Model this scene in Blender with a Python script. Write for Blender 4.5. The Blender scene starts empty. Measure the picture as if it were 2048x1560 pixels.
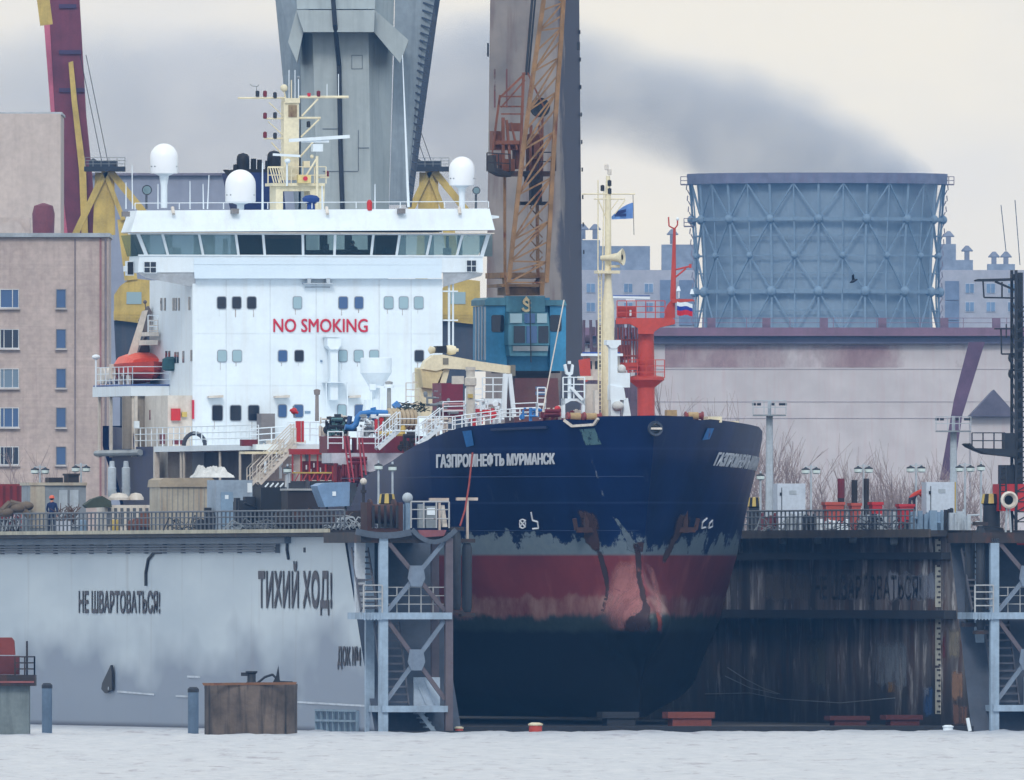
import bpy, bmesh, math, random
from mathutils import Vector, Matrix, noise as mnoise
random.seed(7)
R_=math.radians
sc=bpy.context.scene; COL=sc.collection
# ---------------- camera
D=1500.0; FP=63000.0; HC=7.0; YH=1169.0          # viewing distance, focal length in photo pixels, eye height, horizon row
cd=bpy.data.cameras.new("camera"); cam=bpy.data.objects.new("camera",cd); COL.objects.link(cam)
cam.location=(0,-D,HC); cam.rotation_euler=(math.pi/2,0,0)
cd.sensor_width=36; cd.lens=36*FP/2048; cd.shift_y=(YH-780)/2048; cd.shift_x=0
cd.clip_start=50; cd.clip_end=40000
sc.camera=cam
# ---------------- world: overcast sky over a Nishita base
SUN_EL,SUN_ROT=R_(38),R_(186)
w=bpy.data.worlds.new("World"); sc.world=w; w.use_nodes=True
nt=w.node_tree; N=nt.nodes; Lk=nt.links; N.clear()
out=N.new('ShaderNodeOutputWorld'); bg=N.new('ShaderNodeBackground'); sky=N.new('ShaderNodeTexSky')
sky.sky_type='NISHITA'; sky.sun_disc=False; sky.sun_elevation=SUN_EL; sky.sun_rotation=SUN_ROT; sky.air_density=1.2; sky.dust_density=2
tc=N.new('ShaderNodeTexCoord'); mp=N.new('ShaderNodeMapping'); mp.inputs['Scale'].default_value=(1,1,2.2)
nz=N.new('ShaderNodeTexNoise'); nz.inputs['Scale'].default_value=55; nz.inputs['Detail'].default_value=5; nz.inputs['Roughness'].default_value=.5
rp=N.new('ShaderNodeValToRGB'); rp.color_ramp.elements[0].position=.36; rp.color_ramp.elements[1].position=.6
rp.color_ramp.elements[0].color=(7.75,7.25,6.35,1); rp.color_ramp.elements[1].color=(8.8,7.95,6.3,1)
mx=N.new('ShaderNodeMix'); mx.data_type='RGBA'; mx.inputs[0].default_value=.86
Lk.new(tc.outputs['Generated'],mp.inputs['Vector']); Lk.new(mp.outputs[0],nz.inputs['Vector']); Lk.new(nz.outputs['Fac'],rp.inputs['Fac'])
# the cloud deck is creamy towards the far shore and cooler overhead and behind the viewer
sx=N.new('ShaderNodeSeparateXYZ'); Lk.new(tc.outputs['Generated'],sx.inputs[0]); r2=N.new('ShaderNodeValToRGB'); Lk.new(sx.outputs[1],r2.inputs['Fac'])
r2.color_ramp.elements[0].position=.55; r2.color_ramp.elements[1].position=.97; m2=N.new('ShaderNodeMix'); m2.data_type='RGBA'; m2.inputs[6].default_value=(7.45,8.2,8.55,1)
Lk.new(r2.outputs[0],m2.inputs[0]); Lk.new(rp.outputs[0],m2.inputs[7])
Lk.new(sky.outputs[0],mx.inputs[6]); Lk.new(m2.outputs[2],mx.inputs[7]); Lk.new(mx.outputs[2],bg.inputs['Color'])
bg.inputs['Strength'].default_value=.125; Lk.new(bg.outputs[0],out.inputs[0])
# ---------------- sun: soft, from behind the camera, a little to its left
sd=bpy.data.lights.new("sun",'SUN'); sd.energy=1.15; sd.angle=R_(14); sd.color=(1,.95,.88)
so=bpy.data.objects.new("sun",sd); COL.objects.link(so)
sunv=Vector((math.sin(SUN_ROT)*math.cos(SUN_EL),math.cos(SUN_ROT)*math.cos(SUN_EL),math.sin(SUN_EL)))
so.rotation_euler=sunv.to_track_quat('Z','Y').to_euler(); so.location=(0,-300,300)
vs=sc.view_settings; vs.view_transform='Standard'; vs.look='None'; vs.gamma=1; vs.exposure=.25; vs.use_curve_mapping=False
sc.cycles.volume_bounces=0; sc.cycles.max_bounces=6; sc.cycles.transparent_max_bounces=12
sc.cycles.use_denoising=True; sc.cycles.caustics_reflective=False; sc.cycles.caustics_refractive=False

# ---------------- frames: the yard frame (dock and tanker share one axis) and the world frame
class Fr:
    def __init__(s,th,x0,y0): s.th=th; s.c=math.cos(th); s.s=math.sin(th); s.x0=x0; s.y0=y0
    def w(s,p): return Vector((s.x0+p[0]*s.c-p[1]*s.s, s.y0+p[0]*s.s+p[1]*s.c, p[2]))
Y=Fr(R_(12),9.6,0); W=Fr(0,0,0)
def F(px,py,ly,fr=Y):          # where a line of sight meets the crosswise plane ly
    k=(px-1024)/FP
    lx=(k*(fr.y0+ly*fr.c+D)-fr.x0+ly*fr.s)/(fr.c-k*fr.s)
    y=fr.y0+lx*fr.s+ly*fr.c
    return Vector((lx,ly,HC+(YH-py)*(y+D)/FP))
def S(px,py,lx,fr=Y):          # where it meets the lengthwise plane lx
    k=(px-1024)/FP
    ly=(k*(fr.y0+lx*fr.s+D)-fr.x0-lx*fr.c)/(-fr.s-k*fr.c)
    y=fr.y0+lx*fr.s+ly*fr.c
    return Vector((lx,ly,HC+(YH-py)*(y+D)/FP))
def dep(dist): return dist-D   # world-frame depth for a distance from the camera

# ---------------- mesh builder
BASE={}
class MB:
    def __init__(s): s.v=[]; s.f=[]; s.sm=[]; s.mi=[]; s.cur=0
    def add(s,vs,fs,sm=False):
        o=len(s.v); s.v+=[Vector(p) for p in vs]
        for f in fs: s.f.append([i+o for i in f]); s.sm.append(sm); s.mi.append(s.cur)
        return s
    def poly(s,pts): return s.add(pts,[list(range(len(pts)))])
    def hexa(s,b,t): return s.add(list(b)+list(t),[(3,2,1,0),(4,5,6,7),(0,1,5,4),(1,2,6,5),(2,3,7,6),(3,0,4,7)])
    def box(s,a,b):
        x0,x1=sorted((a[0],b[0])); y0,y1=sorted((a[1],b[1])); z0,z1=sorted((a[2],b[2]))
        return s.hexa([(x0,y0,z0),(x1,y0,z0),(x1,y1,z0),(x0,y1,z0)],[(x0,y0,z1),(x1,y0,z1),(x1,y1,z1),(x0,y1,z1)])
    def prism(s,pts,vec):
        n=len(pts); v=Vector(vec); a=[Vector(p) for p in pts]; b=[p+v for p in a]
        return s.add(a+b,[list(range(n))[::-1],list(range(n,2*n))]+[(i,(i+1)%n,n+(i+1)%n,n+i) for i in range(n)])
    def R(s,x0,y0,x1,y1,ly,d=.3,fr=Y):   # box whose front face fills a pixel rectangle on plane ly, d deep
        a=F(x0,y0,ly,fr); b=F(x1,y1,ly,fr); return s.box(a,(b[0],ly+d,b[2]))
    def P(s,pts,ly,d=.3,fr=Y):           # prism whose front outline is a pixel polygon on plane ly
        return s.prism([F(x,y,ly,fr) for x,y in pts],(0,d,0))
    def tube(s,p,q,r,r2=None,n=8,cap=True):
        p=Vector(p); q=Vector(q); r2=r if r2 is None else r2; d=q-p
        if d.length<1e-6: return s
        d.normalize(); a=d.orthogonal().normalized(); b=d.cross(a); vs=[]
        for c,rr in ((p,r),(q,r2)):
            vs+=[c+(a*math.cos(t)+b*math.sin(t))*rr for t in [2*math.pi*i/n for i in range(n)]]
        s.add(vs,[(i,(i+1)%n,n+(i+1)%n,n+i) for i in range(n)],n>4)
        if cap: s.add(vs,[list(range(n))[::-1],list(range(n,2*n))])
        return s
    def bar(s,p,q,wd,h=None):
        p=Vector(p); q=Vector(q); d=(q-p).normalized(); h=h or wd
        up=Vector((0,0,1)) if abs(d.z)<.95 else Vector((0,1,0))
        a=d.cross(up).normalized()*wd/2; b=a.cross(d).normalized()*h/2
        return s.hexa([p-a-b,p+a-b,p+a+b,p-a+b],[q-a-b,q+a-b,q+a+b,q-a+b])
    def L(s,a,b,ly,r,ly2=None,fr=Y,n=6): return s.tube(F(*a,ly,fr),F(*b,ly if ly2 is None else ly2,fr),r,n=n)
    def path(s,pts,r,n=6):
        for a,b in zip(pts,pts[1:]): s.tube(a,b,r,n=n)
        return s
    def lathe(s,prof,c,n=16,ax=(0,0,1),a0=0):
        c=Vector(c); ax=Vector(ax).normalized(); a=ax.orthogonal().normalized(); b=ax.cross(a); vs=[]
        if abs(ax.z)>.99: a,b=Vector((1,0,0)),Vector((0,1,0))
        for r,z in prof: vs+=[c+ax*z+(a*math.cos(t)+b*math.sin(t))*max(r,1e-4) for t in [a0+2*math.pi*i/n for i in range(n)]]
        m=len(prof)
        fs=[(j*n+i,j*n+(i+1)%n,(j+1)*n+(i+1)%n,(j+1)*n+i) for j in range(m-1) for i in range(n)]
        s.add(vs,fs,True); s.add(vs[:n],[list(range(n))[::-1]]); s.add(vs[-n:],[list(range(n))]); return s
    def ball(s,c,r,n=12,sz=1): return s.lathe([(r*math.cos(t),r*sz*math.sin(t)) for t in [math.pi*(i/8-.5) for i in range(9)]],c,n)
    def mesh(s,name,off,mats):
        me=bpy.data.meshes.new(name); o=Vector(off)
        me.from_pydata([tuple(p-o) for p in s.v],[],s.f)
        for m in mats: me.materials.append(m)
        me.polygons.foreach_set('use_smooth',s.sm); me.polygons.foreach_set('material_index',s.mi)
        me.update(); bm=bmesh.new(); bm.from_mesh(me); bmesh.ops.recalc_face_normals(bm,faces=bm.faces); bm.to_mesh(me); bm.free()
        if any(s.sm): me.set_sharp_from_angle(angle=R_(38))
        return me
    def build(s,name,m,parent,label=None,kind=None):
        off=BASE[parent.name]; ms=m if isinstance(m,(list,tuple)) else [m]
        o=bpy.data.objects.new(name,s.mesh(name,off,ms)); COL.objects.link(o); o.parent=parent; BASE[o.name]=off
        if label: o['label']=label
        if kind: o['kind']=kind
        return o
    def thing(s,name,m,label,cat,base=None,fr=Y,group=None,kind=None):
        if base is None:
            xs=[p[0] for p in s.v]; ys=[p[1] for p in s.v]; base=((min(xs)+max(xs))/2,(min(ys)+max(ys))/2,min(p[2] for p in s.v))
        ms=m if isinstance(m,(list,tuple)) else [m]
        o=bpy.data.objects.new(name,s.mesh(name,base,ms)); COL.objects.link(o); place(o,base,fr); tag(o,label,cat,group,kind); return o
def tag(o,label,cat,group=None,kind=None):
    if label: o['label']=label
    if cat: o['category']=cat
    if group: o['group']=group
    if kind: o['kind']=kind
def place(o,base,fr):
    o.location=fr.w(base); o.rotation_euler=(0,0,fr.th); BASE[o.name]=tuple(base)
def T(name,label,cat,base,fr=Y,group=None):
    o=bpy.data.objects.new(name,None); COL.objects.link(o); o.empty_display_size=.5; place(o,base,fr); tag(o,label,cat,group); return o
def dup(root,base,fr,label,rz=0,scale=1):
    def cp(o,par):
        c=o.copy(); COL.objects.link(c)
        if par: c.parent=par
        for ch in list(o.children): cp(ch,c)
        return c
    c=cp(root,None); c.location=fr.w(base); c.rotation_euler=(0,0,fr.th+rz); c.scale=(scale,)*3; c['label']=label; BASE[c.name]=tuple(base); return c

# ---------------- materials (colours given as sRGB 0-255 of the paint itself)
def lin(c): return tuple((v/255/12.92 if v/255<.04045 else ((v/255+.055)/1.055)**2.4) for v in c)+(1,)
def nd(nt,t,**k):
    n=nt.nodes.new(t)
    for a,b in k.items(): setattr(n,a,b)
    return n
def base_mat(name):
    m=bpy.data.materials.new(name); m.use_nodes=True; nt=m.node_tree; return m,nt,nt.nodes['Principled BSDF']
def noise(nt,scale=(1,1,1),s=1,det=4,rough=.55,dist=0,src='Object'):
    tc=nd(nt,'ShaderNodeTexCoord'); mp=nd(nt,'ShaderNodeMapping'); mp.inputs['Scale'].default_value=scale
    nz=nd(nt,'ShaderNodeTexNoise'); nz.inputs['Scale'].default_value=s; nz.inputs['Detail'].default_value=det; nz.inputs['Roughness'].default_value=rough; nz.inputs['Distortion'].default_value=dist
    nt.links.new(tc.outputs[src],mp.inputs[0]); nt.links.new(mp.outputs[0],nz.inputs['Vector']); return nz.outputs['Fac']
def ramp(nt,x,a,b,c0=(0,0,0,1),c1=(1,1,1,1)):
    r=nd(nt,'ShaderNodeValToRGB'); e=r.color_ramp.elements; e[0].position=a; e[1].position=b; e[0].color=c0; e[1].color=c1
    nt.links.new(x,r.inputs[0]); return r.outputs[0]
def mix(nt,f,a,b,mode='MIX'):
    m=nd(nt,'ShaderNodeMix',data_type='RGBA',blend_type=mode)
    for i,v in ((0,f),(6,a),(7,b)):
        if hasattr(v,'is_linked'): nt.links.new(v,m.inputs[i])
        else: m.inputs[i].default_value=v
    return m.outputs[2]
def math_(nt,op,a,b=0,c=None,clamp=False):
    m=nd(nt,'ShaderNodeMath',operation=op,use_clamp=clamp)
    for i,v in enumerate((a,b) if c is None else (a,b,c)):
        if hasattr(v,'is_linked'): nt.links.new(v,m.inputs[i])
        else: m.inputs[i].default_value=v
    return m.outputs[0]
def M(name,rgb,rough=.55,metal=0,var=.25,s=.7,streak=0,scol=(90,80,75),rust=0,rcol=(105,58,38),spec=.4,bump=0,fine=.12):
    m,nt,b=base_mat(name); c=lin(rgb)
    dark=tuple(v*(1-var) for v in c[:3])+(1,); light=tuple(min(1,v*(1+var*.45)) for v in c[:3])+(1,)
    x=mix(nt,ramp(nt,noise(nt,s=s),.3,.7),dark,light)
    if fine: x=mix(nt,ramp(nt,noise(nt,s=s*9,det=3),.35,.65),mix(nt,1.0,x,(1-fine,1-fine,1-fine,1),'MULTIPLY'),x)
    if streak: x=mix(nt,math_(nt,'MULTIPLY',ramp(nt,noise(nt,(1,1,.07),s=2.2,det=5,rough=.6),.48,.72),streak),x,lin(scol))
    if rust: x=mix(nt,ramp(nt,noise(nt,(1,1,.45),s=1.4,det=8,rough=.68),.72-rust*.4,.78-rust*.3),x,mix(nt,noise(nt,s=5),lin(rcol),lin(tuple(v*.55 for v in rcol))))
    nt.links.new(x,b.inputs['Base Color']); b.inputs['Roughness'].default_value=rough; b.inputs['Metallic'].default_value=metal; b.inputs['Specular IOR Level'].default_value=spec
    if bump:
        bp=nd(nt,'ShaderNodeBump'); bp.inputs['Strength'].default_value=bump; bp.inputs['Distance'].default_value=.1
        nt.links.new(noise(nt,s=s*4,det=6),bp.inputs['Height']); nt.links.new(bp.outputs[0],b.inputs['Normal'])
    return m
def glass(name,rgb,alpha=.5,rough=.08):
    m,nt,b=base_mat(name); b.inputs['Base Color'].default_value=lin(rgb); b.inputs['Roughness'].default_value=rough; b.inputs['Specular IOR Level'].default_value=.6
    tr=nd(nt,'ShaderNodeBsdfTransparent'); tr.inputs[0].default_value=(.78,.9,.92,1); ms=nd(nt,'ShaderNodeMixShader'); ms.inputs[0].default_value=alpha
    nt.links.new(tr.outputs[0],ms.inputs[1]); nt.links.new(b.outputs[0],ms.inputs[2]); nt.links.new(ms.outputs[0],nt.nodes['Material Output'].inputs[0]); return m
def ragged(name,rgb,thr=.5,s=1.5,stretch=(1,1,.4),rough=.7,soft=.06,amt=1,fade=False):
    m,nt,b=base_mat(name); c=lin(rgb)
    nt.links.new(mix(nt,noise(nt,s=6),c,tuple(v*.5 for v in c[:3])+(1,)),b.inputs['Base Color']); b.inputs['Roughness'].default_value=rough
    tr=nd(nt,'ShaderNodeBsdfTransparent'); ms=nd(nt,'ShaderNodeMixShader')
    nz=noise(nt,stretch,s=s,det=7,rough=.65)
    if fade:
        at=nd(nt,'ShaderNodeAttribute',attribute_name='fade'); nz=math_(nt,'ADD',nz,math_(nt,'MULTIPLY',math_(nt,'SUBTRACT',at.outputs['Fac'],1),.45))
    nt.links.new(math_(nt,'MULTIPLY',ramp(nt,nz,thr-soft,thr+soft),amt),ms.inputs[0])
    nt.links.new(tr.outputs[0],ms.inputs[1]); nt.links.new(b.outputs[0],ms.inputs[2]); nt.links.new(ms.outputs[0],nt.nodes['Material Output'].inputs[0]); return m

white=M('white_paint',(222,232,240),.45,var=.07,s=.5,streak=.16,scol=(178,160,140),fine=.04)
cream=M('cream_paint',(228,218,188),.5,var=.12,streak=.25,scol=(150,120,80))
offwhite=M('weathered_white_paint',(214,206,196),.55,var=.15,streak=.3,scol=(140,110,85))
navy=M('navy_paint',(10,26,66),.4,var=.2)
slate=M('slate_paint',(52,62,80),.5,var=.2,streak=.3,scol=(30,30,36))
black=M('black_soot_paint',(22,24,30),.6)
dark=M('dark_steel',(40,44,52),.6,var=.4,rust=.3,rcol=(62,48,42))
darkrust=M('dark_rusty_steel',(50,44,44),.75,var=.5,rust=.5,rcol=(84,54,42))
maroon=M('maroon_paint',(112,28,42),.55,streak=.3,scol=(60,25,30))
red=M('red_paint',(196,42,44),.5)
orange=M('orange_paint',(188,72,56),.5,var=.15,streak=.25,scol=(140,50,36))
signred=M('sign_red',(196,36,62),.5,fine=0,var=.08)
blue=M('pipe_blue',(52,120,190),.45)
yellow=M('yellow_paint',(202,176,92),.5,streak=.3,scol=(120,92,48))
grey=M('grey_paint',(136,144,150),.55,streak=.4,scol=(84,80,78))
ltgrey=M('light_grey_paint',(178,188,198),.55,streak=.3,scol=(120,118,116))
paleblue=M('pale_blue_paint',(132,158,184),.5,streak=.35,scol=(80,90,105))
beige=M('beige_weathered_panel',(180,172,156),.6,streak=.5,scol=(128,100,80),rust=.12)
concrete=M('concrete',(152,154,152),.85,var=.2,s=.25,streak=.35,scol=(104,108,112),bump=.2)
gl_dark=glass('dark_window_glass',(22,30,46),.92); gl_mid=glass('blue_window_glass',(62,92,136),.92); gl_lt=glass('pale_window_glass',(150,176,186),.95,.15)
gl_br=glass('bridge_window_glass',(40,64,72),.22); gl_brl=glass('pale_bridge_glass',(132,160,168),.42)
ink=M('black_lettering_paint',(62,58,66),.6,fine=0)
wlet=M('white_lettering_paint',(214,218,226),.5,fine=0,var=.05)
rope=M('tan_rope',(176,150,110),.85,s=6)
tarp=M('white_tarpaulin',(206,206,204),.8,bump=.6)
skin=M('skin',(188,132,106),.6,fine=0)

# ---------------- lettering laid on a surface: fn(u,v)->point, u,v in 0..1 over the text box
def lettering(name,txt,fn,m,parent,bu=.006,bv=.02,nrm=(0,-1,0),cut=0):   # bu, bv: extra stroke weight across and up, laid on as thin coats
    cu=bpy.data.curves.new(name,'FONT'); cu.body=txt; cu.resolution_u=3
    to=bpy.data.objects.new(name,cu); COL.objects.link(to); bpy.context.view_layer.update()
    me=bpy.data.meshes.new_from_object(to.evaluated_get(bpy.context.evaluated_depsgraph_get()))
    bpy.data.objects.remove(to); bpy.data.curves.remove(cu)
    xs=[v.co.x for v in me.vertices]; ys=[v.co.y for v in me.vertices]; x0,x1,y0,y1=min(xs),max(xs),min(ys),max(ys)
    if cut:
        bm=bmesh.new(); bm.from_mesh(me)
        for i in range(1,cut):
            bmesh.ops.bisect_plane(bm,geom=bm.verts[:]+bm.edges[:]+bm.faces[:],plane_co=(x0+(x1-x0)*i/cut,0,0),plane_no=(1,0,0))
        bm.to_mesh(me); bm.free()
    off=Vector(BASE[parent.name])
    uv=[((v.co.x-x0)/(x1-x0),(v.co.y-y0)/(y1-y0)) for v in me.vertices]; fc=[tuple(p.vertices) for p in me.polygons]; vs=[]; fs=[]; nn=Vector(nrm)*.004
    sh=[(i*bu/2,j*bv/2) for i in ((-1,0,1) if bu else (0,)) for j in ((-1,0,1) if bv else (0,))]
    for k,(a,b) in enumerate(sh):
        o=len(vs); vs+=[Vector(fn(u+a,v+b))-off+nn*k for u,v in uv]; fs+=[tuple(i+o for i in f) for f in fc]
    me=bpy.data.meshes.new(name); me.from_pydata(vs,[],fs)
    me.materials.clear(); me.materials.append(m); me.update()
    o=bpy.data.objects.new(name,me); COL.objects.link(o); o.parent=parent; BASE[o.name]=tuple(off); return o
def rrect(x0,y0,x1,y1,r):
    p=[]
    for cx,cy,a in ((x1-r,y0+r,-90),(x1-r,y1-r,0),(x0+r,y1-r,90),(x0+r,y0+r,180)):
        for k in range(4): t=R_(a+30*k); p.append((cx+r*math.cos(t),cy+r*math.sin(t)))
    return p
def rail(mb,pts,h=1.0,r=.025,step=1.2,n=3,nn=4):   # pts: deck points; handrails plus posts into one mesh
    for a,b in zip(pts,pts[1:]):
        a=Vector(a); b=Vector(b)
        for k in range(n): z=Vector((0,0,h*(k+1)/n)); mb.tube(a+z,b+z,r,n=nn)
        m=max(1,int((b-a).length/step))
        for i in range(m+1): p=a.lerp(b,i/m); mb.tube(p,p+Vector((0,0,h)),r*1.15,n=nn)
# ================= SETTING: water, quay ground
def make_water():
    mb=MB(); nx,ny=240,420; xs=[-42+84*i/nx for i in range(nx+1)]; ys=[-440+470*j/ny for j in range(ny+1)]
    for y in ys:
        for x in xs:
            p=Vector((x*.55,y*.22,0))
            z=.11*mnoise.noise(p)+.06*mnoise.noise(p*2.3+Vector((9,3,1)))+.03*mnoise.noise(p*5.1)
            e=min(1,(x+42)/4,(42-x)/4,(y+440)/20,(30-y)/20); mb.v.append(Vector((x,y,z*max(0,e))))
    k=nx+1
    for j in range(ny):
        for i in range(nx): mb.f.append([j*k+i,j*k+i+1,(j+1)*k+i+1,(j+1)*k+i]); mb.sm.append(True); mb.mi.append(0)
    # the rest of the sheet, joined round the rippled part
    for a,b in (((-3000,-1600),(3000,-440)),((-3000,-440),(-42,30)),((42,-440),(3000,30)),((-3000,30),(3000,160))):
        mb.add([(a[0],a[1],0),(b[0],a[1],0),(b[0],b[1],0),(a[0],b[1],0)],[(0,1,2,3)])
    m,nt,b=base_mat('pale_ruffled_water')
    x=mix(nt,ramp(nt,noise(nt,(1,.3,1),s=.9,det=6,rough=.62),.36,.66),lin((164,170,180)),lin((184,187,194)))
    x=mix(nt,ramp(nt,noise(nt,(.5,.11,1),s=1.3,det=7,rough=.72),.55,.66),x,lin((132,130,144)))
    nt.links.new(x,b.inputs['Base Color']); b.inputs['Roughness'].default_value=.45; b.inputs['Specular IOR Level'].default_value=.5
    mb.thing('water',m,'pale ruffled river water in front of the floating dock',None,(0,0,0),W,kind='structure')
make_water()
g=MB(); g.hexa([(-3000,150,.3),(3000,150,.3),(3000,4200,.3),(-3000,4200,.3)],[(-3000,150,2.2),(3000,150,2.2),(3000,4200,2.2),(-3000,4200,2.2)])
g.thing('ground',M('quay_ground',(104,98,92),.9,s=.1,var=.3),'grey brown shipyard ground behind the dock',None,(0,150,.3),W,kind='structure')

# ================= BACKGROUND (world frame)
def win_row(par,name,rects,dist,gm,fm,sill=None):
    for i,(x0,y0,x1,y1,mull) in enumerate(rects):
        ly=dep(dist); px=lambda v:F(v,600,ly,W)[0]
        m=MB(); t=1.6
        for r in ((x0,y0,x1,y0+t),(x0,y1-t,x1,y1),(x0,y0+t,x0+t,y1-t),(x1-t,y0+t,x1,y1-t)): m.R(*r,ly-.12,.3,W)
        for q in mull: m.R(q-.9,y0+t,q+.9,y1-t,ly-.1,.25,W)
        o=m.build(name,fm,par)
        g=MB(); g.R(x0+t,y0+t,x1-t,y1-t,ly-.05,.12,W); g.build('pane',gm[i%len(gm)],o)
        if sill: s=MB(); s.R(x0-2,y1,x1+2,y1+3,ly-.3,.4,W); s.build('sill',sill,o)
# --- brick building, left
bd=2360; by=dep(bd)
def courses(m):      # brick courses: long thin bands of slightly different bricks
    nt=m.node_tree; b=nt.nodes['Principled BSDF']; src=b.inputs['Base Color'].links[0].from_socket
    x=mix(nt,ramp(nt,noise(nt,(.04,.04,5),s=1.6,det=4,rough=.7),.35,.65),mix(nt,1.0,src,(.92,.9,.91,1),'MULTIPLY'),src)
    x=mix(nt,ramp(nt,noise(nt,(1,1,.1),s=.5,det=6,rough=.65),.58,.75),x,mix(nt,1.0,x,(.72,.68,.7,1),'MULTIPLY')); nt.links.new(x,b.inputs['Base Color']); return m
brick=courses(M('pink_brick',(198,182,174),.85,var=.13,s=.3,streak=.18,scol=(110,84,84),fine=.16))
brick_old=M('faded_pink_brick',(202,188,180),.85,var=.15,s=.25,streak=.15,scol=(120,98,92))
roofm=M('tin_roof_edge',(168,176,184),.5); sillm=M('window_sill_paint',(196,190,188),.6); gl_cur=glass('curtained_window_glass',(112,132,150),.97,.2); wfr=M('white_window_frame',(200,204,208),.5)
b_=T('brick_building','pink brick factory block with rows of windows behind the dock at left','building',(F(90,1100,by,W)[0],by+8,2.2),W)
m=MB(); a=F(-60,1100,by,W); c=F(217,473,by,W); m.box((a[0],by,2.2),(c[0],by+16,c[2])); m.build('wall',brick,b_)
m=MB(); m.L((211,478),(211,990),by-.15,.08,fr=W); m.L((150,478),(150,990),by-.1,.05,fr=W); m.build('drainpipe',M('grey_drainpipe',(134,124,128),.7),b_)
m=MB(); m.R(199,476,203,1000,by-.12,.3,W); m.build('corner_strip',M('red_brick_corner',(160,118,118),.85),b_)
m=MB(); a=F(-60,473,by+18,W); c=F(122,228,by+18,W); m.box((a[0],by+16.02,2.2),(c[0],by+34,c[2])); m.build('upper_block',brick_old,b_)
m=MB(); m.R(-60,466,220,474,by-.4,18,W); m.build('roof_edge',roofm,b_)
m=MB(); m.R(-60,224,124,229,by+17.6,18,W); m.build('roof_edge',roofm,b_)
m=MB(); m.R(-60,435,60,470,by+10,3,W); m.P([(0,452),(22,440),(40,446),(52,466),(0,466)],by+9,.4,W); m.build('parapet',brick_old,b_)
m=MB(); m.lathe([(.1,0),(.8,.1),(.85,1.6),(.7,2.2),(.1,2.4)],F(87,470,by+8,W),12); m.build('roof_tank',M('dusty_maroon_tank',(118,62,70),.7),b_)
m=MB(); m.R(106,375,118,468,by+16.5,1.5,W); m.build('pilaster',M('grey_render',(178,170,172),.8),b_)
rows=[(578,616),(658,697),(737,776),(815,855),(893,930)]
win_row(b_,'window',[(0,y0,38,y1,[8,25] if i else [25]) for i,(y0,y1) in enumerate(rows)],bd,[gl_mid,gl_dark,gl_cur],wfr,sillm)
win_row(b_,'window',[(112,y0,132,y1,[]) for y0,y1 in rows],bd,[gl_mid],M('grey_window_frame',(120,124,134),.5),sillm)

# --- yellow portal cranes
def ybar(m,a,b,wpx,dist,d=1.0): # flat girder between two pixels
    p=F(*a,dep(dist),W); q=F(*b,dep(dist),W); m.bar(p,q,d,wpx*dist/FP); return m
def yellow_crane(dx,dist,label,jib):
    ly=dep(dist); y=T('portal_crane',label,'crane',(F(255+dx,900,ly,W)[0],ly,2.2),W,'yellow portal cranes behind the ship')
    m=MB()
    for a,b,wd in (((212,340),(150,470),13),((203,345),(195,560),11),((216,345),(218,470),8),((210,345),(247,440),9),((220,342),(292,430),14),((203,560),(203,900),9),((247,438),(262,560),9)):
        ybar(m,(a[0]+dx,a[1]),(b[0]+dx,b[1]),wd,dist)
    m.build('gantry_frame',yellow,y)
    m=MB(); m.R(168+dx,333,250+dx,342,ly-1.5,4,W); m.R(195+dx,322,235+dx,333,ly,2,W); m.P([(178+dx,322),(186+dx,316),(196+dx,322),(196+dx,333),(178+dx,333)],ly,1.5,W); m.build('top_platform',dark,y)
    m=MB(); rail(m,[F(170+dx,334,ly-1.4,W),F(250+dx,334,ly-1.4,W)],.75,.03,.6); m.build('railing',grey,y)
    m=MB(); m.P([(228+dx,590),(240+dx,572),(262+dx,556),(312+dx,562),(312+dx,650),(228+dx,640)],ly,4,W); hs=m.build('machine_house',yellow,y)
    m=MB(); m.R(253+dx,584,283+dx,608,ly-.06,.2,W); m.build('window',gl_lt,hs)
    m=MB(); rail(m,[F(228+dx,640,ly-.4,W),F(312+dx,640,ly-.4,W)],.7,.03,.7); m.build('house_railing',yellow,y)
    m=MB(); m.P([(228+dx,642),(250+dx,632),(312+dx,640),(312+dx,720),(232+dx,724)],ly+.5,3.4,W); a=F(240+dx,722,ly,W); c=F(300+dx,722,ly,W); m.box((a[0],ly+.6,2.2),(c[0],ly+3,a[2])); m.build('slewing_base',M('sooty_blue_steel',(62,70,84),.7,streak=.3),y)
    m=MB(); m.L((172+dx,110 if jib else 200),(217+dx,330),ly+.5,.03,fr=W); m.L((160+dx,110 if jib else 200),(205+dx,330),ly+.5,.03,fr=W); m.build('stay_cable',dark,y)
    if jib:
        mr=M('maroon_crane_paint',(116,52,70),.55,streak=.3,scol=(70,36,60)); pk=M('pink_faded_paint',(196,104,128),.6)
        m=MB(); m.P([(96,-30),(157,-30),(172,230),(184,350),(192,470),(136,470),(122,350),(110,222)],ly+6,2.4,W); j=m.build('jib',mr,y)
        m=MB(); m.P([(82,-30),(95.5,-30),(109.5,222),(121.5,350),(135.5,470),(124,470),(101,222)],ly+6.05,2.2,W); m.build('jib_side_plate',pk,j)
        m=MB()
        for yy in (8,100,176):
            m=MB(); m.R(118,yy,152+yy*.1,yy+8,ly+5.8,.5,W); m.build('jib_bracket',bpy.data.materials.get('dark_purple_steel') or M('dark_purple_steel',(70,52,86),.6),j)
        m=MB(); ybar(m,(84,-20),(93,50),10,dist); m.build('jib_head',yellow,y)
        m=MB(); m.P([(137,125),(146,122),(155,210),(172,340),(176,470),(163,470),(158,340),(143,200)],ly+5,.9,W); m.build('luffing_strut',yellow,y)
yellow_crane(0,2480,'yellow portal crane with a tall maroon jib right of the brick building',True)
yellow_crane(648,2600,'yellow portal crane half hidden behind the concrete pylon and bridge wing',False)

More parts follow.
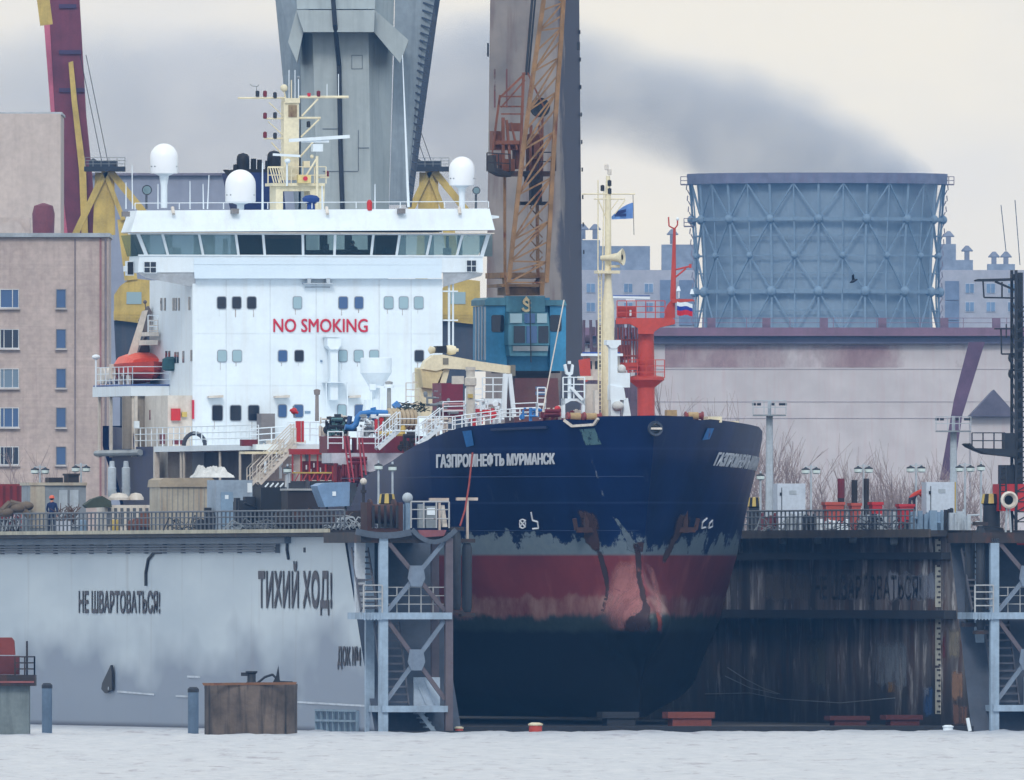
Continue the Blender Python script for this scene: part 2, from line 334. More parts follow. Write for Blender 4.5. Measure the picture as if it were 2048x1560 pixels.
# --- concrete bridge pylon
pd=2200; py_=dep(pd)
pyl=T('concrete_pylon','huge pale grey concrete pylon flaring upward behind the radar mast','pylon',(F(690,1000,py_,W)[0],py_+4,2.2),W)
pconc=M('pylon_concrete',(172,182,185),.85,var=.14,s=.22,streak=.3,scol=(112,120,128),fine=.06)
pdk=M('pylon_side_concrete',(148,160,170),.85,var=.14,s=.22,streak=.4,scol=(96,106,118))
def vloft(m,rows,bot=2.2): # rows: list of (py,[(px,ly)..]) top to bottom
    vs=[];n=len(rows[0][1])
    for py,pts in rows:
        for x,l in pts: vs.append(F(x,py,l,W))
    fs=[(j*n+i,j*n+(i+1)%n,(j+1)*n+(i+1)%n,(j+1)*n+i) for j in range(len(rows)-1) for i in range(n)]
    m.add(vs,fs); m.add(vs[:n],[list(range(n))]); m.add(vs[-n:],[list(range(n))]); return m
m=MB(); vloft(m,[(-60,[(622,py_),(735,py_),(790,py_+4),(790,py_+9),(600,py_+9),(600,py_+3)]),(400,[(634,py_),(742,py_),(778,py_+4),(778,py_+9),(596,py_+9),(602,py_+3)]),(1320,[(650,py_),(746,py_),(768,py_+4),(768,py_+9),(610,py_+9),(615,py_+3)])]); m.build('column',pconc,pyl)
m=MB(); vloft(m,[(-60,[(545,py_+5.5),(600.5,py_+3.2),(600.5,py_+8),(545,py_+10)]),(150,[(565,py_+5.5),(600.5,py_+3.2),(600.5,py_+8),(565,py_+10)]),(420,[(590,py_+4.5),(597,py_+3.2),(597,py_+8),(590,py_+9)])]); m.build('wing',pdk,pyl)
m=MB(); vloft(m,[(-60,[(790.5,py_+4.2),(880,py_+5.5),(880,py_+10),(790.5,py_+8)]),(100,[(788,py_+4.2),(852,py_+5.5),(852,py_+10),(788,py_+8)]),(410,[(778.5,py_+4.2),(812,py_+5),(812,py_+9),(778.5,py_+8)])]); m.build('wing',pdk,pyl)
m=MB(); vloft(m,[(-60,[(849,py_+5.4),(889,py_+8),(889,py_+11),(849,py_+11)]),(40,[(850,py_+5.4),(874,py_+8),(874,py_+11),(850,py_+11)]),(415,[(812,py_+4.9),(823,py_+7),(823,py_+10),(812,py_+10)])])
for i in range(30):
    y0=-40+i*15; m.L((850-i*1.3,y0),(874-i*1.7,y0+8),py_+5.2,.08,fr=W,n=4)
m.build('cable_duct',M('blue_black_steel',(58,72,92),.6,streak=.3),pyl)
m=MB(); m.P([(593,20),(750,20),(748,64),(607,64)],py_-2.2,2.6,W); m.P([(592.6,20.5),(606.5,64.5),(594,125),(576,84)],py_-1.2,4,W); m.P([(750.4,20.5),(817,80),(800,126),(748.6,64.5)],py_-1.2,4.5,W)
m.build('collar',pconc,pyl)
m=MB(); m.P([(590,-60),(752,-60),(750,18),(594,18)],py_-1.2,2,W); m.build('upper_corbel',pconc,pyl)
m=MB(); m.path([F(662,-60,py_-2.4,W),F(670,50,py_-2.4,W),F(678,130,py_-.3,W),F(681,300,py_-.3,W),F(685,420,py_-.3,W)],.17); m.build('cable_pipe',dark,pyl)
m=MB()
for r in ((645,257,676,258.4),(716,260,717.4,342),(646,342,716,343.4),(703,110,704,138),(724,110,725,138),(703,110,725,111),(703,137,725,138),(716,295,738,296.5)): m.R(*r,py_-.04,.06,W)
m.build('panel_joint',M('concrete_joint_line',(104,112,120),.9),pyl)

# --- stained concrete stack behind the dock crane
cd_=1900; cy=dep(cd_)
st=T('concrete_stack','tall weathered concrete column with a dark damp stain down its right edge','tower',(F(1068,1000,cy,W)[0],cy+3,2.2),W)
m=MB(); vloft(m,[(-60,[(981,cy),(1118,cy),(1158,cy+2.6),(1140,cy+5.5),(990,cy+5)]),(1340,[(964,cy),(1126,cy),(1171,cy+2.6),(1150,cy+5.5),(985,cy+5)])])
mm,nt,b=base_mat('stained_grey_concrete')
x=mix(nt,ramp(nt,noise(nt,s=.35,det=5),.3,.7),lin((112,108,108)),lin((148,140,136)))
x=mix(nt,ramp(nt,noise(nt,(1,1,.12),s=1.6,det=6),.5,.75),x,lin((104,86,84)))
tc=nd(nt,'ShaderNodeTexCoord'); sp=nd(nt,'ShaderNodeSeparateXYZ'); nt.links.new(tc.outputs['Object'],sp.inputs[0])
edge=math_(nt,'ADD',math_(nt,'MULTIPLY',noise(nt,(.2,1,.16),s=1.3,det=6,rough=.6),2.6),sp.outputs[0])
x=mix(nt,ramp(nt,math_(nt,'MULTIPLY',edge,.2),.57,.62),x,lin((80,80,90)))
nt.links.new(x,b.inputs['Base Color']); b.inputs['Roughness'].default_value=.85
m.build('shaft',mm,st)
for a in (( 974,86,978,113,-.1),(1154,84,1160,100,-.1))+tuple((1158+i*1.0,60+i*55,1161+i*1.0,68+i*55,2.4) for i in range(9)): m=MB(); m.R(*a[:4],cy+a[4],.45,W); m.build('bracket',dark,st)
m=MB()
for q in (988,1012): m.R(q,138,q+3,215,cy-.03,.05,W)
m.build('rust_streak',ragged('rust_streak_stain',(120,70,64),.42),st)

# --- cooling tower with lattice frame
td=4800; ty=dep(td); sct=FP/td
tw=T('cooling_tower','grey blue lattice framed cooling tower steaming on the skyline','cooling tower',(F(1637,700,ty,W)[0],ty+19.4,2.2),W)
cx=F(1637,700,ty,W)[0]; cy0=ty+19.4
def tp(a,py,rpx,): # point on ring: angle a, radius in px
    z=HC+(YH-py)*td/FP; r=rpx/sct; return Vector((cx+r*math.sin(a),cy0-r*math.cos(a),z))
prof=[(364,256),(437,250),(510,245),(582,243),(660,246),(1100,252)]
def rad(py):
    for (a,r),(b,q) in zip(prof,prof[1:]):
        if a<=py<=b: return r+(q-r)*(py-a)/(b-a)
    return 256
NS=24; m=MB(); vs=[tp(2*math.pi*i/NS,py,r-14) for py,r in prof for i in range(NS)]
m.add(vs,[(j*NS+i,j*NS+(i+1)%NS,(j+1)*NS+(i+1)%NS,(j+1)*NS+i) for j in range(len(prof)-1) for i in range(NS)])
shellm=M('weathered_haze_blue_cladding',(140,158,174),.8,var=.2,s=.16,streak=.35,scol=(116,134,156),fine=.06)  # distance haze mixed into the tower's blue grey colour
tfr=M('tower_frame_paint',(126,147,166),.7,var=.15); m.build('shell',shellm,tw)
m=MB(); n=48
for py,r0,h in ((352,262,0),):
    vs=[tp(2*math.pi*i/n,q,r) for q,r in ((345,262),(366,261),(366,243),(345,243)) for i in range(n)]
    m.add(vs,[(j*n+i,j*n+(i+1)%n,((j+1)%4)*n+(i+1)%n,((j+1)%4)*n+i) for j in range(4) for i in range(n)])
m.build('rim',M('tower_rim_paint',(120,122,144),.75,streak=.3,scol=(130,96,110)),tw)
NF=16
for i in range(NF*2):
    m=MB(); a=math.pi*i/NF
    for (p,q) in zip((366,437,510,582),(437,510,582,670)): m.bar(tp(a,p,rad(p)),tp(a,q,rad(q)),.32 if i%2==0 else .2)
    m.build('upright',tfr,tw)
for py,th in ((437,.45),(510,.16),(582,.5),(545,.12),(470,.14),(620,.14)):
    m=MB()
    for i in range(NF*2): m.bar(tp(math.pi*i/NF,py,rad(py)),tp(math.pi*(i+1)/NF,py,rad(py)),th,th*1.2)
    m.build('ring_beam',tfr,tw)
for i in range(NF):
    m=MB(); a0=2*math.pi*i/NF; h=math.pi/NF
    for p,q,fl in ((366,437,1),(437,510,0),(510,582,1),(582,660,0)):
        for s in (-1,1):
            A,B=((a0+s*h,p),(a0,q)) if fl else ((a0,p),(a0+s*h,q)); m.bar(tp(A[0],A[1],rad(A[1])+1),tp(B[0],B[1],rad(B[1])+1),.2)
    m.build('diagonal_brace',tfr,tw)
for i in range(NF):
    for py,r,d in ((437,1.0,0),(582,1.15,0),(510,.75,.5)):
        m=MB(); a=2*math.pi*(i+d)/NF; m.ball(tp(a,py,rad(py)+2),r*.7,8); m.build('node_plate',tfr,tw)
m=MB()
for xs in ((1370,1391),(1376,1396)):
    pass
for a,yy in ((-math.pi/2,366),(math.pi/2,366),(-math.pi/2,450)):
    p=tp(a,yy,rad(yy)+8); m.box(p-Vector((.8,1,.1)),p+Vector((.8,1,.1))); rail(m,[p+Vector((-.8,-1,0)),p+Vector((.8,-1,0))],1.2,.08,.8,2)
for s in (-1,1):
    for k in range(26):
        p=366+k*11; m.bar(tp(s*math.pi/2,p,rad(p)+6),tp(s*math.pi/2,p+11,rad(p+11)+(1 if k%2 else 8)),.16)
m.build('side_ladder',M('rusty_ladder',(140,126,134),.7),tw)

# --- apartment blocks
ad=5300; ay=dep(ad)
awall=M('apartment_panel',(176,176,184),.85,var=.08,s=.1,streak=.15,scol=(140,144,156)); adark=M('apartment_recess',(120,134,158),.8); aroof=M('apartment_roof_unit',(140,150,166),.8)
awf=M('apartment_window_frame',(196,200,208),.6); agl=M('apartment_window',(124,150,182),.35,var=.35,s=.3)
def apartment(x0,x1,top,label,rects,recess,units,vents):
    a=T('apartment_block',label,'apartment block',(F((x0+x1)/2,900,ay,W)[0],ay+6,2.2),W,'apartment blocks on the skyline')
    m=MB(); p=F(x0,top,ay,W); q=F(x1,top,ay,W); m.box((p[0],ay,2.2),(q[0],ay+12,p[2])); m.build('wall',awall,a)
    for r in recess: m=MB(); m.R(*r,ay-.3,.6,W); m.build('balcony_bay',adark,a)
    for r in units: m=MB(); m.R(*r,ay+3,6,W); m.build('roof_unit',aroof,a)
    for x,y in vents:
        m=MB(); m.R(x-5,y+8,x+5,y+26,ay+4,2,W); c=F(x,y+8,ay+5,W); m.lathe([(.95,0),(1.0,.15),(.25,1.0)],c,8); m.build('roof_vent',M('roof_vent_paint',(128,132,146),.8) if 'roof_vent_paint' not in bpy.data.materials else bpy.data.materials['roof_vent_paint'],a)
    for r in rects:
        m=MB(); m.R(*r,ay-.12,.3,W); o=m.build('window',awf,a)
        x0_,y0_,x1_,y1_=r; mid=(x0_+x1_)/2
        for u,v in ((x0_+1.3,mid-.7),(mid+.7,x1_-1.3)): m=MB(); m.R(u,y0_+1.5,v,y1_-1.5,ay-.2,.1,W); m.build('pane',agl,o)
apartment(1120,1392,540,'grey apartment block seen between the foremast and the cooling tower',
  [(x,y,x+19,y+20) for y in (566,604) for x in (1172,1247,1288)]+[(1200,620,1215,640)],[(1320,560,1350,650),(1358,560,1388,650)],
  [(1120,480,1200,540),(1200,492,1300,541),(1323,489,1392,541),(1120,463,1165,481)],[(1166,452),(1190,452),(1345,462)])
apartment(1880,2110,540,'grey apartment block to the right of the cooling tower',
  [(x,y,x+19,y+21) for y in (566,603) for x in (1930,1972,2015,2055)],[(1890,562,1918,600),(1890,602,1918,640),(1890,642,1918,660)],
  [(1880,488,1912,541),(1912,520,1946,541),(1975,528,2030,541)],[(1897,466),(1934,495),(1988,507),(2012,507)])
m=MB(); m.L((2002,410),(2016,540),ay+5,.07,fr=W); m.L((2030,400),(2040,530),ay+5,.07,fr=W)
m.thing('radio_aerial',dark,'thin pair of radio aerials rising from the right apartment roof','aerial',fr=W)

# --- long factory hall
fd=3000; fy=dep(fd)
hall=T('factory_hall','long pinkish factory hall with a maroon roof edge right of the ship','factory',(F(1680,900,fy,W)[0],fy+15,2.2),W)
hw=M('rusty_pink_cladding',(206,200,202),.8,var=.08,s=.05,streak=.25,scol=(190,150,154)); hr=M('maroon_roof_edge',(132,104,124),.75,var=.2,s=.2,streak=.3)
m=MB(); a=F(1120,700,fy,W); c=F(2120,672,fy,W); m.box((a[0],fy,2.2),(c[0],fy+30,c[2])); m.build('wall',hw,hall)
m=MB(); m.R(1100,655,2120,672,fy-1.6,32,W); m.build('roof_edge',hr,hall)
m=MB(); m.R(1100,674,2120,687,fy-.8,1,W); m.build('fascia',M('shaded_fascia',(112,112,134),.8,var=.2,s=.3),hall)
for x in (1415,1525,1640,1757,1881,1985): m=MB(); m.R(x,636,x+16,655,fy+2,3,W); m.build('roof_box',M('roof_box_paint',(124,104,120),.8) if 'roof_box_paint' not in bpy.data.materials else bpy.data.materials['roof_box_paint'],hall)
m=MB(); rail(m,[F(1320,655,fy+1,W),F(2100,655,fy+1,W)],.9,.035,4,2); m.build('roof_railing',hr,hall)
m=MB()
for yy in (738,803,836): m.R(1300,yy,2100,yy+.8,fy-.05,.1,W)
m.build('cladding_joint',M('cladding_joint_line',(166,158,166),.8),hall)
m=MB(); m.R(1330,690,1930,735,fy-.07,.02,W); m.build('rust_stain',ragged('pink_rust_stain',(186,136,142),.62,s=.12,stretch=(1,1,.5),soft=.14,amt=.5),hall)
m=MB(); m.P([(1938,684),(1970,684),(1925,830),(1905,960),(1880,960),(1908,800)],fy-40,2,W)
m.thing('conveyor_gallery',M('purple_conveyor_paint',(104,78,100),.8),'slanting dark purple conveyor leg against the pink factory hall','conveyor',(F(1900,960,fy-40,W)[0],fy-39,F(1900,960,fy-40,W)[2]),W)
m=MB(); m.P([(1938,833),(1988,779),(2036,833)],fy-60,16,W); sh=T('gabled_shed','dark gabled shed roof in front of the factory hall at right','shed',(F(1988,900,fy-55,W)[0],fy-52,2.2),W)
m.build('roof',M('dark_shed_roof',(96,92,106),.8),sh)
m=MB(); a=F(1942,833,fy-59,W); c=F(2034,833,fy-59,W); m.box((a[0],fy-59,2.2),(c[0],fy-46,a[2]-.02)); m.build('wall',hw,sh)

# --- far grey hall on the left skyline
gd=2900; gy=dep(gd); gh=T('grey_hall','far blue grey shipyard hall behind the yellow crane and bridge','hall',(F(450,900,gy,W)[0],gy+10,2.2),W)
m=MB(); a=F(150,700,gy,W); c=F(700,350,gy,W); m.box((a[0],gy,2.2),(c[0],gy+24,c[2])); m.build('wall',M('blue_grey_cladding',(150,156,174),.8,var=.12,s=.08,streak=.3,scol=(120,126,146)),gh)
m=MB(); m.R(146,346,704,351,gy-.5,25,W); m.build('roof_edge',M('hall_roof_edge',(128,124,140),.8),gh)
# --- floodlight masts
def flood(px0,px1,ytop,ydeck,dist,label):
    ly=dep(dist); mid=(px0+px1)/2; t=T('floodlight_mast',label,'floodlight mast',(F(mid,1000,ly,W)[0],ly,2.2),W,'floodlight masts before the factory hall')
    p=F(mid,ydeck,ly,W); m=MB(); m.tube((p[0],ly,2.2),p,.35,.22); m.build('pole',ltgrey,t)
    m=MB(); m.R(px0,ydeck-1,px1,ydeck+2,ly-1,2,W); m.build('platform',grey,t)
    m=MB(); rail(m,[F(px0,ydeck-2,ly-1,W),F(px1,ydeck-2,ly-1,W)],.9,.04,.7,2); m.L((mid,ydeck),(mid,ytop-4),ly,.12,fr=W); m.build('frame',ltgrey,t)
    for x in (px0+2,px0+12,mid+8,px1-10,px1-2):
        m=MB(); m.R(x-4,ytop,x+4,ytop+5,ly-.6,.4,W); m.build('floodlight',dark,t)
flood(1506,1572,806,830,2100,'pale floodlight mast rising above the bow of the ship')
flood(1872,1942,836,862,2150,'pale floodlight mast in front of the purple conveyor leg')

# --- bare trees
twig=M('bare_twig_bark',(156,138,134),.9,s=3)
def bare_tree(px,ytop,wpx,dist,label,seed,nb=14):
    rnd=random.Random(seed); ly=dep(dist); base=Vector((F(px,900,ly,W)[0],ly,2.2)); top=F(px,ytop,ly,W)[2]; H=top-2.2; sp=wpx*dist/FP/2
    t=T('bare_tree',label,'tree',base,W,'bare trees behind the dock'); m=MB(); m.tube(base,base+Vector((0,0,H*.4)),.16,.1,5); m.build('trunk',twig,t); m=MB()
    def br(p,d,l,r,k):
        q=p+d*l; m.tube(p,q,r,r*.6,3,False)
        if k:
            for _ in range(3 if k>1 else 4):
                e=(d+Vector((rnd.uniform(-.6,.6),rnd.uniform(-.6,.6),rnd.uniform(-.1,.5)))).normalized(); br(p.lerp(q,rnd.uniform(.45,1)),e,l*rnd.uniform(.55,.8),r*.62,k-1)
    for i in range(nb):
        a=rnd.uniform(0,6.28); z=H*rnd.uniform(.05,.42); d=Vector((math.cos(a)*sp*.8,math.sin(a)*sp*.8,H*.62)).normalized()
        br(base+Vector((0,0,z)),d,H*rnd.uniform(.22,.33),.07,3)
    m.build('crown',twig,t)
TR=[(1345,800,60,2300,'small bare tree behind the orange mast'),(1405,790,70,2350,'bare tree just right of the orange mast above the bow'),(1455,795,60,2320,'bare bush over the yellow fairlead on the bow'),
(1545,840,80,2300,'tall bare tree under the floodlight mast beside the bow'),(1600,905,90,2250,'low bare tree behind the white cabinet near the bow'),(1680,895,90,2300,'bare tree behind the three rusty stacks'),
(1745,915,80,2260,'low bare tree just right of the rusty stacks'),(1800,885,100,2320,'bare tree left of the bending worker'),(1862,900,80,2280,'bare tree behind the white cabinet near the worker'),(1915,905,90,2290,'bare tree below the purple conveyor leg'),
(1975,920,80,2270,'bare tree below the dark platform at right'),(1510,900,90,2310,'bare tree half hidden by the flare of the bow'),(1640,920,90,2340,'bare tree between the first twin lamp and the stacks'),(1770,920,90,2345,'bare tree behind the red bin right of the stacks'),(45,905,70,2300,'bare tree against the brick building above the red container'),(75,925,60,2290,'small bare bush above the grey cabin at left')]
for i,a in enumerate(TR): bare_tree(*a,seed=i+3)
# ================= FLOATING DOCK (yard frame: x across, y away from the camera along the dock, z up)
DZ=9.6; XO,XI=16.9,12.7; RK=5.2; DL=124
dock=T('floating_dock','long floating dock with pale grey outer wall holding the navy tanker','dock',(0,0,-2))
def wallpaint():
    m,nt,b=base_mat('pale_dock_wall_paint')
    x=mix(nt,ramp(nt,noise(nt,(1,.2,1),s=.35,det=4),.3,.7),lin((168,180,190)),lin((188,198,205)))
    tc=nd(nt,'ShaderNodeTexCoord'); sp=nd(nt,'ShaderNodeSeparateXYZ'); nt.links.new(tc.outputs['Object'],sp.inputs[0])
    # darker tone low on the wall, with a ragged upper edge of its own
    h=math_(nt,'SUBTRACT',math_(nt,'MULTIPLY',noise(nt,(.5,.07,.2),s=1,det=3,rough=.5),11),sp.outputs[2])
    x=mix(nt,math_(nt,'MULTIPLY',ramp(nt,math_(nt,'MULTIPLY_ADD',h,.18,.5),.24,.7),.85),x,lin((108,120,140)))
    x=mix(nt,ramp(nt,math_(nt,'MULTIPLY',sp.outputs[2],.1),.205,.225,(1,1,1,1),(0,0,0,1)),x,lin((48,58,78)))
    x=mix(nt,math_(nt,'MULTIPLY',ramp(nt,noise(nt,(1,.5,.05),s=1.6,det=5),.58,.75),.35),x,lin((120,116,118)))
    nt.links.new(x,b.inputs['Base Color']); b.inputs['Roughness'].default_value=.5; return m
def innerpaint():
    m,nt,b=base_mat('streaked_rusty_dock_paint')
    n1=noise(nt,(1,.4,.1),s=.9,det=8,rough=.66); n2=noise(nt,(1,.36,.13),s=2.0,det=7,rough=.66,dist=.3); n3=noise(nt,(1,.5,.3),s=.28,det=3)
    x=mix(nt,ramp(nt,n1,.4,.62),lin((40,37,40)),lin((124,117,116)))
    x=mix(nt,ramp(nt,n2,.55,.66),x,lin((200,196,196)))
    x=mix(nt,ramp(nt,noise(nt,(1,.4,.14),s=1.5,det=8,rough=.7,dist=.5),.5,.62),x,lin((84,54,42)))
    x=mix(nt,ramp(nt,n3,.34,.46),lin((46,46,52)),x)
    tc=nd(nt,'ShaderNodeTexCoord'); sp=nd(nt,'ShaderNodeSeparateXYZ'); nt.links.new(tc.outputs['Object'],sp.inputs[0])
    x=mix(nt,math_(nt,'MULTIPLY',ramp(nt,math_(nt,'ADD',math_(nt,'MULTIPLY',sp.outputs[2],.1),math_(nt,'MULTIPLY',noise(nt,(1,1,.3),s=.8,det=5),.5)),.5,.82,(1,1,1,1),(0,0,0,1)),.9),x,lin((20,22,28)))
    nt.links.new(x,b.inputs['Base Color']); b.inputs['Roughness'].default_value=.7; return m
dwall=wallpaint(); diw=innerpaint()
def wing(x0,x1,mats,r0=0):
    m=MB(); a=[(x0,r0-.6,-2),(x0,RK,DZ-.32),(x0,DL,DZ-.32),(x0,DL,-2)]; n=[(x1,p[1],p[2]) for p in a]
    m.cur=0; m.poly(a); m.cur=1; m.poly(n[::-1]); m.cur=2; m.poly([a[0],n[0],n[1],a[1]]); m.poly([a[1],n[1],n[2],a[2]]); m.poly([a[2],n[2],n[3],a[3]]); m.poly([a[0],a[3],n[3],n[0]])
    return m.build('wing_wall',mats,dock)
endp=M('dock_end_paint',(66,76,92),.55,streak=.4,scol=(80,84,96))
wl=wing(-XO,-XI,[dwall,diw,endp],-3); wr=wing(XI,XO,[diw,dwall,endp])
deckm=M('dock_deck_steel',(60,58,60),.8,var=.4,rust=.3); edge=M('pale_deck_edge',(176,170,150),.7,streak=.4,scol=(70,66,62)); edgedk=M('worn_brown_deck_edge',(74,66,58),.8,var=.4,streak=.5,scol=(36,34,36))
m=MB(); m.box((-XO-.75,RK-.3,DZ-.3),(-XI+.5,DL,DZ)); m.build('deck_slab',deckm,dock)
m=MB(); m.box((-XO-.85,RK-.4,DZ-.12),(-XO-.752,DL,DZ+.06)); m.build('deck_edge',edge,dock)
m=MB(); m.box((XI-1.0,RK-.3,DZ-.3),(XO+.5,DL,DZ)); m.build('deck_slab',deckm,dock)
m=MB(); m.box((XI-1.1,RK-.4,DZ-.34),(XI-1.002,DL,DZ+.05)); m.build('deck_edge',edgedk,dock)
m=MB(); m.box((-XI,-.0,-2),(XI,DL,.25)); m.box((-XO+.3,-4.3,-2),(-XI+.3,.0-.01,.06)); m.build('pontoon',M('wet_black_pontoon',(24,27,34),.5,var=.5),dock)
m=MB(); m.box((-XO-.32,S(700,1075,-XO)[1]+14,DZ-.62),(-XO-.003,DL,DZ-.33)); m.build('stringer',M('grey_blue_stringer',(96,108,122),.6),dock)
m=MB(); y0=S(560,1090,-XO)[1]
for k in range(3): m.tube((-XO-.18-.03*k,y0,DZ-.72-.13*k),(-XO-.18-.03*k,DL,DZ-.72-.13*k),.05)
for k in range(24): m.box((-XO-.2,y0+k*4.6,DZ-1.08),(-XO-.003,y0+k*4.6+.25,DZ-.63))
m.build('cable_run',M('grey_cable_run',(100,106,116),.6),dock)
# ledges along the inner face of the starboard wing wall
for py,h,pr in ((1112,.34,.45),(1229,.42,.6)):
    z=S(1800,py,XI)[2]; m=MB(); m.box((XI-pr,.3+RK*(z+2)/(DZ+2),z-h/2),(XI-.003,DL,z+h/2)); m.build('fender_ledge',dark,dock)
for x,y_ in ((1560,1082),(1630,1080),(1782,1082),(1700,1078)):
    p=S(x,y_,XI-.3); m=MB(); m.tube(p,p+Vector((.29,0,0)),.2,n=10); m.build('vent_flap',ltgrey,dock)
# flaked and splashed paint on the inner wall near the dock mouth
def wpatch(x0,y0,x1,y1,mt,nm='paint_patch'):
    m=MB(); p=S(x0,y0,XI-.012); q=S(x1,y1,XI-.012); n=8; vs=[]
    for j in range(n+1):
        for i in range(n+1): vs.append((XI-.012,p[1]+(q[1]-p[1])*i/n,p[2]+(q[2]-p[2])*j/n))
    m.add(vs,[(j*(n+1)+i,j*(n+1)+i+1,(j+1)*(n+1)+i+1,(j+1)*(n+1)+i) for j in range(n) for i in range(n)]); o=m.build(nm,mt,dock)
    at=o.data.attributes.new('fade','FLOAT','POINT')
    for j in range(n+1):
        for i in range(n+1): at.data[j*(n+1)+i].value=min(1,min(i,n-i,j,n-j)/2)
for a in ((1892,1245,1924,1330,(170,158,138)),(1896,1330,1932,1410,(186,142,110)),(1760,1130,1850,1214,(186,188,200)),(1735,1260,1830,1400,(150,158,170)),(1640,1128,1760,1214,(140,132,132)),(1610,1245,1660,1400,(112,114,108)),(1840,1360,1872,1445,(60,96,150)),(1846,1372,1860,1394,(200,206,220)),(1772,1356,1796,1392,(196,150,70)),(1884,1260,1892,1330,(150,50,56)),(1500,1130,1640,1216,(128,116,106)),(1900,1400,1942,1460,(150,110,92)),(1800,1132,1900,1214,(160,166,184))):
    wpatch(*a[:4],ragged('flaked_paint_'+str(a[0])+'_'+str(a[1]),a[4],.42,s=1.6,stretch=(1,.5,.22),soft=.1,amt=.75,fade=True))
m=MB()
for pts in (((1455,1335),(1490,1358),(1530,1378),(1560,1388)),((1450,1352),(1500,1376),(1555,1388)),((1410,1388),(1500,1386),(1560,1398),(1680,1406),(1790,1396)),): m.path([S(x,y_,XI-.2) for x,y_ in pts],.02)
m.build('slack_line',grey,dock)
# draught scale
m=MB()
for a,b_ in ((1078,1104),(1130,1214),(1237,1331),(1336,1428)):
    p=S(1876,a,XI-.02); q=S(1876,b_,XI-.02); m.box((XI-.03,p[1]-.55,q[2]),(XI-.003,p[1]+.55,p[2]))
ds=m.build('draught_scale',M('white_scale_paint',(206,204,192),.6,streak=.2),dock)
m=MB()
for k in range(34):
    y_=1080+k*10.4
    if 1104<y_<1130 or 1214<y_<1237: continue
    p=S(1876,y_,XI-.05); m.box((XI-.045,p[1]-.45,p[2]-.05),(XI-.031,p[1]+(.3 if k%2 else -.05),p[2]+.05))
m.build('scale_mark',ink,ds)
def wtext(txt,x0,y0,x1,y1,lx,m=ink,bu=.003,bv=.09,nm='lettering'):
    a=S(x0,y1,lx)[1]; b=S(x1,y1,lx)[1]; z0=S(x0,y1,lx)[2]; z1=S(x0,y0,lx)[2]
    return lettering(nm,txt,lambda u,v:(lx,a+(b-a)*u,z0+(z1-z0)*v),m,dock,bu,bv,(-1,0,0))
wtext('НЕ ШВАРТОВАТЬСЯ!',158,1183,320,1225,-XO-.02)
wtext('ТИХИЙ ХОД!',517,1127,664,1226,-XO-.02)
wtext('ДОК №4',676,1294,722,1337,-XO-.02,bu=.006)
wtext('НЕ ШВАРТОВАТЬСЯ!',1630,1152,1842,1198,XI-.02,ragged('faded_lettering_paint',(64,56,54),.54,s=1.4,soft=.12,amt=.28))
# mooring bracket, pipes and grille on the outer wall
m=MB(); p=lambda x,y:S(x,y,-XO-.06); m.prism([p(226,1330),p(228,1345),p(228,1380),p(214,1386),p(207,1378),p(209,1366)],(-.12,0,0)); br_=m.build('mooring_bracket',black,dock)
m=MB(); c=S(217,1377,-XO-.19); m.tube(c,c-Vector((.02,0,0)),.09,n=10); m.build('eye_hole',ltgrey,br_)
m=MB(); m.path([p(323,1094),p(323,1104),p(308,1105),p(297,1118),p(292,1145),p(292,1172)],.09); m.build('hose',dark,dock)
m=MB(); m.path([p(575,1072),p(574,1100),p(577,1118)],.08); m.L((609,1095),(609,1105),0,.06); m.build('hose',dark,dock)
m=MB(); a=S(633,1420,-XO-.05); b=S(715,1463,-XO-.05)
for k in range(8): y_=a[1]+(b[1]-a[1])*k/7; m.box((-XO-.12,y_-.08,b[2]-.2),(-XO-.003,y_+.08,a[2]))
for z in (a[2],(a[2]+b[2])/2): m.box((-XO-.15,b[1],z-.05),(-XO-.121,a[1],z+.05))
gr=m.build('intake_grille',M('grille_paint',(120,142,160),.6),dock)
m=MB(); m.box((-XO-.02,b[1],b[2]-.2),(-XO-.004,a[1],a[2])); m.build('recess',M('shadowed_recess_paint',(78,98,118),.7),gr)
m=MB(); p=lambda x,y:S(x,y,-XO-.03)
for a,b in (((235,1383),(308,1389)),((352,1392),(375,1393)),((592,1404),(735,1412)),((375,1353),(400,1354))): m.bar(p(*a),p(*b),.03,.09)
m.build('chalked_line',M('white_chalk_paint',(196,204,214),.7),dock)
# --- railings on the dock decks
def dock_rail(pts,label,mt,h=1.05,step=1.15,lx_off=0):
    t=T('railing',label,'railing',pts[0],Y,'railings along the dock decks'); m=MB()
    for a,b in zip(pts,pts[1:]):
        a=Vector(a); b=Vector(b)
        for k in (.35,.7,1): m.tube(a+Vector((0,0,h*k)),b+Vector((0,0,h*k)),.03 if k<1 else .045,n=5)
    m.build('rail',mt,t); first=None
    n=0
    for a,b in zip(pts,pts[1:]):
        a=Vector(a); b=Vector(b); L_=(b-a).length; k=max(1,min(95,int(L_/step)))
        for i in range(k+1):
            if n>=98: break
            p=a.lerp(b,i/k)
            if first is None: mm=MB(); mm.bar(p,p+Vector((0,0,h)),.07,.07); first=mm.build('post',mt,t); fp=p
            else: o=first.copy(); COL.objects.link(o); o.parent=t; o.location=p-fp; BASE[o.name]=BASE[t.name]
            n+=1
    return t
railgrey=M('grey_blue_rail_paint',(92,100,110),.6,streak=.3,rust=.2); railpale=M('pale_rail_paint',(168,170,172),.6,rust=.15)
dock_rail([(-XO-.7,S(718,1050,-XO)[1],DZ),(-XO-.7,98,DZ)],'long grey railing along the edge of the pale dock wall deck',railgrey,.95,1.0)
dock_rail([(XI-1.0,8.5,DZ),(XI-1.0,75,DZ)],'grey railing along the dark dock wall deck beside the bow',railgrey,1.0,.95)
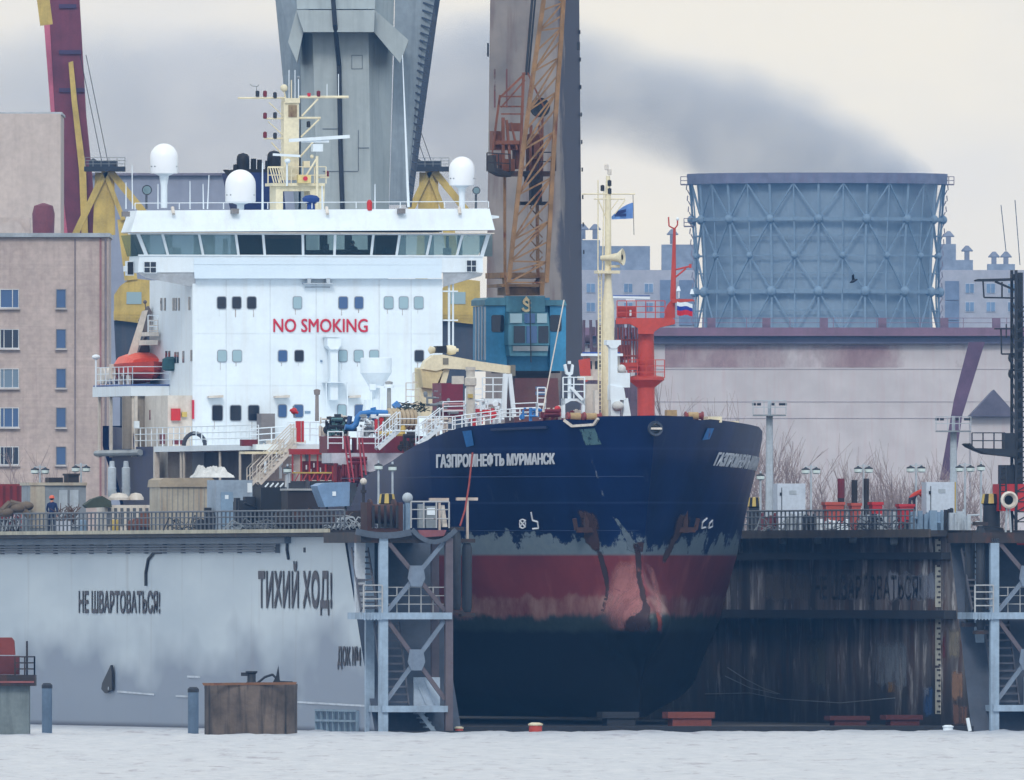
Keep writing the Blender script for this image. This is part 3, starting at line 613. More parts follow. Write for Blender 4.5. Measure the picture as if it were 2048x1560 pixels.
# --- stair towers at the dock end
def stair_tower(x0,x1,mirror,label,full,shift=0):
    t=T('stair_tower',label,'stair tower',((x0+x1)/2,-.5,-1),Y,'steel stair towers at the dock end')
    blu=M('pale_blue_tower_paint',(146,166,186),.55,streak=.35,scol=(92,84,84),rust=.12) if 'pale_blue_tower_paint' not in bpy.data.materials else bpy.data.materials['pale_blue_tower_paint']
    brn=M('brown_tower_paint',(92,84,92),.65,streak=.4,rust=.25) if 'brown_tower_paint' not in bpy.data.materials else bpy.data.materials['brown_tower_paint']
    zt,zm,zl=9.2,5.55,1.25
    outer,inner=(x0,x1)
    brc=bpy.data.materials.get('blue_grey_brace_paint') or M('blue_grey_brace_paint',(112,126,144),.6,streak=.4,scol=(80,70,70),rust=.2)
    for x,mt,wd in ((outer,blu,.42),(inner,brn,.36)):
        m=MB(); m.box((x-wd/2,-.6,-1),(x+wd/2,-.25,zt)); m.build('post',mt,t)
        m=MB(); m.box((x-wd/2,2.6,-1),(x+wd/2,2.9,zt)); m.build('post',mt,t)
    for z0,z1,cz in ((zm+.2,zt-.15,None),(zl+.3,zm-.25,None)):
        for a,b,mt in (((outer+.2,z0),(inner-.2 if inner>outer else inner+.2,z1),brc),((outer+.2,z1),(inner-.18,z0),brn)):
            m=MB(); m.bar((a[0],-.42,a[1]),(b[0],-.42,b[1]),.16,.2); m.build('brace',mt,t)
        c=((outer+inner)/2,-.6,(z0+z1)/2); m=MB(); m.prism([(c[0]-.42,c[1],c[2]-.1),(c[0]-.32,c[1],c[2]+.5),(c[0]+.32,c[1],c[2]+.5),(c[0]+.42,c[1],c[2]-.1),(c[0]+.25,c[1],c[2]-.5),(c[0]-.25,c[1],c[2]-.5)],(0,.1,0)); m.build('gusset',brc,t)
    m=MB(); m.box((outer-1.1,-.75,zm-.2),(inner+.1,2.6,zm+.12))
    for k in range(6): m.box((outer-1.0+k*.16,-.8,zm-.24),(outer-.94+k*.16,-.751,zm+.12))
    m.build('platform',blu,t)
    m=MB(); m.box((outer-.1,-.75,zl-.3),(inner-.1,2.6,zl)); m.build('platform',blu,t)
    m=MB(); rail(m,[(outer-1.0,-.7,zm+.12),(outer-.1,-.7,zm+.12)],1.3,.04,.45,4); rail(m,[(outer+.15,-.1,zm+.12),(inner-.1,-.1,zm+.12)],1.2,.03,.55,3); m.build('railing',railpale,t)
    # flights of steps behind the braces
    tread=M('stair_tread_steel',(88,90,100),.6) if 'stair_tread_steel' not in bpy.data.materials else bpy.data.materials['stair_tread_steel']
    for a,b,xs in ((zl,zm-.3,(outer+.15,outer+1.35)),(zm+.2,zt-.5,(outer-.95,outer-.15))):
        m=MB(); n=11
        for k in range(n): z=a+(b-a)*(k+.5)/n; y=.1+2.2*k/n; m.box((xs[0],y,z-.05),(xs[1],y+.26,z+.04))
        for x in xs: m.bar((x,.1,a),(x,2.4,b),.06,.22)
        m.build('stair_flight',tread,t)
    m=MB(); n=6
    for k in range(n): z=-.3+1.3*(k+.5)/n; m.box((outer+2.0+.9*(1-k/n)-.4,.1,z-.04),(outer+2.0+.9*(1-k/n),.9,z+.04))
    m.bar((outer+2.9,.05,-.4),(outer+1.7,.05,zl-.1),.05,.2); m.build('stair_flight',blu,t)
    m=MB(); m.box((outer+1.7,.6,zl),(inner-.2,.7,zl+1.35)); m.bar((outer+1.75,.5,zl+1.3),(inner-.9,.5,zl+.1),.05); m.bar((outer+2.2,.5,zl+1.3),(inner-.5,.5,zl+.1),.05); m.build('side_panel',M('white_blue_panel',(176,192,210),.55) if 'white_blue_panel' not in bpy.data.materials else bpy.data.materials['white_blue_panel'],t)
    if shift: bs=(0,shift,0); t.location=Vector(t.location)+(Y.w(bs)-Y.w((0,0,0)))
    return t
stair_tower(F(766,1300,-3.8)[0],F(897,1300,-3.8)[0],1,'pale blue steel stair tower with crossed braces beside the pale dock wall',True,-3.4)
stair_tower(F(1988,1300,-.4)[0],F(2120,1300,-.4)[0],1,'dark steel stair tower at the right end of the dock',True)
# white pilaster and shaded fin at the raked end of the pale wall
m=MB(); a=F(712,1226,-2.2); b=F(730,1082,-2.2); m.box((a[0],-2.2,a[2]),(b[0],-1.8,b[2])); m.box((a[0],-2.5,a[2]-.1),(a[0]+1.2,-2.2,a[2])); m.build('end_pilaster',M('white_dock_pilaster',(190,198,208),.55),dock)
m=MB(); m.prism([S(694,1082,-XO-.05),S(712,1082,-XO-.05),S(714,1222,-XO-.05)],(.3,0,0)); m.build('end_fin',M('blue_grey_fin',(110,130,156),.6),dock)
# end platforms at deck level with their curved swing arms
for x0,x1,nm in ((F(722,1060,-3.9)[0],F(904,1060,-3.9)[0],-3.9),(XI-.2,XO+.6,-.6)):
    m=MB(); m.box((x0,nm,DZ-.62),(x1,RK-.32,DZ-.12)); m.build('end_platform',darkrust,dock)
m=MB(); ar=[(x,1062+ (1-((x-770)/60)**2)*9) for x in range(712,832,10)]
for a,b in zip(ar,ar[1:]): m.bar(F(*a,-4.1),F(*b,-4.1),.1,.3)
ar=[(x,1058+ (1-((x-868)/45)**2)*26) for x in range(824,916,8)]
for a,b in zip(ar,ar[1:]): m.bar(F(*a,-4.1),F(*b,-4.1),.1,.22)
m.build('swing_arm',M('grey_swing_arm',(76,86,100),.6),dock)
m=MB(); m.P([(836,1060),(893,1060),(888,1072),(842,1075)],-4.05,.1); m.build('swing_guard',M('dusty_red_guard',(128,74,80),.7),dock)
# fender rollers at both inner corners
def fender(px0,px1,y0,y1,ly,label):
    t=T('roller_fender',label,'fender',F((px0+px1)/2,y1,ly),Y,'roller fenders at the dock mouth'); a=F(px0,y0,ly); b=F(px1,y1,ly); c=(a[0]+b[0])/2; r=(b[0]-a[0])/2
    m=MB(); m.lathe([(r*.7,0),(r,.25),(r,a[2]-b[2]-.25),(r*.7,a[2]-b[2])],(c,ly+r,b[2]),14); m.build('roller',M('worn_rubber',(46,50,58),.7,var=.4,streak=.5,scol=(96,104,112)) if 'worn_rubber' not in bpy.data.materials else bpy.data.materials['worn_rubber'],t)
    m=MB(); m.box((a[0]-.1,ly-.05,a[2]+.02),(b[0]+.1,ly+2*r+.1,a[2]+.2)); m.box((a[0]-.1,ly-.05,b[2]-.2),(b[0]+.1,ly+2*r+.1,b[2]-.02)); m.build('bracket',darkrust,t)
fender(906,924,1062,1220,-.2,'long dark roller fender between the blue stair tower and the bow')
fender(926,946,1086,1225,1.2,'second dark roller fender close against the red bow paint')
fender(1932,1952,1072,1245,1.2,'dark roller fender on the streaked right dock wall')
fender(1954,1972,1052,1260,-.2,'dark roller fender beside the right stair tower')

# ================= LEFT DECK CARGO AND MACHINERY (lx about -15, on deck z=9.6)
def ly_of(px,lx=-15.2): return S(px,1060,lx)[1]
def blk(m,x0,y0,x1,y1,d=2.0,ly=None,foot=True):
    ly=ly_of((x0+x1)/2) if ly is None else ly
    a=F(x0,y0,ly); b=F(x1,y1,ly); z0=DZ if foot else b[2]; m.box((a[0],ly,z0),(b[0],ly+d,a[2])); return ly
def dbase(px,lx=-15.2): p=S(px,1060,lx); return (p[0],p[1],DZ)
m=MB(); ly=ly_of(20,-14.2); blk(m,-40,968,58,1060,2.4,ly); t=T('shipping_container','rusty red steel container at the far left of the dock deck','container',dbase(20,-14.2)); m.build('body',M('rusty_red_container',(140,44,46),.65,streak=.4,rust=.2),t)
m=MB()
for k in range(7): m.R(-36+k*14,972,-31+k*14,1058,ly-.05,.06)
m.build('corrugation',M('dark_red_ribs',(108,34,38),.65),t)
t=T('deck_cabin','grey steel deck cabin with two doors behind the worker','cabin',dbase(115)); ly=ly_of(115); m=MB(); blk(m,60,970,172,1060,2.2,ly); m.build('wall',M('blue_grey_cabin',(142,150,158),.6,streak=.4),t)
m=MB(); m.R(61,972,90,1056,ly-.06,.07); m.build('side_panel',beige,t)
m=MB(); m.R(58,965,174,971,ly-.12,2.4); m.build('roof',beige,t)
for x in (118,140): m=MB(); m.R(x,980,x+17,1054,ly-.08,.09); m.build('door',ltgrey,t)
m=MB(); m.R(98,955,126,966,ly+.6,1); m.R(137,950,158,966,ly+.6,1.2); m.R(136,947,160,951,ly+.5,1.4); m.build('roof_unit',darkrust,t)
m=MB(); m.path([F(60,1035,ly-.8),F(40,1010,ly-.8),F(20,1005,ly-.8),F(4,1020,ly-.8)],.16); m.ball(F(35,1016,ly-.6),.5,10,.6); m.ball(F(12,1024,ly-.6),.45,10,.6); m.ball(F(52,1012,ly-.6),.4,10,.6)
m.thing('tarpaulin_heap',M('brown_canvas',(112,98,84),.9,bump=.5),'brown canvas heap in front of the red container','tarpaulin')
m=MB(); a=F(45,1056,ly_of(45,-16)); m.lathe([(.16,0),(.1,.9),(.06,1.25)],a,10); m.thing('traffic_cone',orange,'orange marker cone beside the brown canvas heap','cone')
m=MB()
rnd=random.Random(4); c=F(135,1030,ly_of(135,-16))
for i in range(60): p=c+Vector((rnd.uniform(-.45,.45),rnd.uniform(-.3,.3),rnd.uniform(-.55,.2))); q=p+Vector((rnd.uniform(-.5,.5),rnd.uniform(-.2,.2),rnd.uniform(.1,.55))); m.tube(p,q,.035,.02,4)
m.thing('brushwood_basket',M('brown_brushwood',(96,72,58),.9),'round bundle of brown brushwood right of the worker','bundle')
m=MB(); a=F(115,1042,ly_of(130,-16.4)); b=F(143,1057,ly_of(130,-16.4)); m.box((a[0],ly_of(130,-16.4),DZ),(b[0],ly_of(130,-16.4)+.6,a[2])); m.thing('white_tub',M('white_tub_plastic',(190,196,210),.5),'low white tub under the brushwood bundle','tub')
for x,mt,lb in ((165,paleblue,'small pale blue drum on the deck edge'),(229,yellow,'small yellow drum on the deck edge below the generator')):
    m=MB(); a=F(x,1057,ly_of(x,-16.5)); a[2]=DZ; m.lathe([(.2,0),(.22,.05),(.22,.55),(.2,.6),(.05,.62)],a,12); m.thing('drum',mt,lb,'drum',group='small drums on the dock edge')
# generator set with twin exhaust silencers
ly=ly_of(262); t=T('generator_set','cream generator set with two tall silencers on the left dock deck','generator',dbase(262)); m=MB(); blk(m,212,1010,318,1060,2.4,ly); m.build('engine_housing',offwhite,t)
m=MB()
for k in range(8): m.R(216+k*12.5,1016,222+k*12.5,1052,ly-.05,.06)
m.build('louvre',M('dark_louvre',(92,96,102),.6),t)
for x in (224,252):
    m=MB(); c=F(x,993,ly+.8); m.lathe([(.2,0),(.21,.02),(.21,1.42),(.14,1.46),(.12,1.75),(.06,1.76)],c,14); m.lathe([(.23,.38),(.23,.44)],c,14); m.build('silencer',ltgrey,t)
m=MB()
for x,wd in ((238,20),(272,15)):
    c=F(x,1000,ly+.6); m.lathe([(wd*.026,0),(wd*.026,.12),(wd*.018,.3),(.05,.36)],c,12)
m.build('air_cap',offwhite,t)
m=MB(); m.P([(170,1010),(186,998),(205,992),(222,1002),(224,1014),(176,1016)],ly-.3,.8); m.thing('green_tarpaulin',M('dark_green_canvas',(66,74,62),.9,bump=.4),'dark green canvas slumped left of the generator set','tarpaulin')
t=T('deck_cabin','beige ribbed deck shelter below the poop of the ship','cabin',dbase(372)); ly=ly_of(372); m=MB(); blk(m,320,972,430,1060,2.6,ly); m.build('wall',beige,t)
m=MB(); m.P([(318,974),(320,960),(328,956),(424,956),(432,962),(432,974)],ly-.12,2.9); m.build('roof',M('tan_roof',(164,150,130),.7,rust=.2),t)
m=MB()
for k in range(10): m.R(323+k*10.6,976,325+k*10.6,1056,ly-.04,.05)
m.build('rib',M('grey_ribs',(150,148,142),.6),t)
m=MB(); blk(m,432,960,505,1060,2.2,ly_of(466)); t=T('equipment_box','tall pale blue grey equipment box beside the beige shelter','box',dbase(466)); m.build('body',M('blue_grey_box',(150,166,184),.55,streak=.25),t)
m=MB(); m.R(442,984,466,1052,ly_of(466)-.05,.06); m.build('door',paleblue,t); m=MB(); m.R(450,990,457,998,ly_of(466)-.07,.03); m.R(495,966,504,985,ly_of(466)-.03,.04); m.build('notice',white,t)
m=MB(); ly=ly_of(430); a_=F(390,955,ly+.2); b_=F(470,930,ly+.2); nx,ny=26,12; vs=[]
for j in range(ny+1):
    for i in range(nx+1):
        u,v=i/nx,j/ny; env=min(1,u*6,(1-u)*5,v*3,(1-v)*3)
        h=(b_[2]-a_[2])*env*(.75+.5*mnoise.noise(Vector((u*6,v*4,2)))+.22*mnoise.noise(Vector((u*17,v*11,5)))); vs.append((a_[0]+(b_[0]-a_[0])*u,ly+.1+1.6*v,a_[2]+max(0,h)))
m.add(vs,[(j*(nx+1)+i,j*(nx+1)+i+1,(j+1)*(nx+1)+i+1,(j+1)*(nx+1)+i) for j in range(ny) for i in range(nx)]); m.thing('wrapped_load',tarp,'white wrapped load lying on the beige shelter roof','bundle')
# heap of dark machinery, plus boxes
def clutter(px0,px1,ytop,seed,label,mt,lx=-15.2,n=26,cat='machinery',name='machinery_heap'):
    rnd=random.Random(seed); t=MB(); ly=ly_of((px0+px1)/2,lx); a=F(px0,ytop,ly); b=F(px1,1060,ly)
    for i in range(n):
        x=rnd.uniform(a[0],b[0]-.2); wd=rnd.uniform(.2,.75); h=rnd.uniform(.15,1)*(a[2]-DZ); y=ly+rnd.uniform(0,1.6); z0=DZ+rnd.uniform(0,.3)*(a[2]-DZ)
        k=rnd.random()
        if k<.5: t.box((x,y,z0 if rnd.random()<.4 else DZ),(min(x+wd,b[0]),y+rnd.uniform(.2,.7),DZ+h))
        elif k<.75: t.tube((x,y,DZ+h*.8),(min(x+wd*1.6,b[0]),y+rnd.uniform(-.3,.3),DZ+h*rnd.uniform(.2,1)),rnd.uniform(.04,.13))
        else: t.lathe([(.1,-.15),(.3,-.15),(.3,.15),(.1,.15)],(x+.2,y,DZ+max(.3,h*.6)),12,(0,1,0))
    return t.thing(name,mt,label,cat,(a[0]/2+b[0]/2,ly,DZ))
clutter(470,560,985,1,'dark heap of winch gear in front of the blue grey box',dark,n=30)
clutter(560,640,1005,2,'low heap of rusty pipes left of the pale blue tank',darkrust,n=26)
clutter(400,470,1015,3,'low tangle of dark hoses before the beige shelter',dark,-16,n=22)
clutter(640,735,1020,5,'mixed dark fittings below the pale blue tank',darkrust,-16,n=26)
clutter(0,60,1030,6,'dark scrap on the deck before the red container',darkrust,-16.2,n=16)
clutter(268,330,1022,8,'brown valve gear right of the generator set',M('rusty_orange_steel',(126,78,54),.8,rust=.4),-16,n=18)
def wires(px0,px1,ytop,seed,label,mt,lx,n,nm='hose_tangle'):
    rnd=random.Random(seed); m=MB(); ly=ly_of((px0+px1)/2,lx) if lx<0 else S((px0+px1)/2,1058,lx)[1]; a=F(px0,ytop,ly); b=F(px1,1058,ly)
    for i in range(n):
        x=rnd.uniform(a[0],b[0]); l=rnd.uniform(.4,1.3); h=rnd.uniform(.1,1)*(a[2]-DZ); y=ly+rnd.uniform(-.3,.8); r=rnd.uniform(.018,.04)
        m.path([(x,y,DZ+rnd.uniform(0,.2)),(x+l*.3,y,DZ+h),(x+l*.7,y+.1,DZ+h*rnd.uniform(.5,1)),(x+l,y+.1,DZ+rnd.uniform(0,.2))],r,4)
    m.thing(nm,mt,label,'hoses',((a[0]+b[0])/2,ly,DZ))
wires(0,60,1020,31,'tangle of pale hoses at the far left of the dock deck',ltgrey,-16.5,14)
wires(330,440,1030,32,'tangle of dark hoses along the railing under the beige shelter',dark,-16.6,26)
wires(440,620,1035,33,'long tangle of grey hoses along the railing under the dark machinery',grey,-16.6,34)
wires(640,730,1030,34,'tangle of pale cables by the railing near the blue stair tower',ltgrey,-16.6,16)
wires(1500,1640,1030,35,'tangle of cables along the right dock railing near the bow',grey,12.4,26)
wires(1650,1900,1034,36,'tangle of dark cables along the right dock railing under the bins',dark,12.4,36)
m=MB(); ly=ly_of(555,-14.4); blk(m,522,975,574,1060,1.6,ly); t=T('dark_locker','black steel locker with white zigzag top behind the machinery heap','locker',dbase(555,-14.4)); m.build('body',black,t)
m=MB()
for k in range(4): m.bar(F(530+k*10,974,ly+.1),F(537+k*10,966,ly+.1),.08,.06)
m.build('top_strip',white,t)
m=MB(); blk(m,576,980,640,1060,1.6,ly_of(600,-14.6)); t=T('machinery_casing','dark brown winch casing behind the rusty pipes','casing',dbase(600,-14.6)); m.build('body',M('dark_brown_casing',(46,38,38),.75,var=.4,rust=.3),t); m=MB(); m.R(575,977,632,981,ly_of(600,-14.6)-.1,1.8); m.build('top_rail',railpale,t)
t=T('water_tank','pale blue tank with a sloping side near the stair tower','tank',dbase(668)); ly=ly_of(668); m=MB(); m.P([(634,972),(646,966),(700,964),(699,1012),(650,1014)],ly,1.6); m.build('body',M('pale_blue_tank',(120,150,186),.5,streak=.2),t)
m=MB(); m.R(652,1012,656,1058,ly+.2,.15); m.R(690,1012,694,1058,ly+.2,.15); m.R(652,1012,656,1058,ly+1.3,.15); m.R(690,1012,694,1058,ly+1.3,.15); m.build('leg',dark,t)
m=MB(); m.R(665,983,672,992,ly-.04,.05); m.build('notice',white,t)
# brown winch near the dock end with striped capstan
def winch(px0,px1,ytop,ybot,ly,label,zb=DZ):
    t=T('mooring_winch',label,'winch',(F((px0+px1)/2,1055,ly)[0],ly,zb)); wm=bpy.data.materials.get('rust_brown_winch') or M('rust_brown_winch',(74,46,40),.75,var=.4,rust=.3)
    a=F(px0,ytop,ly); b=F(px1,ybot,ly); m=MB(); m.box((a[0],ly,zb),(b[0],ly+1.6,zb+.18)); m.box((a[0],ly,zb+.18),(a[0]+.22,ly+1.5,a[2]-.3)); m.box((b[0]-.22,ly,zb+.18),(b[0],ly+1.5,a[2]-.3)); m.build('frame',wm,t)
    m=MB(); c=Vector(((a[0]+b[0])/2,ly+.75,zb+(a[2]-zb)*.5)); r=(a[2]-zb)*.42; L_=(b[0]-a[0])/2-.24
    m.lathe([(r,-L_),(r,-L_+.1),(r*.65,-L_+.12),(r*.65,L_-.12),(r,L_-.1),(r,L_)],c,18,(1,0,0)); m.build('drum',wm,t)
    m=MB()
    for k in range(5): x=a[0]+.3+(b[0]-a[0]-.6)*k/4; m.box((x-.06,ly-.08,zb+.2),(x+.06,ly-.02,a[2]-.45))
    m.build('guard_bar',dark,t); return t
winch(734,806,992,1056,3.6,'rust brown mooring winch on the end platform by the blue stair tower',DZ-.1)
stripe=M('black_stripe_paint',(26,26,30),.6)
def capstan(px,ytop,ybase,ly,label,wpx=20,zb=DZ):
    a=F(px,ybase,ly); r=wpx/41.5; t=T('capstan',label,'capstan',(a[0],ly+r,zb),Y,'striped capstans on the dock decks'); c=(a[0],ly+r,zb); H=F(px,ytop,ly)[2]-zb
    m=MB(); m.lathe([(r*1.1,0),(r*1.1,.1),(r*.8,.15),(r*.75,H*.7),(r*.95,H*.74)],c,18); m.build('barrel',dark,t)
    m=MB(); m.cur=0; n=24; top=[]
    for i in range(n):
        m.cur=(i//2)%2; a0,a1=2*math.pi*i/n,2*math.pi*(i+1)/n; pt=lambda rr,aa,z:(c[0]+rr*math.cos(aa),c[1]+rr*math.sin(aa),zb+z)
        m.add([pt(r*.98,a0,H*.74),pt(r*.98,a1,H*.74),pt(r*.8,a1,H),pt(r*.8,a0,H)],[(0,1,2,3)],True); m.add([pt(r*.8,a0,H),pt(r*.8,a1,H),(c[0],c[1],zb+H*1.02)],[(0,1,2)])
    m.build('striped_head',[yellow,stripe],t); return t
capstan(778,988,1056,5.6,'yellow and black striped capstan behind the brown winch at left',18)
capstan(1512,995,1056,S(1512,1056,14)[1],'yellow and black striped capstan right beside the bow',15)
capstan(1988,988,1056,5.0,'yellow and black striped capstan at the right end of the dock',22)
t=T('cowl_vent','round grey cowl vent next to the brown winch','vent',F(815,1056,4)); c=F(815,996,4); m=MB(); m.ball(c,.26,14); m.build('cowl',ltgrey,t); m=MB(); m.tube((c[0],c[1],DZ-.1),(c[0],c[1],c[2]-.1),.13); m.tube((c[0]-.25,c[1],DZ-.1),(c[0]-.25,c[1],c[2]-.3),.1); m.build('pipe',paleblue,t)
t=T('ball_topped_post','rusty post with a round tank top against the bow','post',F(727,1056,9)); c=F(727,963,9); m=MB(); m.ball(c,.17,12); m.build('knob',offwhite,t); m=MB(); m.tube((c[0],9,DZ),c,.07); m.box((c[0]-.12,8.9,c[2]-.55),(c[0]+.12,9.1,c[2]-.4)); m.build('pole',darkrust,t)
dock_rail([F(822,1056,-.4)+Vector((0,0,.0)),F(898,1056,-.4)],'short pale railing at the very end of the left dock deck',railpale,1.25,.6)
t=T('control_cabinet','grey control cabinets on the left end platform','cabinet',F(850,1056,1.5)); m=MB(); m.R(838,1008,848,1056,1.5,.4); m.R(852,1012,872,1056,1.7,.5); m.build('body',grey,t); m=MB(); m.R(854,1016,870,1030,1.66,.05); m.build('panel',white,t)
m=MB(); m.prism([F(883,1010,-.2),F(889,1010,-.2),F(895,1054,-.2),F(886,1054,-.2)],(0,.3,0)); m.thing('white_board',offwhite,'leaning white board on the left end platform','board')
# pale bars floating boom ends beside the bow
for i,(x0,y0,x1,lb) in enumerate(((860,996,898,'pale guard beam right of the cowl vent'),(914,995,956,'pale guard beam just left of the bow mark with a red cable'))):
    m=MB(); m.R(x0,y0,x1,y0+6,2.0,.3); p=F((x0+x1)/2,y0+6,2.1); m.box((p[0]-.05,2.05,DZ-.6),(p[0]+.05,2.2,p[2])); m.thing('guard_beam',M('pale_guard_paint',(196,180,168),.6) if i==0 else bpy.data.materials['pale_guard_paint'],lb,'beam',group='pale guard beams at the dock mouth')
m=MB(); m.path([F(945,905,1.4),F(938,970,1.2),F(930,1020,1.0),F(920,1052,.8)],.045); m.thing('mooring_cable',M('red_cable',(150,62,52),.7),'red cable slanting down across the left bow','cable')
# --- lamp posts
def lamp(px,yt,ly,label,two=True,zb=DZ,grp='lamp posts on the dock decks'):
    p=F(px,yt,ly); t=T('lamp_post',label,'lamp post',(p[0],ly,zb),Y,grp); m=MB(); m.tube((p[0],ly,zb),(p[0],ly,p[2]+.1),.06,.05); 
    if two: m.bar((p[0]-.3,ly,p[2]+.35),(p[0]+.3,ly,p[2]+.35),.06)
    m.tube((p[0],ly,p[2]),(p[0],ly,p[2]+.45),.05); m.build('pole',ltgrey,t)
    for s in ((-1,1) if two else (0,)):
        m=MB(); c=(p[0]+.27*s,ly,p[2]); m.lathe([(.13,0),(.2,.05),(.2,.2)],c,12); h=m.build('lamp_head',M('lamp_diffuser',(206,220,218),.4) if 'lamp_diffuser' not in bpy.data.materials else bpy.data.materials['lamp_diffuser'],t)
        m=MB(); m.lathe([(.21,.2),(.2,.25),(.07,.3),(.04,.34)],c,12); m.build('lamp_cap',dark,h)
lamp(1622,948,S(1622,1056,15.5)[1],'twin headed lamp post behind the white cabinet near the bow')
lamp(1727,946,S(1727,1056,15.5)[1],'twin headed lamp post between the rusty stacks')
lamp(1832,945,S(1832,1056,15.5)[1],'twin headed lamp post behind the bending worker')
lamp(1930,944,S(1930,1056,15.5)[1],'twin headed lamp post right of the worker cabinet')
lamp(1962,942,S(1962,1056,16.2)[1],'single headed lamp post left of the dark tower platform',False)
lamp(1521,960,S(1521,1056,14)[1],'short white headed lamp post beside the bow flare',False)
lamp(80,948,S(80,1056,-13.6)[1],'twin headed lamp post behind the grey cabin at left')
lamp(162,944,S(162,1056,-13.6)[1],'twin headed lamp post at the right end of the grey cabin')
lamp(575,946,S(575,1056,-13.2)[1],'single headed lamp post beside the red pipe rack',False)
lamp(757,940,8.6,'slim lamp post in front of the ship name side of the bow',False)
lamp(785,942,9.5,'single lamp hung before the left bow plating',False)
# ================= RIGHT DECK (lx about 14-16)
def rly(px,lx=14.5): return S(px,1058,lx)[1]
def cabinet(x0,x1,yt,lx,label,yel=False):
    ly=rly((x0+x1)/2,lx); t=T('switch_cabinet',label,'cabinet',(F((x0+x1)/2,1058,ly)[0],ly,DZ),Y,'white switch cabinets on the right dock deck'); m=MB(); a=F(x0,yt,ly); b=F(x1,1058,ly); m.box((a[0],ly,DZ),(b[0],ly+1.1,a[2])); m.build('body',M('white_cabinet',(196,206,220),.5,var=.06) if 'white_cabinet' not in bpy.data.materials else bpy.data.materials['white_cabinet'],t)
    m=MB(); m.R(x0+8,yt+8,x0+9.2,1050,ly-.03,.04); m.R(x0+5,yt+18,x0+8,yt+24,ly-.05,.06); m.build('door_handle',dark,t)
    m=MB(); m.R(x0+24,yt+14,x0+38,yt+22,ly-.02,.03); m.build('notice',ltgrey,t)
    if yel: m=MB(); m.R(x1-2.5,yt,x1,1050,ly-.03,.04); m.build('yellow_trim',yellow,t)
cabinet(1555,1611,967,14.8,'white switch cabinet on the dock deck right of the bow')
cabinet(1853,1912,964,14.8,'white switch cabinet with yellow trim behind the bending worker',True)
for x0,x1,yt,top in ((1675,1689,957,maroon),(1703,1715,960,darkrust),(1727,1738,957,darkrust)):
    ly=rly(x0,15); c=F((x0+x1)/2,1056,ly); h=F(x0,yt,ly)[2]-DZ; r=(x1-x0)/2/40.8; t=T('exhaust_stack','rusty exhaust stack with a red painted top' if top is maroon else ('dark exhaust stack between its red topped neighbour and the lamp' if x0<1720 else 'dark exhaust stack right behind the lamp post'),'exhaust stack',(c[0],ly,DZ),Y,'exhaust stacks on the right dock deck')
    m=MB(); m.lathe([(r,0),(r,h*.62),(r*1.0,h*.63)],(c[0],ly,DZ),12); m.build('pipe',darkrust,t); m=MB(); m.lathe([(r*1.04,h*.63),(r*1.04,h),(r*.7,h)],(c[0],ly,DZ),12); m.build('top_band',top,t)
for i,(x0,x1,yt,mt,lb) in enumerate(((1652,1688,1004,M('faded_orange_bin',(186,82,66),.6,streak=.4),'orange bin below the red topped stack'),(1704,1722,1006,bpy.data.materials['faded_orange_bin'],'orange bin below the middle stack'),(1745,1765,1004,red,'red bin right of the stacks'),(1800,1828,1008,red,'red bin left of the bending worker'))):
    ly=rly((x0+x1)/2,13.4); t=T('waste_bin',lb,'bin',(F((x0+x1)/2,1058,ly)[0],ly,DZ),Y,'red and orange bins on the right dock deck'); a=F(x0,yt,ly); b=F(x1,1058,ly); h=a[2]-DZ
    m=MB(); m.hexa([(a[0]+.04,ly+.1,DZ),(b[0]-.04,ly+.1,DZ),(b[0]-.1,ly+.7,DZ),(a[0]+.1,ly+.7,DZ)],[(a[0],ly,DZ+h*.9),(b[0],ly,DZ+h*.9),(b[0],ly+.8,DZ+h*.9),(a[0],ly+.8,DZ+h*.9)]); m.build('body',mt,t); m=MB(); m.box((a[0]-.05,ly-.05,DZ+h*.9),(b[0]+.05,ly+.85,DZ+h)); m.build('lid',mt,t)
def rclutter(px0,px1,yt,seed,label,mt,lx=13,n=16):
    rnd=random.Random(seed); t=MB(); ly=rly((px0+px1)/2,lx); a=F(px0,yt,ly); b=F(px1,1058,ly)
    for i in range(n):
        x=rnd.uniform(a[0],b[0]-.15); h=rnd.uniform(.3,1)*(a[2]-DZ); y=ly+rnd.uniform(0,1.2)
        if rnd.random()<.55: t.box((x,y,DZ),(min(x+rnd.uniform(.1,.4),b[0]),y+.3,DZ+h))
        elif rnd.random()<.5: t.lathe([(.07,0),(.07,h),(.01,h)],(x+.1,y,DZ),8)
        else: t.tube((x,y,DZ+h*.7),(min(x+.7,b[0]),y,DZ+h*rnd.uniform(.5,.8)),.05,n=6)
    t.thing('deck_fittings',mt,label,'fittings',((a[0]+b[0])/2,ly,DZ))
rclutter(1520,1560,1025,11,'dark red valves by the railing beside the bow',M('dull_red_steel',(110,50,54),.7,rust=.2))
rclutter(1575,1640,1022,12,'pale blue pipes along the railing under the white cabinet',ltgrey,n=20)
rclutter(1640,1720,1030,13,'white sacks and drums below the orange bins',white,n=14)
rclutter(1720,1800,1022,14,'pale grey posts along the railing right of the stacks',ltgrey,n=20)
rclutter(1830,1900,1020,15,'blue grey pipework below the worker cabinet',paleblue,n=20)
rclutter(1905,1960,1016,16,'pale fittings left of the last capstan',ltgrey,n=16)
rclutter(1600,1640,1026,17,'black winch block by the railing under the first lamp',dark,12.6,8)
rclutter(1738,1770,1024,18,'black winch block by the railing right of the stacks',dark,12.6,8)
rclutter(1893,1915,1010,19,'tall black bollard block right of the bending worker',dark,12.6,10)
t=T('air_horn_vent','pale ring mouthed ventilator at the right end of the dock deck','ventilator',F(2018,1056,2)); c=F(2018,1000,2); m=MB(); n=20
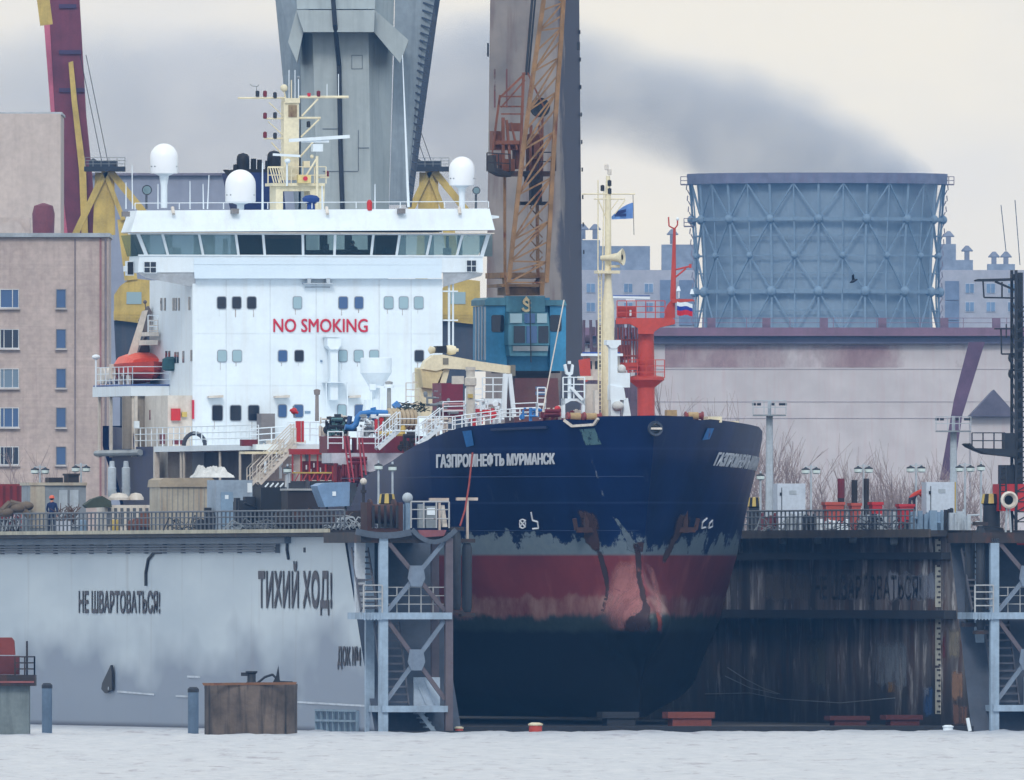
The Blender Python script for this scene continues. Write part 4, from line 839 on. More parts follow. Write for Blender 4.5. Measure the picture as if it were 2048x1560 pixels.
m.lathe([(.34,.25),(.42,0),(.42,-.12),(.33,-.16),(.24,-.05),(.22,.2)],c,20,(0,1,0)); m.build('mouth',offwhite,t); m=MB(); m.lathe([(.01,.1),(.24,.1)],c,16,(0,1,0)); m.build('opening',black,t)
m=MB(); m.bar((c[0]-.12,2.2,DZ-.1),(c[0]-.05,2.2,c[2]-.3),.08); m.bar((c[0]+.14,2.2,DZ-.1),(c[0]+.06,2.2,c[2]-.3),.08); m.build('stand',ltgrey,t)
# dock tower crane at the right edge
t=T('signal_tower','black lattice tower with hooked arms at the right edge','tower',F(2040,1056,4)); tl=M('black_tower_steel',(34,40,50),.6,var=.3)
m=MB(); a=F(2032,540,4); b=F(2060,960,4)
for x in (a[0],a[0]+.9):
    for y in (4,4.9): m.bar((x,y,DZ),(x,y,a[2]),.13)
for k in range(22):
    z=DZ+.4+k*.48; m.bar((a[0],4,z),(a[0]+.9,4,z+.48),.06); m.bar((a[0],4,z),(a[0],4.9,z+.48),.06); m.bar((a[0],4,z),(a[0]+.9,4,z),.06)
m.R(2036,545,2046,960,4.3,.3); m.build('mast',tl,t)
m=MB(); m.R(2010,930,2046,975,4.1,1.5); m.build('cabin',tl,t)
m=MB(); m.R(2004,968,2060,1022,4.0,2.0); m.build('base',red,t)
m=MB(); m.P([(1950,560),(1956,558),(2032,556),(2032,561),(1990,563),(1952,563)],4.2,.3); m.bar(F(1990,563,4.3),F(2030,580,4.3),.1); m.path([F(1966,563,4.3),F(1968,595,4.3),F(2032,596,4.3)],.04); m.L((2004,564),(2004,596),4.3,.04); m.R(2024,548,2038,557,4.1,.4); m.build('arm',tl,t)
m=MB(); m.R(1990,656,2032,659,4.2,.2); m.path([F(2002,658,4.3),F(2003,708,4.3),F(2030,708,4.3)],.04); m.R(2012,648,2014,676,4.25,.1); m.R(2026,650,2029,676,4.25,.1); m.build('arm',tl,t)
m=MB()
for yy in (708,740): m.path([F(2030,yy,4.3),F(2020,yy,4.3),F(2018,yy+10,4.3),F(2022,yy+16,4.3),F(2025,yy+8,4.3)],.06)
m.build('hook',tl,t)
m=MB(); m.P([(1936,888),(1942,894),(1960,902),(1975,908),(2032,914),(2032,898),(1950,896),(1940,886)],3.4,1.4); m.R(2010,866,2030,900,3.6,.7); pf=m.build('platform',tl,t)
m=MB(); rail(m,[F(1944,897,3.4),F(2010,897,3.4)],.75,.035,.5,2); m.build('railing',tl,pf)
m=MB(); m.path([F(2000,1020,3.5),F(2000,930,3.5)],.05); m.path([F(2012,1020,3.5),F(2012,930,3.5)],.05)
for k in range(7): m.L((2000,935+k*12),(2012,935+k*12),3.5,.03)
m.build('ladder',tl,t)
m=MB(); m.R(2034,1072,2060,1125,5,1.2); m.R(2036,1132,2060,1165,5,1.2); m.thing('red_tank',M('bright_red_tank',(226,70,74),.45),'bright red tank inside the right stair tower','tank')
# --- things low inside the dock mouth
for x0,x1,y0,y1,mt,lb,lx in ((1336,1430,1424,1460,M('rust_red_block',(126,64,50),.8,rust=.3),'rust red keel block low in the dock mouth',3),(1205,1278,1424,1462,M('dark_grey_block',(44,48,56),.8),'dark grey keel block under the bow',4),
    (1660,1740,1432,1462,M('dull_red_block',(86,44,44),.8,rust=.2),'dull red keel block under the right dock wall',6),(1772,1846,1430,1460,M('dull_red_block_two',(92,46,46),.8,rust=.2),'dull red keel block left of the draught scale',6)):
    ly=lx; m=MB(); a=F(x0,y0,ly); b=F(x1,y1,ly); h=a[2]-.25; t=T('keel_block',lb,'block',((a[0]+b[0])/2,ly,.25),Y,'keel blocks on the dock floor')
    m.box((a[0]+.25,ly+.1,.25),(b[0]-.15,ly+1.2,.25+h*.55)); m.build('foot',mt,t); m=MB(); m.box((a[0],ly,.25+h*.55),(b[0],ly+1.3,.25+h)); m.build('cap',mt,t)
def buoy(px,y0,y1,r,lb,mt,topm):
    c=F(px,y1,-2); h=F(px,y0,-2)[2]+.25; t=T('mooring_buoy',lb,'buoy',(c[0],-2,-.25),Y,'small buoys floating at the dock mouth'); m=MB(); m.lathe([(r*.85,0),(r,.1),(r,h*.75),(r*.9,h*.8)],(c[0],-2,-.25),16); m.build('float',mt,t); m=MB(); m.lathe([(r*1.12,h*.8),(r*1.15,h*.9),(r*.6,h)],(c[0],-2,-.25),16); m.build('cap',topm,t)
buoy(1071,1445,1466,.32,'orange red buoy with a cream cap under the bow',orange,cream); buoy(918,1453,1466,.2,'small orange red buoy beside the brown tower post',orange,cream); buoy(1896,1450,1466,.24,'white cylindrical buoy below the draught scale',white,white)
m=MB(); m.tube(F(1940,1462,-1.2),F(1935,1436,-1.2),.09,n=8); m.thing('white_post',white,'leaning white marker post at the foot of the right dock wall','post')
# --- mooring dolphins and piles in front of the pale wall
conc_old=M('stained_old_concrete',(104,92,84),.9,var=.6,s=.6,streak=1.2,scol=(30,32,34),rust=.12,rcol=(96,74,62),bump=.4)
fy_=-30
t=T('mooring_dolphin','stained concrete mooring block with a bollard before the pale dock wall','mooring block',(F(500,1463,fy_,W)[0],fy_+2.3,-1),W)
m=MB(); a=F(408,1368,fy_,W); b=F(594,1463,fy_,W); cxx=(a[0]+b[0])/2; hw_=(b[0]-a[0])/2
m.lathe([(hw_*1.0,-1),(hw_,a[2]-.25),(hw_*1.005,a[2]-.2),(hw_*1.005,a[2]),(hw_*.96,a[2]+.02)],(cxx,fy_+hw_,0),28); m.build('block',conc_old,t)
m=MB(); m.P([(404,1366),(594,1364),(592,1369),(407,1371)],fy_-.02,.2,W); m.build('rusty_rim',M('rusty_rim_steel',(120,84,58),.8,rust=.4),t)
m=MB(); c=F(503,1366,fy_+1.6,W); m.lathe([(.26,0),(.2,.08),(.2,.42),(.28,.48),(.28,.56)],c,14); m.R(482,1345,498,1352,fy_+1.5,.2,W); m.build('bollard',dark,t)
m=MB(); m.P([(545,1366),(552,1352),(557,1330),(560,1366)],fy_+1.6,.12,W); m.build('fin_plate',black,t)
m=MB(); m.path([F(515,1366,fy_+1.7,W),F(530,1354,fy_+1.8,W),F(545,1349,fy_+1.9,W),F(560,1364,fy_+1.7,W),F(585,1365,fy_+1.5,W)],.06); m.build('hose',dark,t)
t=T('mooring_dolphin','concrete pier with a rusty railed platform at the left edge','mooring block',(F(10,1463,fy_,W)[0],fy_+2,-1),W)
m=MB(); a=F(-90,1370,fy_,W); b=F(58,1463,fy_,W); m.box((a[0],fy_,-1),(b[0],fy_+4,a[2])); m.build('block',M('green_grey_concrete',(112,122,124),.9,streak=.7,scol=(56,62,64)),t)
m=MB(); a=F(-90,1350,fy_-.4,W); b=F(70,1372,fy_-.4,W); m.box((a[0],fy_-.4,b[2]),(b[0],fy_+4.3,a[2])); m.build('platform',darkrust,t)
m=MB(); m.R(-90,1362,68,1366,fy_-.45,.06,W); m.build('edge_strip',M('dull_pink_edge',(140,84,84),.8),t)
m=MB(); rail(m,[F(30,1350,fy_-.3,W),F(69,1350,fy_-.3,W),F(69,1350,fy_+3.9,W)],.85,.045,.35,3); m.L((54,1350),(54,1282),fy_,.05,fr=W); m.build('railing',darkrust,t)
bx=M('rusty_red_machine',(122,52,44),.75,rust=.3)
m=MB(); m.P([(-60,1275),(23,1275),(28,1282),(30,1310),(-60,1310)],fy_+.6,1.8,W); m.build('hood',bx,t); m=MB(); m.R(-60,1312,38,1349,fy_+.4,2.2,W); m.build('machine_box',M('dark_red_machine',(92,38,38),.75,rust=.3),t)
for x0,x1,y0,lb in ((84,104,1366,'dark blue mooring pile near the left pier'),(376,397,1374,'dark blue mooring pile left of the concrete mooring block')):
    c=F((x0+x1)/2,1463,-20,W); h=F(x0,y0,-20,W)[2]+1; r=(x1-x0)/2/41.5; t=T('mooring_pile',lb,'pile',(c[0],-20,-1),W,'mooring piles in front of the dock'); m=MB(); m.lathe([(r,0),(r,h-.25)],(c[0],-20,-1),14); m.build('shaft',M('slate_blue_pile',(92,112,134),.7,streak=.4,scol=(60,76,96)) if 'slate_blue_pile' not in bpy.data.materials else bpy.data.materials['slate_blue_pile'],t); m=MB(); m.lathe([(r*1.06,h-.25),(r*1.06,h-.1),(r*.7,h)],(c[0],-20,-1),14); m.build('cap',dark,t)

# ================= DOCK JIB CRANE (blue cab, rusty lattice) at the far end of the right wing wall
cl=100; crane=T('dock_crane','rusty lattice jib crane with a blue machine house behind the bow','crane',(F(1060,1060,cl)[0],cl+2,DZ))
cb=M('crane_blue',(60,140,184),.5,streak=.3,scol=(40,70,90)); cbd=M('crane_teal',(80,132,152),.55,streak=.4,scol=(50,70,80)); cru=M('rusty_yellow_lattice',(144,110,74),.7,var=.4,rust=.42,rcol=(120,62,36),s=1.2); crr=M('rust_brown_lattice',(128,78,56),.75,var=.4,rust=.4)
def LB(m,a,b,wpx,l,l2=None): p=F(*a,l); q=F(*b,l if l2 is None else l2); m.bar(p,q,wpx/39.0); return m
m=MB(); m.R(972,612,1014,742,cl,3.2); m.R(1100,612,1132,742,cl,3.2); m.R(1014.5,595,1099.5,742,cl+.4,2.8); hs=m.build('machine_house',cb,crane)
m=MB(); m.P([(970,600),(977,595),(1012,595),(1012,611),(970,611)],cl-.15,3.4); m.P([(1012.5,592),(1090,592),(1090,624),(1012.5,624)],cl-.2,.55); m.P([(1090.5,600),(1130,600),(1134,611),(1090.5,611)],cl-.15,3.4); m.build('roof',cbd,crane)
m=MB()
lxs=F(972,700,cl)[0]
for x in (950,956,962,968): p=S(x,614,lxs-.05); q=S(x+2,720,lxs-.05); m.box((lxs-.05,q[1],q[2]),(lxs+.02,p[1],p[2]))
m.build('louvre',ltgrey,hs)
for r in ((983,630,1008,664),(1100,630,1123,663)):
    m=MB(); m.P(rrect(*r,4),cl-.05,.08); m.build('window',gl_dark,hs)
m=MB(); m.P([(1018,625),(1096,625),(1099,648),(1017,648)],cl-1.0,1.3); m.R(1017,648.5,1099,690,cl-1.05,1.4); m.P([(1018,690.5),(1098,690.5),(1094,712),(1020,712)],cl-.95,1.2); cab=m.build('cab',cbd,crane)
for i,r in enumerate(((1020,627,1044,646),(1049,627,1070,646),(1074,627,1094,646),(1028,652,1050,686),(1053,652,1074,686),(1077,652,1097,686))):
    m=MB(); m.R(*r,cl-1.1,.06); m.build('window',[gl_lt,gl_mid,gl_lt,gl_dark,gl_mid,gl_dark][i],cab)
m=MB(); m.R(1026,692,1096,702,cl-1.08,.08); m.build('bumper',grey,cab)
# emblem on the roof front: a curved S with a small tip
m=MB(); sp=[(1058,610),(1060,604),(1055,599),(1049,600),(1047,605),(1052,609),(1058,612),(1060,617),(1055,622),(1048,621),(1045,616)]
for a,b in zip(sp,sp[1:]): m.bar(F(*a,cl-.28),F(*b,cl-.28),.05,.12)
m.P([(1047,599),(1053,592.5),(1058,599)],cl-.3,.05); m.build('emblem',M('pale_gold_emblem',(226,204,160),.5,fine=0),hs)
m=MB(); m.R(1028,742,1100,756,cl+.5,2); m.R(1004,742.5,1120,746,cl+.2,2.6); m.R(1000,712,1010,726,cl+.3,.4); m.build('slewing_ring',black,crane)
m=MB(); a=F(1032,756,cl); b=F(1118,756,cl); c=F(1024,830,cl); d=F(1132,830,cl); m.hexa([(c[0],cl,DZ),(d[0],cl,DZ),(d[0],cl+2.6,DZ),(c[0],cl+2.6,DZ)],[(a[0],cl+.3,a[2]),(b[0],cl+.3,a[2]),(b[0],cl+2.4,a[2]),(a[0],cl+2.4,a[2])]); m.build('portal_base',M('dull_maroon_base',(104,62,62),.7,streak=.4),crane)
# A-frame tower
m=MB()
for l in (cl+.8,cl+3): LB(m,(1010,560),(1009,345),5,l); LB(m,(1076,575),(1074,370),6,l); LB(m,(1010,560),(1012,590),6,l)
for k in range(7): y0=575-k*32; LB(m,(1060,y0),(1085,y0-30),2,cl+.8); LB(m,(1060,y0-32),(1085,y0-4),2,cl+.9)
m.R(1000,545,1094,556,cl-.1,3.6); m.R(1004,568,1088,574,cl-.1,3.6); m.P([(1008,556),(1016,556),(1020,590),(1012,590)],cl-.15,.5); m.P([(1080,556),(1090,556),(1088,590),(1080,590)],cl-.15,.5)
m.R(1016,575,1082,590,cl+.3,2.6); m.build('support_frame',cru,crane)
m=MB(); m.P([(986,310),(989,343),(1006,352),(1022,354),(1022,346),(1006,340),(994,336),(992,310)],cl,1.6); m.R(1022,342,1110,352,cl,2.6); rail(m,[F(974,343,cl),F(1020,346,cl)],.95,.04,.5,2); rail(m,[F(1076,342,cl),F(1111,342,cl)],.95,.04,.5,2); m.R(1058,352,1086,364,cl+.3,1.2); m.build('working_platform',darkrust,crane)
m=MB()
for a,b,wd in (((985,300),(1000,190),4),((1000,195),(1052,145),4),((1002,215),(1050,160),3),((1000,213),(1048,213),3),((1000,193),(1048,193),3),((1002,228),(1048,228),3),((1047,145),(1040,345),5),((1055,145),(1088,215),3),((1085,235),(1084,345),4),((1006,235),(1006,345),6),((1013,240),(1022,345),5),((1022,245),(1034,300),4),((990,285),(1038,285),8),((985,300),(985,345),3),((1062,250),(1060,345),5),((1078,250),(1084,290),4)): LB(m,a,b,wd,cl+1); LB(m,a,b,wd*.8,cl+2.6)
m.R(990,282,1040,300,cl+1.2,1.2); m.R(1005,318,1030,345,cl+1,1.2); m.R(1060,268,1084,345,cl+1.3,1.0); m.R(1020,246,1046,262,cl+1.3,.9); m.R(1068,285,1080,318,cl+.9,.5); m.R(986,262,1004,300,cl+1.4,.8); m.R(1032,288,1048,338,cl+1.5,.9); m.R(992,306,1004,330,cl+1.2,.6); m.build('winch_tower',crr,crane)
m=MB(); c=F(1080,215,cl+1.4); m.lathe([(.2,-.12),(.42,-.1),(.5,-.14),(.5,.14),(.42,.1),(.2,.12)],c,20,(0,1,0)); m.build('sheave',dark,crane)
m=MB(); m.R(1062,352,1084,405,cl-.15,.5); m.R(1042,403,1098,410,cl-.3,.9); m.build('counter_gear',darkrust,crane)
# lattice jib
def lat(chords,lys,nseg,mt,name,wd=7):
    m=MB()
    def at(ch,t):
        n=len(ch)-1; i=min(int(t*n),n-1); f=t*n-i; return (ch[i][0]+(ch[i+1][0]-ch[i][0])*f,ch[i][1]+(ch[i+1][1]-ch[i][1])*f)
    for ch in chords:
        for l in lys:
            for a,b in zip(ch,ch[1:]): LB(m,a,b,wd,l)
    for k in range(nseg):
        t0,t1=k/nseg,(k+1)/nseg
        for l in lys:
            LB(m,at(chords[0],t0),at(chords[1],t0),wd*.4,l)
            LB(m,at(chords[k%2],t0),at(chords[1-k%2],t1),wd*.4,l)
        for ch in chords: LB(m,at(ch,t0),at(ch,t1),wd*.35,lys[k%2],lys[1-k%2])
    return m.build(name,mt,crane)
lat([[(1017,565),(1026,480),(1046,300),(1067,143),(1090,-20)],[(1093,565),(1102,400),(1112,217),(1122,80),(1128,-20)]],(cl-1.2,cl-2.6),16,cru,'jib',8)
m=MB(); m.L((1052,150),(1066,-20),cl+1,.07); m.L((1057,150),(1072,-20),cl+1.6,.05); m.build('luffing_rope',dark,crane)
m=MB(); m.L((1060,600),(1062,725),cl-1.6,.03); m.build('hoist_rope',dark,crane)
# ================= TANKER (same yard frame; bow tip at y=13)
BY=13.0; SL=95.0; HB=8.6
def lerp_tab(tab,x):
    if x<=tab[0][0]: return tab[0][1]
    for (a,p),(b,q) in zip(tab,tab[1:]):
        if x<=b: return p+(q-p)*(x-a)/(b-a)
    return tab[-1][1]
bulge=lambda z:math.exp(-((z-5.3)/(1.75 if z<5.3 else 1.35))**2)      # bulbous bow, faired into the stem
rake0=lambda z:lerp_tab([(.6,3.6),(6,3.3),(8.4,2.9),(10,2.2),(13,.75),(15.2,0)],z)
rake=lambda z:rake0(z)-2.9*bulge(z)
ent=lambda z:lerp_tab([(.6,44),(1.45,38),(5.3,26),(8.4,21),(15.2,15.8)],z)
def hb(ly,z):                                  # half breadth of the hull
    d=max(0,ly-BY-rake0(z)); t=min(1,d/ent(z)); b=HB*(1-(1-t)**2.05); dt=ly-BY-rake(z); q=1.55*bulge(z)**.5*math.sqrt(max(0,1-((min(dt,9)-4.5)/4.5)**2)); b=(b**3+q**3)**(1/3)
    if ly>84: k=(ly-86)/22; b*=1-k*k*(.05+.13*max(0,(14-z)/3.5))
    if z<2.4: b*=1-((2.4-z)/1.8)**2*.3
    return b
def pxo(p,fr=Y): w=fr.w(p); return 1024+FP*w.x/(w.y+D), YH-FP*(w.z-HC)/(w.y+D)
def hit(px,py,side,off=.03):                   # point on the hull skin seen at a pixel; side -1 left, 1 right
    ly=22.0
    for _ in range(5):
        y=Y.w((side*7,ly,0)).y; z=HC+(YH-py)*(y+D)/FP
        lo,hi=BY+rake(z),BY+rake(z)+(30 if side<0 else 11)
        for _ in range(40):
            md=(lo+hi)/2; q=pxo((side*hb(md,z),md,z))[0]
            if (q>px)==(side<0): lo=md
            else: hi=md
        ly=(lo+hi)/2
    return hpt(ly,z,side,off)
def hpt(ly,z,side,off=.03):
    p=Vector((side*hb(ly,z),ly,z)); a=Vector((side*hb(ly+.1,z),ly+.1,z))-p; b=Vector((side*hb(ly,z+.1),ly,z+.1))-p; n=a.cross(b).normalized()
    if n.x*side<0: n=-n
    return p+n*off
# sheer line from the photograph's left edge of the hull
sheer=[]
for px,py in ((1300,831),(1198,833),(1196,839),(1170,840),(1140,838),(935,853),(905,861),(862,880),(790,921),(728,958)):
    z=15.0
    for _ in range(3):
        lo,hi=BY,BY+34
        for _ in range(40):
            md=(lo+hi)/2
            if pxo((-hb(md,z),md,z))[0]>px: lo=md
            else: hi=md
        z=F(px,py,lo)[2]
        y=Y.w((-hb(lo,z),lo,z)).y; z=HC+(YH-py)*(y+D)/FP
    sheer.append((lo,z))
QD=S(305,893,-HB); QZ=QD[2]
MDZ=10.8
sheer+=[(sheer[-1][0]+2,MDZ),(QD[1]-.02,MDZ),(QD[1],QZ),(S(266,860,-HB)[1],QZ),(S(260,857,-HB)[1],S(260,857,-HB)[2]),(109,15.1)]
ZT=lambda ly:lerp_tab(sheer,ly)
ship=T('tanker_ship','navy hulled tanker with a white bridge block, bow towards the viewer in the dock','ship',(0,BY,.6))
# hull paint
def hullpaint():
    m,nt,b=base_mat('tanker_hull_paint'); tc=nd(nt,'ShaderNodeTexCoord'); sp=nd(nt,'ShaderNodeSeparateXYZ'); nt.links.new(tc.outputs['Object'],sp.inputs[0])
    z=math_(nt,'ADD',sp.outputs[2],.6)
    step=lambda h,soft=.03,n=None: ramp(nt,math_(nt,'MULTIPLY',math_(nt,'ADD',z,n if n is not None else 0),.05),(h-soft)*.05,(h+soft)*.05)
    big=noise(nt,s=.35,det=4); fine=noise(nt,s=3,det=4)
    low=mix(nt,big,lin((13,16,24)),lin((22,23,30)))
    slime=mix(nt,fine,lin((34,46,48)),lin((58,68,68)))
    redp0=mix(nt,big,lin((92,44,50)),lin((118,60,60)))
    tan=mix(nt,noise(nt,(1,1,.3),s=1.5,det=5),lin((124,88,86)),lin((158,128,120)))
    redp=mix(nt,ramp(nt,big,.35,.65),lin((102,42,48)),lin((122,54,57)))
    redp=mix(nt,ramp(nt,noise(nt,(1,1,.3),s=.5,det=6),.55,.75),redp,lin((148,84,80)))
    prim=mix(nt,fine,lin((96,112,126)),lin((120,134,142)))
    nav=mix(nt,ramp(nt,noise(nt,(1,1,.4),s=.4,det=6),.35,.7),lin((3,18,58)),lin((8,34,84)))
    nav=mix(nt,math_(nt,'MULTIPLY',ramp(nt,noise(nt,(1,1,.1),s=1.2,det=7,rough=.7),.6,.72),.35),nav,lin((60,70,90)))
    w=math_(nt,'MULTIPLY',math_(nt,'SUBTRACT',noise(nt,s=.7,det=5),.5),.5)
    x=mix(nt,step(4.75,.12,w),low,slime); w2=math_(nt,'MULTIPLY',math_(nt,'SUBTRACT',noise(nt,(1,.5,.3),s=.9,det=6,rough=.65),.5),1.5)
    tan=mix(nt,ramp(nt,noise(nt,(1,.4,.25),s=.7,det=7,rough=.68),.42,.6),redp0,tan)
    x=mix(nt,step(5.5,.12,w2),x,tan); x=mix(nt,step(6.4,.1,w2),x,redp)
    x=mix(nt,step(8.43,.02),x,prim)
    # ragged, rubbed lower edge of the navy paint
    e1=noise(nt,(1,.55,.55),s=.55,det=8,rough=.68); e2=noise(nt,(.3,.2,2.5),s=2.2,det=4)
    e=math_(nt,'ADD',math_(nt,'MULTIPLY',math_(nt,'SUBTRACT',e1,.5),-5.4),math_(nt,'MULTIPLY',math_(nt,'SUBTRACT',e2,.5),.5))
    x=mix(nt,step(9.1,.06,e),x,mix(nt,step(8.44,.01),x,nav)); 
    # plating seams
    for h in (13.55,10.95): x=mix(nt,math_(nt,'MULTIPLY',math_(nt,'MULTIPLY',step(h-.03,.02),math_(nt,'SUBTRACT',1,step(h+.03,.02))),.35),x,lin((60,80,120)))
    nt.links.new(x,b.inputs['Base Color']); b.inputs['Roughness'].default_value=.42; b.inputs['Specular IOR Level'].default_value=.25
    bp=nd(nt,'ShaderNodeBump'); bp.inputs['Strength'].default_value=.25; bp.inputs['Distance'].default_value=.05; nt.links.new(noise(nt,s=.5,det=3),bp.inputs['Height']); nt.links.new(bp.outputs[0],b.inputs['Normal']); return m
hp=hullpaint()
m=MB(); ss=sorted(set([0,.0006,.0015,.003,.0055,.009,.013,.018,.024,.031,.039,.048]+[.06+.02*i for i in range(15)]+[.38+.04*i for i in range(16)]+[(l-BY)/SL for l,_ in sheer if BY<l<BY+SL])); NV=58
def hv(s,v,side):
    zt=ZT(BY+s*SL); z=.6+(zt-.6)*v; ly=BY+rake(z)+(SL-rake(z))*s; return Vector((side*hb(ly,z),ly,z))
for side in (-1,1):
    o=len(m.v); vs=[hv(s,v/NV,side) for s in ss for v in range(NV+1)]; k=NV+1
    m.add(vs,[(i*k+j,i*k+j+1,(i+1)*k+j+1,(i+1)*k+j) for i in range(len(ss)-1) for j in range(NV)],True)
n=len(ss)-1
m.add([hv(1,v/NV,s) for v in range(NV+1) for s in (-1,1)],[(2*v,2*v+1,2*v+3,2*v+2) for v in range(NV)])
m.add([hv(s,0,e) for s in ss for e in (-1,1)],[(2*i,2*i+1,2*i+3,2*i+2) for i in range(n)])
hull=m.build('hull',hp,ship)
dk=M('deck_red_brown',(104,48,46),.75)
def deckplate(l0,l1,z):
    m=MB(); k=24; pts=[(l0+(l1-l0)*i/k) for i in range(k+1)]
    m.poly([(-hb(l,z)+.03,l,z) for l in pts]+[(hb(l,z)-.03,l,z) for l in pts[::-1]]); m.build('deck',dk,ship)
deckplate(BY+1,33,13.7); deckplate(30,107,MDZ-.15)
# lettering and marks on the plating
NAME='ГАЗПРОМНЕФТЬ МУРМАНСК'
def namefn(u,v): return hit(875+235*u,(936-8*u)+((908-3*u)-(936-8*u))*v,-1,.035)
lettering('name_lettering',NAME,namefn,wlet,hull,.012,.07,(-.8,-.6,0),cut=40)
dA=hit(1110,915,-1)[1]; dB=hit(875,922,-1)[1]; dR=hit(1433,915,1)[1]
za,zb=hit(1433,931,1)[2],hit(1433,903,1)[2]
lettering('name_lettering',NAME,lambda u,v:hpt(dR+(dB-dA)*u,za+(zb-za)*v-.25*u,1,.035),wlet,hull,.007,.06,(.8,-.6,0),cut=40)
def stroke(pts,side,wd,mt,name):
    m=MB(); P=[hit(x,y,side,.03) for x,y in pts]
    for a,b in zip(P,P[1:]): m.bar(a,b,.05,wd)
    return m.build(name,mt,hull)
stroke([(1063,1024),(1066,1040),(1076,1043),(1078,1056),(1066,1057)],-1,.07,wlet,'bulb_mark')
c=[(1046+6*math.cos(t),1047+9*math.sin(t)) for t in [2*math.pi*i/12 for i in range(13)]]; stroke(c,-1,.05,wlet,'thruster_mark')
stroke([(1040,1040),(1052,1054)],-1,.05,wlet,'thruster_mark'); stroke([(1052,1040),(1040,1054)],-1,.05,wlet,'thruster_mark')
stroke([(1413,1036),(1404,1044),(1402,1056),(1410,1054)],1,.07,wlet,'bulb_mark'); stroke([(1424,1040),(1418,1046),(1416,1056),(1424,1052),(1424,1040)],1,.06,wlet,'thruster_mark')
def patch(poly,side,mt,name,off=.02,nu=6,nv=10): # poly: left edge list and right edge list of pixels, top to bottom
    le,re=poly; m=MB(); vs=[]
    for j in range(nv+1):
        t=j/nv*(len(le)-1); i=min(int(t),len(le)-2); f=t-i; a=(le[i][0]+(le[i+1][0]-le[i][0])*f,le[i][1]+(le[i+1][1]-le[i][1])*f); b=(re[i][0]+(re[i+1][0]-re[i][0])*f,re[i][1]+(re[i+1][1]-re[i][1])*f)
        for k in range(nu+1): vs.append(hit(a[0]+(b[0]-a[0])*k/nu,a[1]+(b[1]-a[1])*k/nu,side,off))
    m.add(vs,[(j*(nu+1)+k,j*(nu+1)+k+1,(j+1)*(nu+1)+k+1,(j+1)*(nu+1)+k) for j in range(nv) for k in range(nu)],True); o=m.build(name,mt,hull)
    at=o.data.attributes.new('fade','FLOAT','POINT')
    for j in range(nv+1):
        for k in range(nu+1): at.data[j*(nu+1)+k].value=0 if k in (0,nu) else (.35 if j in (0,nv) else min(1,1.7*min(k,nu-k)/(nu/2)))
    return o
rs=ragged('hull_rust_stain',(70,44,42),.38,s=1.6,soft=.07,fade=True); rs2=ragged('hull_dark_stain',(58,36,36),.3,s=2.2,soft=.08,fade=True); rs3=ragged('bulb_dark_stain',(66,38,38),.36,s=2.2,soft=.06); wear=ragged('rubbed_primer',(112,128,142),.42,s=1.7,stretch=(1,1,.35),soft=.03,fade=True)
patch(([(1136,1012),(1150,1050),(1168,1085),(1188,1105)],[(1192,1020),(1212,1050),(1210,1085),(1204,1105)]),-1,rs,'rust_stain')
patch(([(1190,1095),(1205,1150),(1212,1180),(1196,1240)],[(1206,1095),(1219,1150),(1220,1180),(1208,1240)]),-1,rs2,'rust_stain')
patch(([(1352,1020),(1340,1060),(1330,1085),(1318,1130)],[(1392,1025),(1380,1060),(1356,1085),(1330,1130)]),1,rs,'rust_stain')
patch(([(1222,1030),(1234,1060),(1244,1085),(1240,1106)],[(1232,1030),(1262,1060),(1278,1085),(1280,1106)]),-1,wear,'rub_highlight_patch')
patch(([(1176,905),(1180,930),(1192,960),(1205,1000)],[(1192,905),(1194,930),(1204,960),(1214,1000)]),-1,ragged('pale_scrape',(120,130,150),.54,s=3,fade=True),'scrape')
# bulb highlight painted on as pale pink, and dark runs
pinkm=ragged('pale_pink_highlight',(206,136,134),.36,s=.8,soft=.22,amt=.68,fade=True)
patch(([(1236,1122),(1212,1160),(1200,1200),(1196,1240),(1210,1262)],[(1286,1122),(1296,1160),(1304,1200),(1306,1240),(1306,1262)]),-1,pinkm,'rub_highlight_patch',.02,8,14)
patch(([(1288,1126),(1298,1160),(1308,1200),(1312,1250)],[(1304,1126),(1316,1160),(1324,1200),(1326,1250)]),1,pinkm,'rub_highlight_patch',.02,4,10)
patch(([(1264,1086),(1270,1110),(1272,1150),(1278,1190),(1284,1222),(1240,1240),(1236,1262)],[(1284,1086),(1286,1110),(1285,1150),(1294,1190),(1304,1222),(1306,1240),(1306,1270)]),-1,ragged('stem_dark_run',(60,36,38),.3,s=2,soft=.08,fade=True),'dark_run',.03,6,20)
patch(([(1308,1222),(1312,1244),(1311,1264)],[(1318,1222),(1326,1244),(1326,1270)]),1,ragged('orange_tip_rust',(140,62,46),.36,s=2,soft=.1,fade=True),'rust_tip',.03,6,8)
patch(([(1262,1082),(1268,1104)],[(1306,1082),(1300,1104)]),-1,rs,'rust_stain',.03,6,6)
# weld seams on the bow plating
for zs_ in (9.6,12.2):
    m=MB(); P=[hpt(BY+rake(zs_)+.3+i*.7,zs_,-1,.004) for i in range(46)]
    for a_,b_ in zip(P,P[1:]): m.bar(a_,b_,.012,.035)
    m.build('weld_seam',M('navy_seam',(26,46,88),.5) if 'navy_seam' not in bpy.data.materials else bpy.data.materials['navy_seam'],hull)
